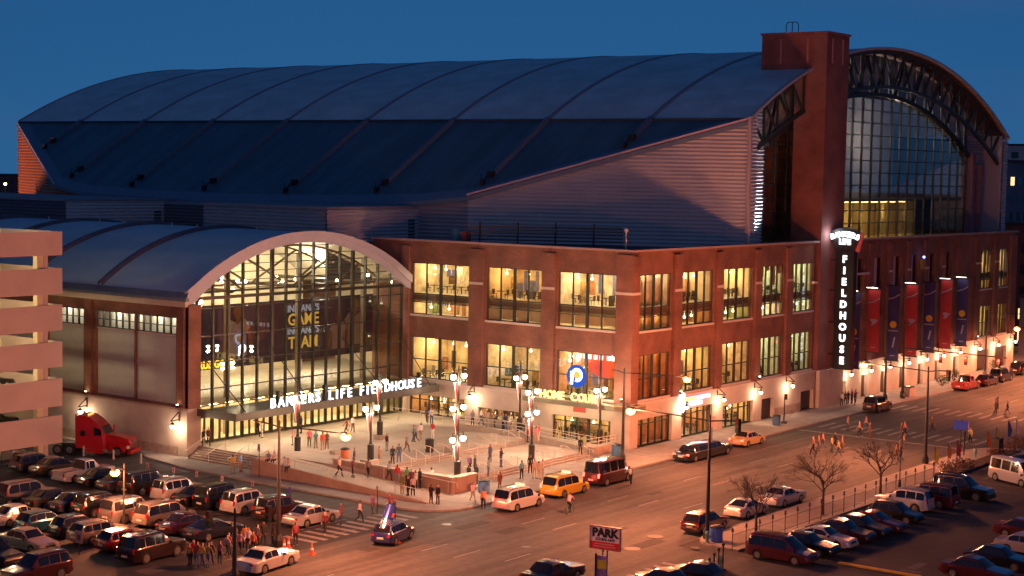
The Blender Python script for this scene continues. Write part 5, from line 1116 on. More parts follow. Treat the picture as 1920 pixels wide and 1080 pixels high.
def bush(x, y, z, r, h, m, label, seed, trunk=False):
    r_ = random.Random(seed); t = thing('bush', label, 'bush', (x, y, z)); b = B()
    for i in range(420):
        v = Vector((r_.gauss(0, 1), r_.gauss(0, 1), r_.gauss(0, 1))).normalized() * (r_.random() ** .4); c = Vector((v.x * r, v.y * r, h * .55 + v.z * h * .5)); s = r_.uniform(.05, .13)
        u = Vector((r_.gauss(0, 1), r_.gauss(0, 1), r_.gauss(0, 1))).normalized(); w = u.orthogonal().normalized(); b.q([c - u * s, c - w * s * .6, c + u * s, c + w * s * .6])
    b.build('foliage', m, t, kind='stuff'); b = B()
    for k in range(5): a = k * 1.3; b.tube((0, 0, 0), (math.cos(a) * r * .5, math.sin(a) * r * .5, h * .6), .03, .015, n=4)
    b.build('stem', bark, t); return t
for i, (x, y, r, h, lb) in enumerate(((70.6, -3.6, .9, 1.5, 'round dark shrub in front of the red pickup'), (76.6, -2.7, .8, 1.7, 'shrub behind the red pickup'), (92, -2.6, .9, 1.8, 'taller shrub behind the third parked dark car'))): bush(x, y, .15, r, h, leafm, lb, i)
for i, (x, y, r, h, lb) in enumerate(((9.8, -29.2, 1.2, 1.0, 'low reddish shrub at the foot of the orange flag'), (13.0, -29.4, 1.3, .9, 'low reddish shrub under the dark red flag'), (21.4, -29.5, 1.0, .9, 'low shrub in front of the dark utility box'), (25.5, -29.5, 1.4, 1.0, 'low reddish shrub under the further yellow flag'), (29.5, -29.0, 1.4, 1.0, 'low reddish shrub at the right edge by the pale flag'))): bush(x, y, .15, r, h, leafr, lb, 20 + i)
B().prism([(8, -30.2), (26, -30.2), (26, -28.6), (8, -28.6)], .14, .2).build('planting_bed', M('mulch', (.05, .03, .02), .95, noise=.4, scale=4), kind='structure')

# ================================================================== FAR CITY
city = random.Random(11)
def far_building(x, y, w, d, h, col, lit, label, z=0, wc=(1, .6, .25), face='both'):
    t = thing('far_building', label, 'building', (x, y, 0)); m = M('far_%s' % '_'.join('%d' % (c * 100) for c in col), col, .9, noise=.15, scale=.1); B().box(0, w, 0, d, 0, h).build('wall', m, t)
    B().box(-.3, w + .3, -.3, d + .3, h, h + .5).build('roof', M('far_roof', (.05, .04, .045), .9), t)
    on, off = EM('far_lit_%s' % ('w' if wc[2] > .5 else 'o'), wc, 2.0), M('far_pane', (.03, .035, .05), .15); a = B(); c = B(); fl = int(h / 3.6)
    for k in range(fl):
        z0 = k * 3.6 + 1.1
        for i in range(int(w / 4)): (a if city.random() < lit else c).box(i * 4 + 1, i * 4 + 3, -.06, -.01, z0, z0 + 1.7)
        for i in range(int(d / 4)): (a if city.random() < lit else c).box(-.06, -.01, i * 4 + 1, i * 4 + 3, z0, z0 + 1.7)
    if a.v: a.build('window', on, t)
    if c.v: c.build('window', off, t)
    return t
far_building(250, 420, 160, 60, 22, (.12, .07, .06), .05, 'long dark low building on the left horizon')
far_building(110, 285, 30, 20, 15, (.10, .05, .05), .25, 'dark low building with lit windows left of the hall')
far_building(130, 5, 12, 24, 20, (.14, .06, .05), .5, 'dark brick block just right of the facade end')
far_building(190, 34, 40, 40, 31, (.14, .15, .20), .10, 'blue grey office block behind the right end')
far_building(320, 73, 60, 40, 37, (.55, .40, .40), .02, 'pale block with a dark screen on its roof at the right edge')
far_building(118, -2.5, 30, 6, 9, (.18, .17, .22), .0, 'low grey blue building beyond the facade')
B().box(330, 345, 74, 76, 37.6, 40).build('roof_screen', darkm, put('x', None)) if False else None
far_building(150, -60, 60, 25, 13, (.16, .08, .06), .3, 'low block past the far junction'); 
for i, (x, y, w, d, h) in enumerate(((-90, -230, 50, 30, 26), (-20, -260, 60, 30, 30), (55, -180, 45, 30, 22), (120, -210, 50, 30, 34), (190, -160, 60, 30, 24), (-170, -200, 50, 30, 40))):
    far_building(x, y, w, d, h, (.10, .07, .06), .0, 'city block number %s south of the street, mirrored in the arena glass' % ('one two three four five six'.split()[i]))
    t = thing('roof_floodlight', 'floodlights on the %s southern block, mirrored in the arena glass' % ('first second third fourth fifth sixth'.split()[i]), 'floodlight', (x + w * .4, y + d + .5, h)); 
    for k in range(3): B().box(k * 3.0, k * 3.0 + .8, 0, .3, 1 + .4 * k, 1.6 + .4 * k).build('lamp', EM('flood', (1, .8, .55), 40), t)

for i, (x, y, h, lb) in enumerate(((170, 24.4, 12.2, 'orange lamp low at the right edge before the dark block'), (172, 22.8, 10.6, 'second orange lamp at the right edge, just below the first'), (176, 22.0, 7.5, 'third orange lamp at the right edge near the road'), (170, 332.5, 20.7, 'upper lamp glowing on the left horizon'), (168, 334.1, 18.7, 'middle lamp glowing on the left horizon'), (166, 335.5, 17.3, 'lowest lamp glowing on the left horizon'))):
    t = thing('distant_lamp', lb, 'street lamp', (x, y, 0), 0, 'lamps in the distance'); B().tube((0, 0, 0), (0, 0, h - .3), .12, n=6).build('post', darkm, t); B().ball((0, 0, h), .42, 8).build('lens', EM('far_sodium', (1, .42, .12), 25), t)
cobra('street_lamp', (-2, 146, 0), 15.0, [(2.0, -2.0, True)], 'assumed tall street lamp behind the far end of the hall', e=60000)  # unseen lamp, assumed and extra strong, to light the brown end wall

CARS = [
    (('suv', -45.13, 39.57, 0, (0.4, 0.4, 0.38), 'silver suv parked in front of the garage ground level at the left edge'), {'group': 'cars parked in the left lot'}),
    (('wagon', -45.2, 33.73, 0, (0.07, 0.09, 0.13), 'blue grey estate car at the far left end of the first row'), {'group': 'cars parked in the left lot'}),
    (('sedan', -45.09, 31.02, 0, (0.09, 0.06, 0.035), 'dark brown sedan left of the white pickup'), {'group': 'cars parked in the left lot'}),
    (('pickup', -45.34, 26.95, 0, (0.66, 0.64, 0.62), 'white pickup truck with open cargo bed near the red truck'), {'group': 'cars parked in the left lot', 'cat': 'pickup'}),
    (('sedan', -45.8, 23.84, 0, (0.012, 0.012, 0.016), 'black sedan right behind the white pickup'), {'group': 'cars parked in the left lot'}),
    (('sedan', -45.68, 21.29, 0, (0.1, 0.11, 0.14), 'grey blue sedan between the black sedan and the long dark suv'), {'group': 'cars parked in the left lot'}),
    (('bigsuv', -45.42, 18.47, 0, (0.035, 0.022, 0.02), 'long dark brown suv left of the white suv in the first row'), {'group': 'cars parked in the left lot', 'cat': 'suv'}),
    (('suv', -45.45, 14.69, 0, (0.66, 0.64, 0.62), 'white suv with roof rails in the middle of the first row'), {'group': 'cars parked in the left lot', 'cat': 'suv'}),
    (('sedan', -45.56, 11.95, 0, (0.012, 0.012, 0.016), 'black sedan just right of the white suv with roof rails'), {'group': 'cars parked in the left lot'}),
    (('bigsuv', -45.13, 9.77, 0, (0.012, 0.016, 0.035), 'navy black suv left of the white suv with black windows'), {'group': 'cars parked in the left lot', 'cat': 'suv'}),
    (('suv', -45.14, 6.83, 0, (0.6, 0.57, 0.56), 'white suv with black windows, left of the dark red crossover'), {'group': 'cars parked in the left lot', 'cat': 'suv'}),
    (('suv', -45.17, 3.29, 0, (0.07, 0.015, 0.02), 'dark red crossover behind the tall lamp pole'), {'group': 'cars parked in the left lot', 'cat': 'suv'}),
    (('sedan', -45.22, -0.1, 0, (0.42, 0.42, 0.44), 'silver sedan at the near end of the first row by the crowd'), {'group': 'cars parked in the left lot'}),
    (('minivan', -54.43, 22.91, 0, (0.4, 0.36, 0.34), 'silver grey minivan with orange lit tailgate at the left edge'), {'group': 'cars parked in the left lot', 'cat': 'minivan'}),
    (('sedan', -54.24, 19.75, 0, (0.05, 0.055, 0.045), 'dark olive sedan right of the silver grey minivan'), {'group': 'cars parked in the left lot'}),
    (('sedan', -53.82, 17.15, 0, (0.03, 0.045, 0.1), 'dark blue sedan with orange lit boot in the second row'), {'group': 'cars parked in the left lot'}),
    (('suv', -53.6, 14.5, 0, (0.012, 0.012, 0.016), 'black suv in the second row left of the silver suv'), {'group': 'cars parked in the left lot', 'cat': 'suv'}),
    (('bigsuv', -53.49, 11.08, 0, (0.36, 0.34, 0.34), 'silver suv with dark rear window just left of the glowing lot lamp'), {'group': 'cars parked in the left lot', 'cat': 'suv'}),
    (('minivan', -52.59, 8.32, 0, (0.4, 0.36, 0.3), 'silver gold minivan right under the glowing lot lamp'), {'group': 'cars parked in the left lot', 'cat': 'minivan'}),
    (('sedan', -53.5, 4.8, 0, (0.09, 0.02, 0.05), 'maroon sedan in front of the glowing lot lamp'), {'group': 'cars parked in the left lot'}),
    (('coupe', -53.42, 1.99, 0, (0.012, 0.022, 0.06), 'dark blue coupe beside the crowd in the left lot'), {'group': 'cars parked in the left lot'}),
    (('sedan', -58.24, 22.69, 0, (0.03, 0.07, 0.12), 'blue sedan cut off by the left edge'), {'group': 'cars parked in the left lot'}),
    (('sedan', -59.99, 16.52, 0, (0.66, 0.64, 0.62), 'white sedan at the left edge behind the tan sedan'), {'group': 'cars parked in the left lot'}),
    (('hatch', -60.16, 13.22, 0, (0.015, 0.13, 0.22), 'teal hatchback between the white sedan and the navy hatchback'), {'group': 'cars parked in the left lot', 'cat': 'hatchback'}),
    (('hatch', -59.42, 10.24, 0, (0.01, 0.014, 0.035), 'navy hatchback right of the teal one'), {'group': 'cars parked in the left lot', 'cat': 'hatchback'}),
    (('wagon', -59.58, 7.41, 0, (0.34, 0.3, 0.26), 'gold silver estate car with orange lit tailgate in the third row'), {'group': 'cars parked in the left lot'}),
    (('hatch', -60.21, 3.96, 0, (0.28, 0.012, 0.02), 'bright red hatchback squeezed behind the big dark suv'), {'group': 'cars parked in the left lot', 'cat': 'hatchback'}),
    (('bigsuv', -60.83, 0.25, 4, (0.035, 0.008, 0.012), 'big dark maroon suv at the front of the third row'), {'group': 'cars parked in the left lot', 'cat': 'suv'}),
    (('sedan', -64.79, 8.83, -88, (0.5, 0.4, 0.27), 'tan sedan facing the camera side at the bottom left'), {'group': 'cars parked in the left lot'}),
    (('suv', -69.05, 7.06, -88, (0.012, 0.012, 0.016), 'black suv cut off by the left edge below the tan sedan'), {'group': 'cars parked in the left lot', 'cat': 'suv'}),
    (('suv', -69.94, 1.17, 180, (0.13, 0.01, 0.018), 'dark red suv at the bottom left corner, facing away from the street'), {'group': 'cars parked in the left lot', 'cat': 'suv'}),
    (('bigsedan', -57.65, -7.8, 8, (0.66, 0.64, 0.62), 'white police style sedan at the bottom beside the cones'), {'group': 'vehicles in the street'}),
    (('limo', 1.89, -7.46, 0, (0.012, 0.012, 0.02), 'long black stretch limousine at the kerb with lit tail lights'), {'lit': True, 'group': 'vehicles in the street', 'cat': 'limousine'}),
    (('sedan', 11.41, -7.05, 0, (0.62, 0.42, 0.2), 'gold and white sedan ahead of the limousine'), {'lit': True, 'group': 'vehicles in the street'}),
    (('minivan', -29.64, -8.49, 0, (0.66, 0.64, 0.62), 'white taxi minivan with lit tail lights at the corner kerb'), {'lit': True, 'group': 'vehicles in the street', 'cat': 'minivan'}),
    (('minivan', -22.41, -8.05, 0, (0.8, 0.48, 0.02), 'yellow taxi minivan with lit tail lights behind the white one'), {'lit': True, 'group': 'vehicles in the street', 'cat': 'minivan'}),
    (('van', -15.39, -7.82, 0, (0.13, 0.012, 0.018), 'maroon passenger van with a man leaning at its front door'), {'lit': True, 'group': 'vehicles in the street', 'cat': 'van'}),
    (('hatch', -45.61, -8.82, 14, (0.05, 0.06, 0.26), 'small blue promotional car carrying a giant drink can'), {'group': 'vehicles in the street', 'cat': 'hatchback'}),
    (('wagon', -26.74, -24.36, 0, (0.12, 0.012, 0.018), 'dark red hatchback parked at the near kerb by the tall pole'), {'group': 'vehicles in the street'}),
    (('coupe', -19.73, -24.09, 0, (0.66, 0.64, 0.62), 'white two door car parked behind the old white saloon'), {'group': 'vehicles in the street'}),
    (('bigsedan', -13.39, -24.05, 0, (0.55, 0.55, 0.58), 'old white saloon with long boot parked at the near kerb'), {'group': 'vehicles in the street'}),
    (('suv', 43.96, -6.49, 0, (0.07, 0.01, 0.015), 'dark maroon suv standing at the crossing near the steel doors'), {'group': 'vehicles in the street', 'cat': 'suv'}),
    (('pickup', 71.24, -6.53, 0, (0.45, 0.03, 0.03), 'red pickup parked at the far kerb with a cream bed cover'), {'group': 'vehicles in the street', 'cat': 'pickup'}),
    (('sedan', 77.23, -6.97, 0, (0.1, 0.01, 0.02), 'dark red sedan parked ahead of the red pickup'), {'group': 'vehicles in the street'}),
    (('suv', 83.24, -6.78, 0, (0.03, 0.03, 0.06), 'dark blue suv third along at the far kerb'), {'group': 'vehicles in the street', 'cat': 'suv'}),
    (('suv', 93.12, -5.95, 0, (0.03, 0.01, 0.015), 'black suv at the far right edge of the far kerb'), {'group': 'vehicles in the street', 'cat': 'suv'}),
    (('minivan', -31.86, -33.63, -90, (0.17, 0.012, 0.028), 'dark red minivan first in the right lot row'), {'group': 'cars parked in the right lot', 'cat': 'minivan'}),
    (('sedan', -28.56, -33.9, -90, (0.012, 0.012, 0.016), 'black sedan between the dark red minivan and the white coupe'), {'group': 'cars parked in the right lot'}),
    (('coupe', -25.48, -33.88, -90, (0.66, 0.64, 0.62), 'white coupe in the right lot'), {'group': 'cars parked in the right lot'}),
    (('sedan', -22.58, -33.96, -90, (0.09, 0.02, 0.022), 'brown red sedan just right of the white coupe'), {'group': 'cars parked in the right lot'}),
    (('sedan', -20.03, -34.13, -90, (0.022, 0.02, 0.03), 'dark grey sedan fifth in the right lot row'), {'group': 'cars parked in the right lot'}),
    (('coupe', -17.61, -34.4, -90, (0.18, 0.01, 0.018), 'dark red coupe left of the black hatchback'), {'group': 'cars parked in the right lot'}),
    (('hatch', -13.52, -34.24, -90, (0.012, 0.012, 0.016), 'black hatchback in front of the white suv in the right lot'), {'group': 'cars parked in the right lot', 'cat': 'hatchback'}),
    (('suv', -8.63, -32.78, 90, (0.6, 0.6, 0.64), 'white suv with its tail to the camera in the right lot'), {'group': 'cars parked in the right lot', 'cat': 'suv'}),
    (('bigsuv', -5.74, -33.57, 90, (0.2, 0.012, 0.025), 'dark red suv between the white and the big black suv'), {'group': 'cars parked in the right lot', 'cat': 'suv'}),
    (('bigsuv', -0.54, -34.68, -90, (0.012, 0.014, 0.022), 'big black suv under the yellow flag'), {'group': 'cars parked in the right lot', 'cat': 'suv'}),
    (('van', 9.41, -35.73, -118, (0.62, 0.6, 0.62), 'white van at the right edge facing the camera'), {'group': 'cars parked in the right lot', 'cat': 'van'}),
    (('sedan', -27.82, -46.51, -90, (0.13, 0.01, 0.02), 'dark red sedan nearest in the bottom right corner'), {'group': 'cars parked in the right lot'}),
    (('sedan', -23.33, -46.42, -90, (0.016, 0.018, 0.04), 'dark navy sedan second in the bottom right group'), {'group': 'cars parked in the right lot'}),
    (('sedan', -17.84, -46.62, -90, (0.38, 0.38, 0.42), 'silver sedan third in the bottom right group, cut by the edge'), {'group': 'cars parked in the right lot'}),
    (('sedan', -12.7, -44.62, -90, (0.16, 0.012, 0.02), 'dark red sedan furthest back in the bottom right group'), {'group': 'cars parked in the right lot'}),
    (('bigsedan', -47.78, -24.86, 0, (0.012, 0.014, 0.022), 'black sedan at the bottom edge left of the park sign'), {'group': 'vehicles in the street'}),
    (('sedan', -41.67, -33.14, -90, (0.014, 0.018, 0.035), 'dark sedan with bright roof reflections at the bottom edge'), {'group': 'cars parked in the right lot'}),
    (('sedan', -44.91, -32.32, -90, (0.06, 0.01, 0.01), 'dark red car mostly below the bottom edge beside the lantern posts'), {'group': 'cars parked in the right lot'}),
    (('pickup', -47.5, 40.2, 0, (0.66, 0.64, 0.62), 'white pickup truck on the third garage deck'), {'group': 'cars inside the garage', 'z': 6.3}),
    (('sedan', -43.6, 43.0, 0, (0.012, 0.012, 0.016), 'black sedan near the column on the third garage deck'), {'group': 'cars inside the garage', 'z': 6.3}),
    (('sedan', -48.5, 40.2, 0, (0.4, 0.01, 0.02), 'red sedan on the second garage deck'), {'group': 'cars inside the garage', 'z': 2.87}),
    (('sedan', -44.2, 41.5, 0, (0.12, 0.14, 0.12), 'grey green sedan on the second garage deck'), {'group': 'cars inside the garage', 'z': 2.87}),
]
PEOPLE = [
    (-31.08, 27.42, 1.05, 292, 'stand', (0.015, 0.015, 0.02), (0.015, 0.015, 0.02), 'person in black at the head of the left stone steps beside the wall', 'people around the arena'),
    (-30.33, 27.5, 1.05, 234, 'walk', (0.14, 0.07, 0.04), (0.015, 0.015, 0.02), 'person in dark brown walking down the left end of the stone steps', 'people around the arena'),
    (-35.12, 19.15, 0.15, 41, 'stand', (0.6, 0.4, 0.06), (0.3, 0.24, 0.16), 'person in a yellow shirt on the pavement below the steps', 'people around the arena'),
    (-34.31, 19.05, 0.15, 289, 'stand', (0.2, 0.42, 0.7), (0.4, 0.28, 0.18), 'person in a light blue shirt and shorts beside the yellow shirted one', 'people around the arena'),
    (-23.7, 27.73, 1.05, 250, 'walk', (0.015, 0.015, 0.02), (0.015, 0.015, 0.02), 'person in black walking past the doors under the canopy', 'people around the arena'),
    (-23.64, 27.2, 1.05, 282, 'walk2', (0.7, 0.66, 0.62), (0.7, 0.66, 0.62), 'person all in white walking past the doors under the canopy', 'people around the arena'),
    (-24.73, 21.95, 1.05, 128, 'stand', (0.7, 0.3, 0.3), (0.3, 0.24, 0.16), 'person in pale pink behind the left terrace lamp post', 'people around the arena'),
    (-19.15, 26.24, 1.05, 143, 'stand', (0.03, 0.05, 0.12), (0.015, 0.015, 0.02), 'person in navy right behind the left terrace lamp post', 'people around the arena'),
    (-24.54, 19.97, 1.05, 222, 'stand', (0.75, 0.15, 0.2), (0.1, 0.13, 0.06), 'person in a bright pink shirt and green shorts, left in the group of four', 'people around the arena'),
    (-24.56, 19.12, 1.05, 248, 'cross', (0.12, 0.32, 0.34), (0.4, 0.28, 0.18), 'person in a teal shirt and tan shorts, second in the group of four', 'people around the arena'),
    (-24.98, 17.83, 1.05, 62, 'stand', (0.6, 0.1, 0.06), (0.4, 0.28, 0.18), 'person in a red orange shirt, third in the group of four', 'people around the arena'),
    (-24.06, 18.15, 1.05, 207, 'stand', (0.14, 0.07, 0.04), (0.14, 0.07, 0.04), 'person all in brown, right end of the group of four', 'people around the arena'),
    (-16.56, 22.53, 1.05, 143, 'walk', (0.55, 0.15, 0.1), (0.14, 0.07, 0.04), 'person in rust red walking with someone in white before the doors', 'people around the arena'),
    (-15.42, 22.78, 1.05, 354, 'walk2', (0.7, 0.66, 0.62), (0.14, 0.07, 0.04), 'person in a white shirt walking just right of the rust red one', 'people around the arena'),
    (-33.59, 16.24, 1.55, 200, 'sit', (0.22, 0.22, 0.24), (0.015, 0.015, 0.02), 'person in grey sitting at the left end of the low wall', 'people around the arena'),
    (-33.24, 15.86, 1.55, 200, 'sit', (0.7, 0.66, 0.62), (0.015, 0.015, 0.02), 'person in white sitting second along the low wall', 'people around the arena'),
    (-34.13, 13.72, 1.45, 200, 'sit', (0.7, 0.66, 0.62), (0.22, 0.22, 0.24), 'person in white sitting with legs over the low wall', 'people around the arena'),
    (-34.47, 12.93, 1.45, 200, 'sit', (0.6, 0.5, 0.45), (0.015, 0.015, 0.02), 'person in beige sitting rightmost on the low wall', 'people around the arena'),
    (-32.15, 9.09, 0.68, 274, 'walk', (0.7, 0.45, 0.36), (0.015, 0.015, 0.02), 'person in a peach top and black trousers at the top of the ramp', 'people around the arena'),
    (-31.52, 8.04, 0.63, 104, 'walk2', (0.14, 0.02, 0.05), (0.015, 0.015, 0.02), 'person in maroon leaning over the ramp rail', 'people around the arena'),
    (-27.84, 11.26, 0.77, 311, 'stand', (0.14, 0.02, 0.05), (0.14, 0.07, 0.04), 'person in purple brown standing by the inner wall of the ramp', 'people around the arena'),
    (-30.82, 6.93, 0.58, 16, 'walk', (0.2, 0.14, 0.12), (0.015, 0.015, 0.02), 'person in dark grey brown midway down the ramp', 'people around the arena'),
    (-27.07, 8.95, 1.05, 352, 'stand', (0.5, 0.3, 0.18), (0.4, 0.28, 0.18), 'person in tan beside the lamp pedestal on the wall', 'people around the arena'),
    (-29.87, 5.36, 0.51, 258, 'walk', (0.22, 0.22, 0.24), (0.015, 0.015, 0.02), 'person in grey walking down the ramp before the crowd', 'people around the arena'),
    (-30.41, 3.92, 0.44, 25, 'stand', (0.5, 0.03, 0.04), (0.22, 0.22, 0.24), 'person in a bright red shirt on the ramp', 'people around the arena'),
    (-33.02, 1.14, 0.31, 186, 'stand', (0.16, 0.14, 0.05), (0.3, 0.24, 0.16), 'person in olive at the left of the ramp crowd', 'people around the arena'),
    (-30.39, 2.85, 0.39, 198, 'stand', (0.12, 0.35, 0.12), (0.015, 0.015, 0.02), 'person in a green shirt in the middle of the ramp crowd', 'people around the arena'),
    (-33.09, 0.44, 0.28, 158, 'cross', (0.015, 0.015, 0.02), (0.015, 0.015, 0.02), 'person in black at the front of the ramp crowd', 'people around the arena'),
    (-32.77, 0.18, 0.27, 33, 'stand', (0.6, 0.4, 0.4), (0.015, 0.015, 0.02), 'person in a white and red top at the front of the ramp crowd', 'people around the arena'),
    (-31.05, 1.82, 0.34, 229, 'stand', (0.14, 0.02, 0.05), (0.015, 0.015, 0.02), 'person in maroon at the centre of the ramp crowd', 'people around the arena'),
    (-30.76, 1.59, 0.33, 178, 'phone', (0.7, 0.66, 0.62), (0.015, 0.015, 0.02), 'person in a white shirt at the right of the ramp crowd', 'people around the arena'),
    (-30.16, 1.62, 0.33, 340, 'stand', (0.015, 0.015, 0.02), (0.015, 0.015, 0.02), 'person in black at the right end of the ramp crowd', 'people around the arena'),
    (-33.86, -2.69, 0.15, 0, 'phone', (0.015, 0.015, 0.02), (0.015, 0.015, 0.02), 'left of the couple in black on the corner pavement', 'people around the arena'),
    (-33.65, -3.25, 0.15, 180, 'stand', (0.015, 0.015, 0.02), (0.015, 0.015, 0.02), 'right of the couple in black on the corner pavement', 'people around the arena'),
    (-21.13, 13.27, 1.05, 275, 'stand', (0.015, 0.015, 0.02), (0.22, 0.22, 0.24), 'person in black with grey trousers alone on the terrace', 'people around the arena'),
    (-26.47, 7.9, 1.05, 211, 'stand', (0.015, 0.015, 0.02), (0.015, 0.015, 0.02), 'person all in black near the upper steps, left of two', 'people around the arena'),
    (-25.27, 8.19, 1.05, 47, 'stand', (0.06, 0.06, 0.07), (0.07, 0.1, 0.18), 'person in dark grey near the upper steps, right of two', 'people around the arena'),
    (-20.32, 11.53, 1.05, 274, 'walk', (0.22, 0.22, 0.24), (0.14, 0.07, 0.04), 'person in light grey striding across the terrace', 'people around the arena'),
    (-15.48, 14.79, 1.05, 304, 'walk2', (0.22, 0.22, 0.24), (0.07, 0.1, 0.18), 'person in grey walking with others in the middle of the terrace', 'people around the arena'),
    (-15.54, 14.4, 1.05, 122, 'walk', (0.3, 0.28, 0.3), (0.06, 0.06, 0.07), 'person in mid grey second in the walking group', 'people around the arena'),
    (-14.01, 15.08, 1.05, 33, 'walk', (0.7, 0.66, 0.62), (0.3, 0.24, 0.16), 'person in white third in the walking group', 'people around the arena'),
    (-12.98, 14.44, 1.05, 359, 'cross', (0.5, 0.03, 0.04), (0.7, 0.66, 0.62), 'person in a red shirt and white trousers on the terrace', 'people around the arena'),
    (-5.74, 21.16, 1.05, 213, 'walk', (0.07, 0.1, 0.18), (0.14, 0.07, 0.04), 'person in blue far back by the brick wing entrance', 'people around the arena'),
    (-5.71, 20.6, 1.05, 214, 'walk2', (0.7, 0.66, 0.62), (0.07, 0.1, 0.18), 'person in white far back by the brick wing entrance', 'people around the arena'),
    (-26.2, 3.55, 0.6, 79, 'sit', (0.7, 0.66, 0.62), (0.14, 0.07, 0.04), 'child in white sitting on the lower terrace', 'people around the arena'),
    (-22.98, 1.92, 0.6, 258, 'stand', (0.22, 0.08, 0.22), (0.015, 0.015, 0.02), 'person in purple standing on the lower terrace, left of two', 'people around the arena'),
    (-23.06, 1.25, 0.6, 111, 'stand', (0.05, 0.06, 0.03), (0.015, 0.015, 0.02), 'person in dark green standing right of the purple one', 'people around the arena'),
    (-25.11, 0.34, 0.15, 171, 'stand', (0.015, 0.015, 0.02), (0.015, 0.015, 0.02), 'person in black on the steps below the purple shirted one', 'people around the arena'),
    (-24.64, -0.17, 0.15, 172, 'stand', (0.02, 0.02, 0.03), (0.06, 0.06, 0.07), 'person in black and grey on the steps, right of another in black', 'people around the arena'),
    (-23.27, -0.4, 0.6, 318, 'stand', (0.22, 0.22, 0.24), (0.07, 0.1, 0.18), 'person in grey shirt and jeans near the lower steps', 'people around the arena'),
    (-17.47, 3.84, 0.6, 172, 'stand', (0.12, 0.14, 0.24), (0.07, 0.1, 0.18), 'person in denim blue behind the grey shirted one', 'people around the arena'),
    (-18.55, 1.78, 0.6, 278, 'cross', (0.05, 0.05, 0.05), (0.07, 0.1, 0.18), 'person in black with a white badge, alone on the lower terrace', 'people around the arena'),
    (-30.89, -4.69, 0.15, 246, 'walk', (0.7, 0.4, 0.42), (0.3, 0.24, 0.16), 'person in pink walking at the kerb corner', 'people around the arena'),
    (-32.85, -7.33, 0.15, 200, 'stand', (0.75, 0.25, 0.08), (0.015, 0.015, 0.02), 'person in an orange vest directing at the kerb', 'people around the arena'),
    (-25.94, -3.74, 0.15, 75, 'stand', (0.16, 0.03, 0.03), (0.14, 0.07, 0.04), 'person in dark red behind the white taxi minivan', 'people around the arena'),
    (-19.95, -1.62, 0.15, 66, 'stand', (0.12, 0.32, 0.34), (0.015, 0.015, 0.02), 'person in pale teal at the foot of the lower steps', 'people around the arena'),
    (-19.52, -2.23, 0.6, 32, 'stand', (0.015, 0.015, 0.02), (0.015, 0.015, 0.02), 'person in black at the steps under the two globe lamp', 'people around the arena'),
    (-19.18, -2.46, 0.15, 236, 'stand', (0.6, 0.38, 0.28), (0.4, 0.28, 0.18), 'tall person in peach in the group by the lower steps', 'people around the arena'),
    (-19.12, -2.9, 0.15, 349, 'stand', (0.5, 0.34, 0.24), (0.4, 0.28, 0.18), 'person in beige in the middle of the group by the lower steps', 'people around the arena'),
    (-18.48, -2.84, 0.15, 305, 'stand', (0.65, 0.42, 0.34), (0.5, 0.3, 0.25), 'person in pale pink at the right of the group by the lower steps', 'people around the arena'),
    (-8.2, 0.15, 0.6, 226, 'stand', (0.015, 0.015, 0.02), (0.015, 0.015, 0.02), 'person in black at the right end of the lower terrace', 'people around the arena'),
    (-6.68, 0.7, 0.6, 68, 'walk', (0.25, 0.4, 0.15), (0.4, 0.28, 0.18), 'person in light green climbing by the corner planter', 'people around the arena'),
    (-1.99, 18.1, 0.73, 60, 'stand', (0.22, 0.22, 0.24), (0.015, 0.015, 0.02), 'person in a grey top, first in the queue along the brick wing', 'people around the arena'),
    (-0.77, 17.92, 0.72, 324, 'walk', (0.7, 0.66, 0.62), (0.07, 0.1, 0.18), 'person in a white top, second in the queue along the brick wing', 'people around the arena'),
    (-1.0, 16.89, 0.69, 206, 'walk2', (0.5, 0.4, 0.36), (0.3, 0.24, 0.16), 'person in a beige top, third in the queue along the brick wing', 'people around the arena'),
    (-0.68, 16.22, 0.67, 319, 'phone', (0.45, 0.36, 0.3), (0.14, 0.07, 0.04), 'person in a tan top, fourth in the queue along the brick wing', 'people around the arena'),
    (-0.99, 14.86, 0.63, 157, 'cross', (0.22, 0.22, 0.24), (0.015, 0.015, 0.02), 'person in a ash grey top, fifth in the queue along the brick wing', 'people around the arena'),
    (-1.02, 14.49, 0.62, 239, 'stand', (0.03, 0.05, 0.12), (0.07, 0.1, 0.18), 'person in a navy top, sixth in the queue along the brick wing', 'people around the arena'),
    (-1.0, 13.68, 0.59, 122, 'walk', (0.7, 0.66, 0.62), (0.3, 0.24, 0.16), 'person in a cream white top, seventh in the queue along the brick wing', 'people around the arena'),
    (-0.26, 13.47, 0.59, 263, 'walk2', (0.5, 0.45, 0.42), (0.14, 0.07, 0.04), 'person in a oatmeal top, eighth in the queue along the brick wing', 'people around the arena'),
    (-1.09, 12.17, 0.55, 68, 'phone', (0.4, 0.35, 0.33), (0.015, 0.015, 0.02), 'person in a brown grey top, ninth in the queue along the brick wing', 'people around the arena'),
    (0.26, 9.88, 0.48, 17, 'cross', (0.7, 0.66, 0.62), (0.07, 0.1, 0.18), 'person in a bright white top, tenth in the queue along the brick wing', 'people around the arena'),
    (0.19, 9.16, 0.45, 207, 'stand', (0.14, 0.02, 0.05), (0.3, 0.24, 0.16), 'person in a maroon top, eleventh in the queue along the brick wing', 'people around the arena'),
    (0.41, 8.59, 0.44, 250, 'walk', (0.7, 0.66, 0.62), (0.14, 0.07, 0.04), 'person in a plain white top, twelfth in the queue along the brick wing', 'people around the arena'),
    (0.68, 7.98, 0.42, 113, 'walk2', (0.5, 0.36, 0.3), (0.015, 0.015, 0.02), 'person in a salmon top, thirteenth in the queue along the brick wing', 'people around the arena'),
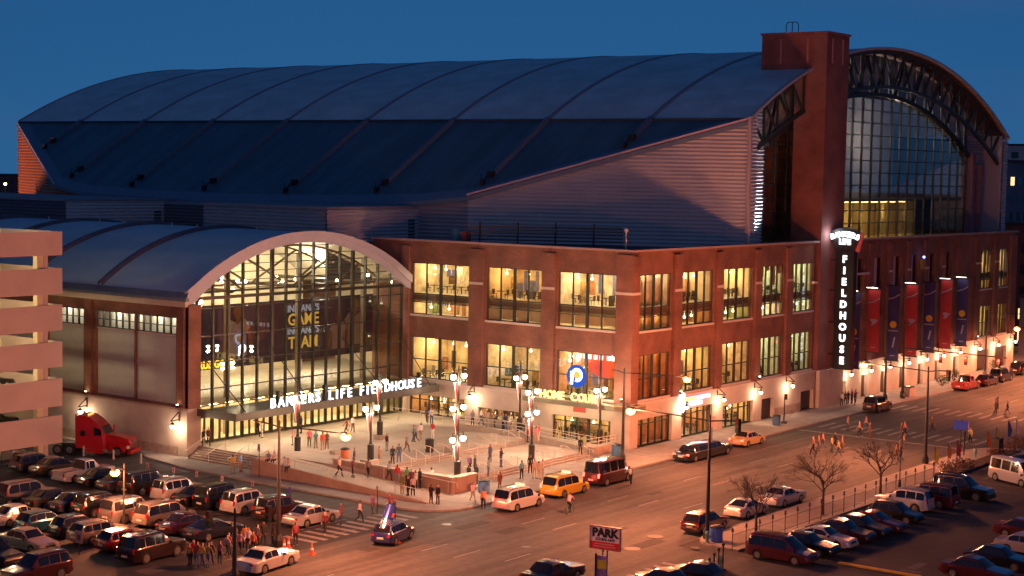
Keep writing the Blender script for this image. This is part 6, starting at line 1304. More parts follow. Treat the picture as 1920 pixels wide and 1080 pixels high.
    (0.62, 7.26, 0.39, 16, 'phone', (0.06, 0.06, 0.07), (0.07, 0.1, 0.18), 'person in a dark grey top, fourteenth in the queue along the brick wing', 'people around the arena'),
    (0.42, 6.66, 0.38, 345, 'cross', (0.015, 0.015, 0.02), (0.3, 0.24, 0.16), 'person in a black top, fifteenth in the queue along the brick wing', 'people around the arena'),
    (0.56, 6.16, 0.36, 227, 'stand', (0.015, 0.015, 0.02), (0.14, 0.07, 0.04), 'person in a pitch black top, last in the queue along the brick wing', 'people around the arena'),
    (-8.11, 6.47, 1.05, 302, 'stand', (0.25, 0.03, 0.04), (0.015, 0.015, 0.02), 'person in dark red by the rail above the lower terrace', 'people around the arena'),
    (-8.05, 5.48, 1.05, 31, 'stand', (0.5, 0.2, 0.2), (0.4, 0.28, 0.18), 'person in a red striped shirt by the middle lamp post', 'people around the arena'),
    (-6.84, 6.04, 1.05, 105, 'stand', (0.4, 0.1, 0.1), (0.7, 0.66, 0.62), 'person in brick red just behind the striped shirt', 'people around the arena'),
    (-15.24, -10.08, 0.0, 185, 'lean', (0.7, 0.66, 0.62), (0.015, 0.015, 0.02), 'man in a white shirt leaning into the maroon van', 'people around the arena'),
    (-44.05, -2.17, 0.0, 127, 'stand', (0.2, 0.05, 0.06), (0.03, 0.05, 0.12), 'person in dark red standing alone in the side street', 'people around the arena'),
    (-42.55, -2.7, 0.0, 293, 'walk', (0.75, 0.45, 0.5), (0.015, 0.015, 0.02), 'person in pale pink crossing near the pedestrian stripes', 'people around the arena'),
    (-39.93, -1.75, 0.0, 88, 'walk2', (0.22, 0.08, 0.22), (0.06, 0.06, 0.07), 'person in purple crossing towards the arena', 'people around the arena'),
    (-38.42, -2.22, 0.0, 153, 'walk', (0.35, 0.1, 0.14), (0.14, 0.07, 0.04), 'person in rose brown at the crosswalk, left of two', 'people around the arena'),
    (-39.87, -3.93, 0.0, 166, 'stand', (0.14, 0.05, 0.07), (0.015, 0.015, 0.02), 'person in plum at the crosswalk, right of two', 'people around the arena'),
    (-47.32, -3.57, 0.0, 200, 'walk', (0.14, 0.02, 0.03), (0.015, 0.015, 0.02), 'person in very dark red beside the silver sedan', 'people around the arena'),
    (-51.57, -4.61, 0.0, 35, 'walk2', (0.2, 0.04, 0.05), (0.015, 0.015, 0.02), 'person in dark red walking near the cones', 'people around the arena'),
    (-52.54, -3.25, 0.0, 153, 'stand', (0.08, 0.03, 0.04), (0.015, 0.015, 0.02), 'person in dark clothes right behind the tall lamp pole', 'people around the arena'),
    (-52.98, -2.76, 0.0, 236, 'stand', (0.015, 0.015, 0.02), (0.015, 0.015, 0.02), 'person all in black left of the tall lamp pole', 'people around the arena'),
    (-56.29, -3.79, 0.0, 15, 'walk', (0.4, 0.2, 0.25), (0.015, 0.015, 0.02), 'person in dusty rose in the crowd crossing the left lot', 'people around the arena'),
    (-55.09, -3.41, 0.0, 200, 'walk2', (0.7, 0.66, 0.62), (0.015, 0.015, 0.02), 'person in white in the crowd crossing the left lot', 'people around the arena'),
    (-54.45, -2.37, 0.0, 10, 'stand', (0.75, 0.25, 0.08), (0.015, 0.015, 0.02), 'person in bright orange in the crowd crossing the left lot', 'people around the arena'),
    (-56.83, -3.17, 0.0, 350, 'walk', (0.25, 0.06, 0.08), (0.015, 0.015, 0.02), 'person in wine red in the crowd crossing the left lot', 'people around the arena'),
    (-60.88, -3.56, 0.0, 15, 'walk', (0.35, 0.18, 0.05), (0.015, 0.015, 0.02), 'person in ochre in the crowd crossing the left lot', 'people around the arena'),
    (-60.35, -3.47, 0.0, 200, 'walk2', (0.5, 0.03, 0.04), (0.015, 0.015, 0.02), 'person in scarlet in the crowd crossing the left lot', 'people around the arena'),
    (-60.62, -4.09, 0.0, 10, 'stand', (0.3, 0.05, 0.06), (0.07, 0.1, 0.18), 'person in deep red in the crowd crossing the left lot', 'people around the arena'),
    (-60.62, -4.56, 0.0, 350, 'walk', (0.6, 0.4, 0.06), (0.07, 0.1, 0.18), 'person in mustard yellow in the crowd crossing the left lot', 'people around the arena'),
    (-60.33, -4.88, 0.0, 15, 'walk', (0.25, 0.2, 0.06), (0.07, 0.1, 0.18), 'person in olive yellow in the crowd crossing the left lot', 'people around the arena'),
    (-59.56, -4.37, 0.0, 200, 'walk2', (0.14, 0.07, 0.04), (0.015, 0.015, 0.02), 'person in chocolate brown in the crowd crossing the left lot', 'people around the arena'),
    (-58.97, -4.58, 0.0, 10, 'stand', (0.22, 0.1, 0.14), (0.015, 0.015, 0.02), 'person in plum grey in the crowd crossing the left lot', 'people around the arena'),
    (-57.35, -3.56, 0.0, 350, 'walk', (0.3, 0.22, 0.28), (0.015, 0.015, 0.02), 'person in mauve in the crowd crossing the left lot', 'people around the arena'),
    (-55.86, -2.79, 0.0, 15, 'walk', (0.22, 0.22, 0.24), (0.015, 0.015, 0.02), 'person in grey in the crowd crossing the left lot', 'people around the arena'),
    (-55.44, -4.25, 0.0, 200, 'walk2', (0.5, 0.15, 0.08), (0.015, 0.015, 0.02), 'person in rust orange in the crowd crossing the left lot', 'people around the arena'),
    (-53.88, -3.03, 0.0, 10, 'stand', (0.12, 0.08, 0.1), (0.015, 0.015, 0.02), 'person in charcoal in the crowd crossing the left lot', 'people around the arena'),
    (10.79, -14.79, 0.0, 120, 'walk', (0.3, 0.12, 0.08), (0.015, 0.015, 0.02), 'person in brick brown crossing the main street at the right', 'people around the arena'),
    (12.87, -14.28, 0.0, 290, 'walk2', (0.35, 0.15, 0.08), (0.14, 0.07, 0.04), 'person in copper crossing the main street at the right', 'people around the arena'),
    (14.39, -14.06, 0.0, 100, 'walk', (0.5, 0.2, 0.1), (0.07, 0.1, 0.18), 'person in burnt orange crossing the main street at the right', 'people around the arena'),
    (12.92, -15.72, 0.0, 275, 'walk2', (0.55, 0.28, 0.1), (0.06, 0.06, 0.07), 'person in amber crossing the main street at the right', 'people around the arena'),
    (14.96, -15.14, 0.0, 120, 'walk', (0.015, 0.015, 0.02), (0.015, 0.015, 0.02), 'person in black crossing the main street at the right', 'people around the arena'),
    (13.63, -16.48, 0.0, 290, 'walk2', (0.35, 0.2, 0.14), (0.14, 0.07, 0.04), 'person in cocoa brown crossing the main street at the right', 'people around the arena'),
    (11.38, -17.22, 0.0, 100, 'walk', (0.6, 0.4, 0.06), (0.07, 0.1, 0.18), 'person in yellow crossing the main street at the right', 'people around the arena'),
    (26.47, -11.0, 0.0, 275, 'walk2', (0.5, 0.28, 0.26), (0.06, 0.06, 0.07), 'person in pale rose crossing the main street at the right', 'people around the arena'),
    (24.01, -13.58, 0.0, 120, 'walk', (0.45, 0.22, 0.18), (0.015, 0.015, 0.02), 'person in salmon brown crossing the main street at the right', 'people around the arena'),
    (24.06, -14.65, 0.0, 290, 'walk2', (0.2, 0.06, 0.05), (0.14, 0.07, 0.04), 'person in dark chestnut crossing the main street at the right', 'people around the arena'),
    (28.6, -12.19, 0.0, 100, 'walk', (0.6, 0.3, 0.2), (0.07, 0.1, 0.18), 'person in peach orange crossing the main street at the right', 'people around the arena'),
    (25.74, -17.45, 0.0, 275, 'walk2', (0.14, 0.07, 0.04), (0.06, 0.06, 0.07), 'person in dark brown crossing the main street at the right', 'people around the arena'),
    (27.75, -17.04, 0.0, 120, 'walk', (0.4, 0.18, 0.15), (0.015, 0.015, 0.02), 'person in rust pink crossing the main street at the right', 'people around the arena'),
    (13.6, -22.28, 0.0, 290, 'walk2', (0.3, 0.12, 0.08), (0.14, 0.07, 0.04), 'person in russet crossing the main street at the right', 'people around the arena'),
    (12.79, -23.13, 0.0, 100, 'walk', (0.1, 0.05, 0.04), (0.07, 0.1, 0.18), 'person in near black crossing the main street at the right', 'people around the arena'),
    (20.16, -20.24, 0.0, 275, 'walk2', (0.35, 0.18, 0.12), (0.06, 0.06, 0.07), 'person in light brown crossing the main street at the right', 'people around the arena'),
    (32.99, -17.9, 0.0, 120, 'walk', (0.2, 0.1, 0.05), (0.015, 0.015, 0.02), 'person in umber crossing the main street at the right', 'people around the arena'),
    (51.53, -17.92, 0.0, 290, 'walk2', (0.2, 0.12, 0.08), (0.14, 0.07, 0.04), 'person in sepia crossing the main street at the right', 'people around the arena'),
    (51.71, -19.33, 0.0, 100, 'walk', (0.08, 0.06, 0.05), (0.07, 0.1, 0.18), 'person in charcoal brown crossing the main street at the right', 'people around the arena'),
    (54.34, -17.12, 0.0, 275, 'walk2', (0.5, 0.25, 0.2), (0.06, 0.06, 0.07), 'person in pale salmon crossing the main street at the right', 'people around the arena'),
    (26.96, -24.52, 0.15, 180, 'stand', (0.5, 0.45, 0.2), (0.015, 0.015, 0.02), 'traffic officer in a pale yellow vest under the amber sign', 'people around the arena'),
    (26.2, -24.2, 0.15, 120, 'stand', (0.015, 0.015, 0.02), (0.015, 0.015, 0.02), 'person in black beside the traffic officer', 'people around the arena'),
    (43.37, -2.19, 0.15, 198, 'phone', (0.7, 0.66, 0.62), (0.015, 0.015, 0.02), 'person in white in the small group by the steel door', 'people around the arena'),
    (44.54, -2.11, 0.15, 19, 'stand', (0.06, 0.06, 0.07), (0.015, 0.015, 0.02), 'person in dark grey in the small group by the steel door', 'people around the arena'),
    (45.63, -1.94, 0.15, 326, 'phone', (0.015, 0.015, 0.02), (0.015, 0.015, 0.02), 'person in black in the small group by the steel door', 'people around the arena'),
    (46.39, -2.07, 0.15, 87, 'stand', (0.2, 0.05, 0.04), (0.015, 0.015, 0.02), 'person in dark red in the small group by the steel door', 'people around the arena'),
    (47.15, -2.2, 0.15, 305, 'phone', (0.14, 0.07, 0.04), (0.015, 0.015, 0.02), 'person in brown in the small group by the steel door', 'people around the arena'),
    (45.75, -2.72, 0.15, 292, 'stand', (0.05, 0.05, 0.1), (0.015, 0.015, 0.02), 'person in midnight blue in the small group by the steel door', 'people around the arena'),
    (-28.93, -12.98, 0.0, 10, 'ride', (0.6, 0.3, 0.34), (0.015, 0.015, 0.02), 'cyclist in a pale pink top riding down the street', 'people around the arena'),
]

# ================================================================== VEHICLES
glassc = M('car_glass', (.012, .014, .018), .04, noise=0, spec=.8); tyrem = M('tyre', (.012, .012, .012), .8, noise=0); rimm = M('rim', (.45, .43, .42), .3, metal=.9, noise=0)
tailm = M('tail_lens', (.35, .01, .01), .2, noise=0); tail_on = EM('tail_lit', (1, .05, .03), 14); headm = M('head_lens', (.6, .6, .6), .1, noise=0); platem = M('number_plate', (.6, .5, .4), .5, noise=0); blackp = M('black_plastic', (.015, .015, .015), .5, noise=0); chrome = M('chrome', (.7, .68, .66), .15, metal=1, noise=0)
PAINT = {}
def paint(c, metal=.25):
    c = tuple(v * (.8 if max(c) > .4 else .45) for v in c)
    k = tuple(c)
    if k not in PAINT: PAINT[k] = M('paint_%d_%d_%d' % tuple(int(x * 255) for x in c), c, .28, metal=metal, noise=.05, scale=6, coat=1)
    return PAINT[k]
SPEC = {  # L, W, H, wheel base centres (rear, front), tyre r, shoulder pts (x frac from rear, z), roof: xr0, xr1, xf1, xf0
 'sedan': dict(L=4.85, W=1.84, H=1.45, wb=(-1.38, 1.42), r=.33, sh=[(0, .72), (.02, .92), (.2, .98), (.5, .96), (.68, .95), (.97, .76), (1, .55)], g=(.15, .30, .56, .70), win=[(.24, .395), (.405, .56), (.57, .64)]),
 'coupe': dict(L=4.7, W=1.83, H=1.38, wb=(-1.33, 1.38), r=.34, sh=[(0, .74), (.02, .94), (.2, .98), (.5, .95), (.68, .93), (.97, .72), (1, .5)], g=(.10, .32, .52, .69), win=[(.22, .38), (.39, .60)]),
 'bigsedan': dict(L=5.35, W=1.96, H=1.46, wb=(-1.45, 1.50), r=.34, sh=[(0, .75), (.015, .95), (.22, .98), (.5, .97), (.68, .96), (.98, .84), (1, .6)], g=(.20, .30, .52, .66), win=[(.26, .39), (.40, .535), (.545, .6)]),
 'hatch': dict(L=4.2, W=1.76, H=1.5, wb=(-1.25, 1.25), r=.32, sh=[(0, .7), (.02, .95), (.2, .98), (.5, .96), (.7, .95), (.96, .76), (1, .52)], g=(.02, .13, .56, .73), win=[(.10, .23), (.24, .42), (.43, .64)]),
 'suv': dict(L=4.75, W=1.88, H=1.78, wb=(-1.35, 1.36), r=.38, sh=[(0, .75), (.015, 1.08), (.3, 1.12), (.6, 1.10), (.72, 1.08), (.97, .95), (1, .6)], g=(.015, .07, .56, .71), win=[(.06, .205), (.22, .39), (.405, .575)]),
 'bigsuv': dict(L=5.2, W=1.98, H=1.90, wb=(-1.48, 1.50), r=.40, sh=[(0, .78), (.012, 1.14), (.3, 1.18), (.6, 1.16), (.72, 1.14), (.97, 1.02), (1, .65)], g=(.012, .05, .56, .70), win=[(.05, .21), (.225, .39), (.405, .57)]),
 'minivan': dict(L=5.0, W=1.96, H=1.76, wb=(-1.45, 1.52), r=.34, sh=[(0, .74), (.012, 1.0), (.3, 1.04), (.6, 1.02), (.78, .98), (.97, .78), (1, .52)], g=(.012, .07, .60, .81), win=[(.06, .25), (.26, .45), (.46, .66)]),
 'wagon': dict(L=4.8, W=1.8, H=1.5, wb=(-1.35, 1.40), r=.33, sh=[(0, .72), (.015, .96), (.2, 1.0), (.5, .98), (.68, .96), (.97, .78), (1, .55)], g=(.015, .1, .55, .70), win=[(.08, .23), (.245, .39), (.405, .57)]),
 'van': dict(L=5.5, W=2.02, H=2.15, wb=(-1.65, 1.75), r=.37, sh=[(0, .8), (.01, 1.18), (.3, 1.2), (.7, 1.18), (.84, 1.12), (.98, .95), (1, .6)], g=(.005, .03, .72, .86), win=[(.08, .30), (.33, .52), (.55, .73)]),
 'limo': dict(L=8.6, W=1.98, H=1.48, wb=(-3.05, 3.1), r=.35, sh=[(0, .75), (.01, .95), (.13, .98), (.5, .97), (.8, .95), (.98, .84), (1, .6)], g=(.11, .17, .70, .79), win=[(.15, .22), (.23, .43), (.44, .62), (.63, .73)]),
 'pickup': dict(L=5.6, W=1.98, H=1.80, wb=(-1.70, 1.75), r=.39, sh=[(0, .6), (.01, .72), (.40, .72), (.405, 1.08), (.6, 1.08), (.74, 1.06), (.98, .95), (1, .6)], g=(.40, .425, .585, .70), win=[(.425, .475), (.485, .585)]),
}
def lerp(pts, x):
    if x <= pts[0][0]: return pts[0][1]
    for (a, p), (c, q) in zip(pts, pts[1:]):
        if x <= c: return p + (q - p) * (x - a) / (c - a)
    return pts[-1][1]
MESHC = {}
def car_meshes(kind):
    if kind in MESHC: return MESHC[kind]
    s = SPEC[kind]; L_, W_, H_ = s['L'], s['W'] / 2, s['H']; g = s['g']; r = s['r']
    fr = lambda x: (x + L_ / 2) / L_
    xs = sorted({round(-L_ / 2 + L_ * i / 26, 3) for i in range(27)} | {round(-L_ / 2 + L_ * f, 3) for f in g} | {round(-L_ / 2 + L_ * f, 3) for f in (.006, .02, .98, .994)} | {round(c + k * (r + .06), 3) for c in s['wb'] for k in (-1, -.85, -.6, -.25, .25, .6, .85, 1)})
    roof = [(g[0], 0), (g[1], 1), (g[2], 1), (g[3], 0)]
    def ringp(x):
        f = fr(x); t = abs(x) / (L_ / 2); w = W_ * (1 - .16 * max(0, (t - .78) / .22) ** 2.2); zb = .24 + .12 * max(0, (t - .86) / .14)
        for c in s['wb']:
            d = abs(x - c)
            if d < r + .06: zb = max(zb, r - .02 + math.sqrt((r + .06) ** 2 - d * d))
        zs = lerp(s['sh'], f); k = lerp(roof, f) if g[0] <= f <= g[3] else 0; zt = zs + (H_ - zs) * k; wt = w * (.86 - .10 * k); zb = min(zb, zs - .12)
        arch = .05 * math.sin(math.pi * min(1, max(0, (f - g[1]) / (g[2] - g[1] + 1e-6)))) if k == 1 else 0
        return [(w * .80, zb), (w * .99, zb), (w, zb + (zs - zb) * .45), (w * .985, zs - .07), (w * .93, zs), (wt, zt - .05 * k + arch * .5 + (.0 if k else .015)), (wt * .82, zt + arch * .8 + .02), (0, zt + arch + .035)]
    b = B(); rings = []
    for x in xs:
        h = ringp(x); pts = [(x, -y, z) for y, z in h] + [(x, y, z) for y, z in reversed(h[:-1])]; rings.append([len(b.v) + i for i in range(len(pts))]); b.v += pts
    for a, c in zip(rings, rings[1:]):
        for i in range(len(a) - 1): b.f.append((a[i], c[i], c[i + 1], a[i + 1])); b.m.append(0)
    b.f.append(tuple(rings[0])); b.m.append(0); b.f.append(tuple(reversed(rings[-1]))); b.m.append(0)
    out = {'body': b.mesh('body_' + kind, [None], 28)}
    u = B(); u.box(-L_ / 2 + .25, L_ / 2 - .25, -W_ * .78, W_ * .78, .2, .55); out['under'] = u.mesh('underbody', blackp)
    P = lambda f: -L_ / 2 + L_ * f
    def sidepane(f0, f1, sg):
        q = B(); n = 3
        for i in range(n):
            a, c = f0 + (f1 - f0) * i / n, f0 + (f1 - f0) * (i + 1) / n; pa, pc = ringp(P(a)), ringp(P(c))
            def m(p, t): return (p[4][0] + (p[5][0] - p[4][0]) * t + .012, p[4][1] + (p[5][1] - p[4][1]) * t)
            ha, hc = pa[5][1] - pa[4][1], pc[5][1] - pc[4][1]
            l0, l1 = m(pa, .03), m(pc, .03); t0, t1 = m(pa, .93), m(pc, .93)
            q.q([(P(a), sg * l0[0], l0[1]), (P(c), sg * l1[0], l1[1]), (P(c), sg * t1[0], t1[1]), (P(a), sg * t0[0], t0[1])])
        return q.mesh('side_window', glassc, 40)
    out['side'] = [sidepane(f0, f1, sg) for f0, f1 in s['win'] for sg in (-1, 1)]
    def screen(f0, f1):  # from base f0 (low) to top f1
        q = B(); a = ringp(P(f0)); c = ringp(P(f1)); dx = .012 * (1 if f0 > f1 else -1)
        def row(p, x, t, o): return [(x + o, -p[5][0] * t, p[5][1] + .02), (x + o, -p[6][0] * .9 * t, p[6][1] + .018), (x + o, 0, p[7][1] + .012), (x + o, p[6][0] * .9 * t, p[6][1] + .018), (x + o, p[5][0] * t, p[5][1] + .02)]
        xa, xc = P(f0 + (f1 - f0) * .1), P(f0 + (f1 - f0) * .95); ra, rc = ringp(xa), ringp(xc); A_, C_ = row(ra, xa, .93, dx), row(rc, xc, .92, dx)
        if abs(P(f0) - P(f1)) < .35:   # steep: push outward more
            A_ = [(p[0] + dx * 1.5, p[1], p[2]) for p in A_]; C_ = [(p[0] + dx * 1.5, p[1], p[2]) for p in C_]
        for i in range(4): q.q([A_[i], A_[i + 1], C_[i + 1], C_[i]])
        return q.mesh('screen', glassc, 50)
    out['wind'] = screen(g[3], g[2]); out['rear'] = screen(g[0], g[1])
    q = B(); q.tube((0, -.11, 0), (0, .11, 0), r, n=18); out['tyre'] = q.mesh('tyre', tyrem, 50)
    q = B()
    for sg in (-1, 1):
        q.tube((0, sg * .1, 0), (0, sg * .118, 0), r * .66, n=16); 
    for k in range(5):
        a = k * 2 * math.pi / 5
        for sg in (-1, 1): q.tube((0, sg * .12, 0), (math.cos(a) * r * .55, sg * .122, math.sin(a) * r * .55), .035, n=4)
    out['rim'] = q.mesh('rim', rimm)
    hb = ringp(P(.985)); rb = ringp(P(.012)); zl = lerp(s['sh'], .02)
    tall = kind in ('suv', 'bigsuv', 'minivan', 'van', 'pickup')
    q = B(); h = .34 if tall else .15; q.box(-.02, .10, -.13 if not tall else -.08, .13 if not tall else .08, -h / 2, h / 2); out['tail'] = q.mesh('taillight', tailm); out['tailpos'] = (-L_ / 2 - .005 + .03, rb[3][0] * .90 - (.03 if not tall else -.0), (zl - .14) if not tall else (1.0 if kind != 'pickup' else .82))
    q = B(); q.box(-.12, .02, -.17, .17, -.07, .07); out['head'] = q.mesh('headlight', headm); out['headpos'] = (L_ / 2 - .06, hb[3][0] * .74, lerp(s['sh'], .985) - .12)
    q = B(); q.box(-.02, .02, -.26, .26, -.07, .07); out['plate'] = q.mesh('number_plate', platem)
    q = B(); q.box(-.06, .06, 0, .2, -.06, .07); out['mirror'] = q.mesh('mirror', blackp)
    out['bumper'] = [B().box(-L_ / 2 - .06, -L_ / 2 + .25, -W_ * .84, W_ * .84, .36, .54).mesh('bumper', [None]), B().box(L_ / 2 - .25, L_ / 2 + .05, -W_ * .84, W_ * .84, .30, .50).mesh('bumper', [None])]
    q = B(); q.box(L_ / 2 - .04, L_ / 2 + .015, -.42, .42, .52, .66); out['grille'] = q.mesh('grille', blackp)
    if kind in ('suv', 'bigsuv', 'wagon', 'minivan'):
        q = B()
        for sg in (-1, 1): q.path([(P(g[1] + .04), sg * W_ * .66, H_ + .03), (P(g[1] + .06), sg * W_ * .66, H_ + .09), (P(g[2] - .06), sg * W_ * .66, H_ + .09), (P(g[2] - .04), sg * W_ * .66, H_ + .03)], .022, 5)
        out['rack'] = q.mesh('roof_rack', blackp)
    MESHC[kind] = out; return out
def slot(o, m, i=0):
    o.material_slots[i].link = 'OBJECT'; o.material_slots[i].material = m
def car(kind, x, y, rz, col, label, lit=False, group='cars in view', z=0, name=None, metal=.25, rimc=None, cat='car', bump=None):
    s = SPEC[kind]; m = car_meshes(kind); t = thing(name or {'suv': 'suv_car', 'bigsuv': 'suv_car', 'pickup': 'pickup_truck', 'minivan': 'minivan', 'van': 'passenger_van', 'limo': 'limousine', 'hatch': 'hatchback'}.get(kind, 'sedan_car'), label, cat, (x, y, z), R(rz), group)
    o = put('body', m['body'], t); slot(o, paint(col, metal)); put('underbody', m['under'], t)
    for me in m['side']: put('side_window', me, t)
    put('windscreen', m['wind'], t); put('rear_window', m['rear'], t)
    for c in s['wb']:
        for sg in (-1, 1): w = put('wheel', m['tyre'], t, loc=(c, sg * (s['W'] / 2 - .12), s['r'])); put('rim', m['rim'], w)
    for sg in (-1, 1):
        p = m['tailpos']; o = put('taillight', m['tail'], t, loc=(p[0], sg * p[1], p[2]))
        if lit: slot(o, tail_on)
        p = m['headpos']; put('headlight', m['head'], t, loc=(p[0], sg * p[1], p[2])); mr = put('mirror', m['mirror'], t, loc=(-s['L'] / 2 + s['L'] * (s['g'][3] - .03), sg * s['W'] * .47, lerp(s['sh'], s['g'][3]) + .03)); mr.scale.y = sg
    put('number_plate', m['plate'], t, loc=(-s['L'] / 2 - .03, 0, .62 if kind != 'suv' else .75)); [slot(put('bumper', q, t), bump or paint(col, metal)) for q in m['bumper']]; put('grille', m['grille'], t)
    if 'rack' in m: put('roof_rack', m['rack'], t)
    if lit: light('tail_glow', 'POINT', (-s['L'] / 2 - .5, 0, .8), 25, (1, .08, .04), t, .3)
    if kind == 'pickup':
        b = B(); x0, x1, w = -s['L'] / 2 + .05, -s['L'] / 2 + s['L'] * .40, s['W'] / 2 * .93
        b.box(x0, x1, -w, -w + .09, .7, 1.08); b.box(x0, x1, w - .09, w, .7, 1.08); b.box(x0 - .03, x0 + .06, -w, w, .62, 1.08); b.build('bed_wall', paint(col, metal), t); B().box(x0 + .07, x1 - .02, -w + .1, w - .1, .735, .76).build('bed_floor', blackp, t)
    return t
for c in CARS: car(*c[0], **c[1])
# extras on particular vehicles
def on(x, y, z, name, bld, mat, label, cat, rz=0): 
    o = bld.build(name, mat); o.location = (x, y, z); o.rotation_euler[2] = R(rz); tag(o, label, cat); return o
for (x, y, lb) in ((-29.5, -8.49, 'white taxi minivan'), (-22.3, -8.05, 'yellow taxi minivan')):
    b = B(); b.box(-.15, .15, -.45, .45, .02, .06); b.box(-.1, .1, -.4, .4, .06, .24); on(x, y, 1.79, 'taxi_roof_sign', b, EM('roof_sign', (1, .62, .35), 1.5), 'small lit roof sign on the %s' % lb, 'roof sign')
# little promotional car carrying a giant drink can
t = thing('giant_can', 'giant blue and silver drink can leaning on the back of the small car', 'can', (-45.6, -8.8, .75), R(14))
a, c = Vector((-1.5, 0, .35)), Vector((-.35, 0, 1.9)); dd = (c - a).normalized()
B().tube(a, c, .42, n=20).build('barrel', M('can_blue', (.06, .10, .42), .25, metal=.6), t); B().tube(a + dd * .02, a + dd * .75, .425, n=20).build('band', M('can_silver', (.62, .62, .68), .2, metal=.8), t); B().tube(c, c + dd * .1, .42, .34, n=20).build('rim', chrome, t); B().tube(a - dd * .1, a, .34, .42, n=20).build('rim', chrome, t)
b = B(); b.tube(a + dd * .9 + Vector((0, -.40, .15)), a + dd * 1.2 + Vector((0, -.42, .15)), .1, n=10); b.build('print', M('can_red', (.6, .03, .03), .4), t)
# red truck tractor
tt = thing('truck_tractor', 'big red truck tractor with tall sleeper cab parked beside the stone wall', 'truck', (-36.3, 35.9, 0), R(-62))
red = paint((.60, .012, .012)); 
B().vprism([(-3.6, .75), (3.0, .75), (3.0, .95), (-3.6, .95)], -.45, .45).build('chassis', blackp, tt)
def cab(b, pts, w0, w1):
    k = len(b.v); n = len(pts)
    b.v += [(p[0], -w0 if p[1] < 2 else -w1, p[1]) for p in pts] + [(p[0], w0 if p[1] < 2 else w1, p[1]) for p in pts]
    b.f.append(tuple(k + i for i in range(n))); b.f.append(tuple(k + n + i for i in reversed(range(n)))); b.m += [0, 0]
    for i in range(n): j = (i + 1) % n; b.f.append((k + i, k + n + i, k + n + j, k + j)); b.m.append(0)
b = B(); cab(b, [(-1.9, .75), (.9, .75), (.9, 2.15), (.45, 2.85), (.0, 3.25), (-.7, 3.75), (-1.6, 3.85), (-1.9, 3.7)], 1.22, 1.08); b.build('sleeper_cab', red, tt)
b = B(); cab(b, [(.9, .75), (1.5, .75), (2.9, .75), (3.35, .8), (3.4, 1.3), (3.15, 1.75), (2.2, 1.98), (.9, 2.12)], .98, .9); b.build('bonnet', red, tt)
for sg in (-1, 1):
    b = B(); b.vprism([(1.4, .55), (1.5, 1.15), (1.9, 1.42), (2.5, 1.42), (2.9, 1.15), (3.0, .55), (2.75, .55), (2.6, 1.0), (2.2, 1.15), (1.8, 1.0), (1.65, .55)], sg * 1.22 - .2, sg * 1.22 + .02); b.build('mudguard', red, tt); B().box(3.05, 3.3, sg * .98 - .2, sg * .98 + .1, .85, 1.12).build('headlight', headm, tt)
    B().vprism([(-.1, 2.0), (.75, 2.0), (.45, 2.6), (-.1, 2.75)], sg * 1.16 - .06, sg * 1.16 + .06).build('door_window', glassc, tt); B().box(-1.45, -1.0, sg * 1.2 - .03, sg * 1.2 + .03, 1.9, 2.4).build('sleeper_window', glassc, tt)
    b = B(); b.box(.75, .85, sg * 1.45 - .12, sg * 1.45 + .12, 1.9, 2.7); b.path([(.8, sg * 1.1, 2.1), (.8, sg * 1.4, 2.2)], .03); b.build('mirror', red, tt); B().box(-1.2, .8, sg * 1.15 - .12, sg * 1.15 + .05, .35, .72).build('side_skirt', red, tt)
    B().tube((-1.98, sg * 1.0, .9), (-1.98, sg * 1.0, 3.9), .09, n=10).build('exhaust', chrome, tt)
    for x in (2.2, -2.55, -3.75):
        w = B().tube((x, sg * 1.0 - .17, .5), (x, sg * 1.0 + .17, .5), .5, n=18).build('wheel', tyrem, tt); B().tube((x, sg * 1.18, .5), (x, sg * 1.2, .5), .3, n=14).build('rim', rimm, w)
b = B(); b.q([(.93, -.98, 2.12), (.93, .98, 2.12), (.52, .95, 2.82), (.52, -.95, 2.82)]); b.build('windscreen', glassc, tt)
b = B(); b.box(3.38, 3.44, -.5, .5, .85, 1.65); b.build('grille', chrome, tt); B().box(3.2, 3.55, -1.15, 1.15, .35, .72).build('bumper', red, tt); B().box(-3.9, -1.95, -.5, .5, .95, 1.05).build('fifth_wheel_deck', blackp, tt)
b = B(); [b.ball((-.9 + k * .001, -.6 + .3 * k, 3.86), .06, 6) for k in range(5)]; b.build('marker_lights', EM('marker', (1, .4, .1), 4), tt)

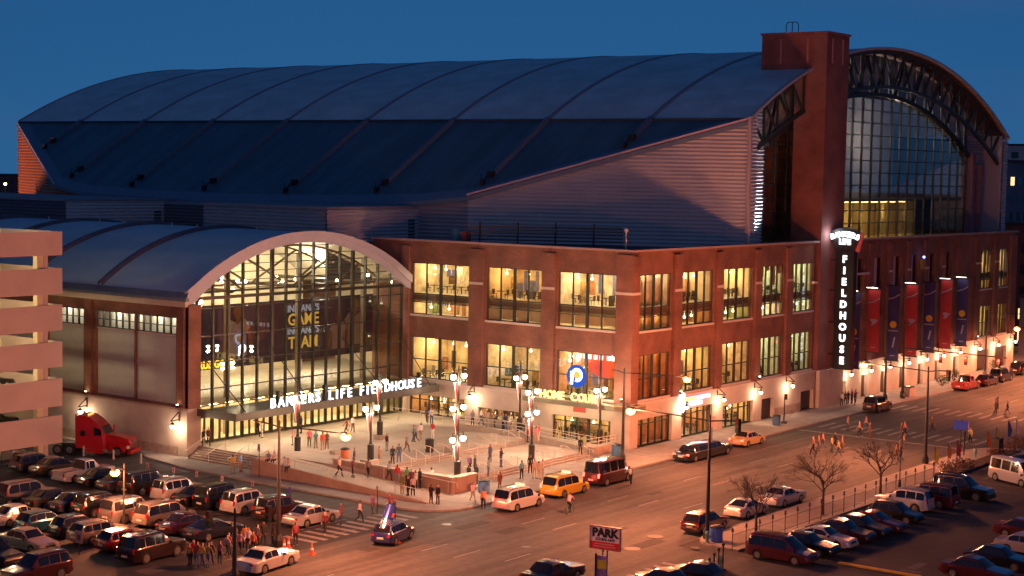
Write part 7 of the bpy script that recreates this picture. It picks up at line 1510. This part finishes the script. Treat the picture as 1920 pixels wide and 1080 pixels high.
# ================================================================== PEOPLE
HAIR = [(.02, .014, .01), (.05, .03, .018), (.12, .07, .03), (.01, .01, .01)]; SKIN = [(.45, .27, .19), (.36, .2, .13), (.16, .08, .05), (.5, .32, .24)]
def human(kind):
    """one skinned body per pose; facing +x; returns a mesh with slots skin, top, trousers, shoes, hair"""
    sit = kind in ('sit', 'ride'); hz = .95
    hipz = {'sit': .0, 'ride': .95}.get(kind, .94); V = []; E = []; RAD = []; ROLE = []
    def add(p, r, par=None, role=None):
        V.append(Vector(p)); RAD.append(r); i = len(V) - 1
        if par is not None: E.append((par, i)); ROLE.append(role)
        return i
    ln = {'walk': .06, 'walk2': .04, 'ride': .45, 'lean': .5, 'sit': .12}.get(kind, 0)
    pel = add((0, 0, hipz), (.155, .12)); wa = add((ln * .1, 0, hipz + .14), (.14, .105), pel, 'top'); ch = add((ln * .35, 0, hipz + .36), (.175, .12), wa, 'top'); nk = add((ln * .52, 0, hipz + .53), (.065, .065), ch, 'top')
    hd0 = add((ln * .56 + .01, 0, hipz + .61), (.075, .08), nk, 'skin'); hd = add((ln * .58 + .015, 0, hipz + .70), (.085, .10), hd0, 'skin'); hd2 = add((ln * .58 - .0, 0, hipz + .785), (.06, .07), hd, 'hair')
    armp = {'stand': ((0, .03, -.28), (.06, .02, -.53)), 'cross': ((.03, .05, -.26), (.24, -.12, -.20)), 'walk': ((.10, .04, -.27), (.24, .02, -.48)), 'walk2': ((.05, .04, -.28), (.16, .03, -.50)), 'phone': ((.08, .04, -.26), (.26, -.04, -.08)), 'sit': ((.12, .05, -.24), (.36, .0, -.30)), 'ride': ((.22, .04, -.2), (.45, .02, -.28)), 'lean': ((.2, .03, -.2), (.45, .02, -.22))}
    for sg in (-1, 1):
        k = kind
        sh = add((ln * .47, sg * .175, hipz + .475), (.062, .062), ch, 'top'); e, w = armp[k]; sw = -1 if (k in ('walk', 'walk2') and sg > 0) else 1
        if k == 'phone' and sg > 0: e, w = armp['stand']
        el = add((V[sh].x + e[0] * sw, sg * (.175 + e[1]), V[sh].z + e[2]), (.046, .046), sh, 'top'); wr = add((V[sh].x + w[0] * sw, sg * (.175 + w[1]), V[sh].z + w[2]), (.032, .034), el, 'fore')
        dv = (V[wr] - V[el]).normalized(); ha = add(V[wr] + dv * .07, (.038, .024), wr, 'skin'); add(V[wr] + dv * .155 + Vector((.012, 0, 0)), (.02, .012), ha, 'skin'); add(V[wr] + dv * .09 + Vector((.045, -sg * .02, 0)), (.012, .012), ha, 'skin')
        hp = add((0, sg * .085, hipz - .05), (.10, .10), pel, 'leg')
        if kind == 'sit': kn = (.44, sg * .10, -.0); an = (.46, sg * .10, -.43)
        elif kind == 'ride': kn = (.30 + .08 * sg, sg * .10, hipz - .33); an = (.12 + .12 * sg, sg * .1, .28 + .12 * sg)
        elif kind == 'walk': kn = (.20 if sg > 0 else -.02, sg * .09, .50); an = (.26 if sg > 0 else -.32, sg * .09, .09 if sg > 0 else .16)
        elif kind == 'walk2': kn = (.12 if sg < 0 else .0, sg * .09, .49); an = (.12 if sg < 0 else -.18, sg * .09, .09)
        elif kind == 'lean': kn = (-.02 + .1 * sg, sg * .09, .5); an = (-.1 + .15 * sg, sg * .1, .09)
        else: kn = (.02, sg * .11, .50); an = (-.01, sg * .13, .09)
        k_ = add(kn, (.062, .062), hp, 'leg'); a_ = add(an, (.042, .045), k_, 'leg'); fd = Vector((.17, sg * .02, -.05)); add(Vector(an) + Vector((-.03, 0, -.05)), (.035, .035), a_, 'shoe'); add(Vector(an) + fd, (.032, .025), a_, 'shoe')
    me = bpy.data.meshes.new('sk'); me.from_pydata([tuple(v) for v in V], E, []); o = bpy.data.objects.new('sk', me); COL.objects.link(o)
    md = o.modifiers.new('s', 'SKIN'); md.use_smooth_shade = True; sub = o.modifiers.new('u', 'SUBSURF'); sub.levels = 1
    for i, r in enumerate(RAD): me.skin_vertices[0].data[i].radius = r; me.skin_vertices[0].data[i].use_root = (i == 0)
    dg = bpy.context.evaluated_depsgraph_get(); res = bpy.data.meshes.new_from_object(o.evaluated_get(dg)); bpy.data.objects.remove(o)
    res.name = 'body_' + kind; res.materials.clear()
    for _ in range(5): res.materials.append(None)
    idx = {'skin': 0, 'top': 1, 'leg': 2, 'shoe': 3, 'hair': 4, 'fore': 1}; seg = [(V[a], V[c], idx[r]) for (a, c), r in zip(E, ROLE)]
    head = V[hd]
    for f in res.polygons:
        p = f.center; best = 9; bi = 1
        for a, c, i in seg:
            d = c - a; t = max(0, min(1, (p - a).dot(d) / d.length_squared)); q = (p - a - d * t).length
            if q < best: best = q; bi = i
        if (p - head).length < .17 and p.z > V[nk].z + .06: bi = 4 if (p.z > head.z + .03 or p.x < head.x - .035) else 0
        if bi == 1 and p.z < V[pel].z - .02 and abs(p.y) < .2: bi = 2
        f.material_index = bi
    return res
POSE = {k: human(k) for k in ('stand', 'cross', 'walk', 'walk2', 'phone', 'sit', 'ride', 'lean')}
CM = {}
def cloth(c):
    if c not in CM: CM[c] = M('cloth_%d_%d_%d' % tuple(int(v * 255) for v in c), c, .85, noise=.12, scale=9)
    return CM[c]
pr_ = random.Random(5)
for (x, y, z, rz, pose, top, leg, label, grp) in PEOPLE:
    o = bpy.data.objects.new('person', POSE[pose]); COL.objects.link(o); o.location = (x, y, z); o.rotation_euler[2] = R(rz); s = pr_.uniform(.96, 1.06); o.scale = (s, s, s)
    h = pr_.choice(HAIR); sk = pr_.choice(SKIN)
    for i, c in enumerate((sk, top, leg, pr_.choice([(.03, .025, .02), (.35, .33, .3), (.08, .05, .03)]), h)): slot(o, cloth(tuple(c)), i)
    tag(o, label, 'person', grp)
# bicycle
bk = thing('bicycle', 'dark bicycle ridden along the middle of the street', 'bicycle', (-28.78, -12.98, 0), R(10))
for x in (-.5, .52):
    b = B()
    for k in range(16): a0, a1 = k * math.pi / 8, (k + 1) * math.pi / 8; b.tube((x + .33 * math.cos(a0), 0, .34 + .33 * math.sin(a0)), (x + .33 * math.cos(a1), 0, .34 + .33 * math.sin(a1)), .018, n=5)
    for k in range(6): a0 = k * math.pi / 3; b.tube((x, 0, .34), (x + .33 * math.cos(a0), 0, .34 + .33 * math.sin(a0)), .004, n=3)
    b.build('wheel', tyrem, bk)
b = B(); b.path([(-.5, 0, .34), (-.15, 0, .85), (.38, 0, .88), (.05, 0, .32), (-.5, 0, .34)], .02); b.path([(-.15, 0, .85), (.05, 0, .32)], .02); b.path([(.52, 0, .34), (.38, 0, .88), (.36, 0, 1.0)], .02); b.build('frame', M('bike_green', (.05, .12, .08), .4), bk)
b = B(); b.path([(.36, -.25, 1.0), (.36, .25, 1.0)], .016); b.build('handlebar', darkm, bk); B().box(-.3, -.05, -.06, .06, .9, .96).build('saddle', darkm, bk)

# ================================================================== put each Empty at its thing's base
bpy.context.view_layer.update()
for o in list(COL.objects):
    if o.type == 'EMPTY' and o.parent is None and o.get('label') and o.location.length < 1e-6:
        lo = Vector((1e9,) * 3); hi = Vector((-1e9,) * 3)
        for c in o.children:
            if c.type in ('MESH', 'FONT'):
                for p in c.bound_box:
                    w = c.matrix_world @ Vector(p); lo = Vector(map(min, lo, w)); hi = Vector(map(max, hi, w))
        if lo.x > 1e8: continue
        base = Vector(((lo.x + hi.x) / 2, (lo.y + hi.y) / 2, lo.z)); o.location = base
        for c in o.children: c.location = c.location - base
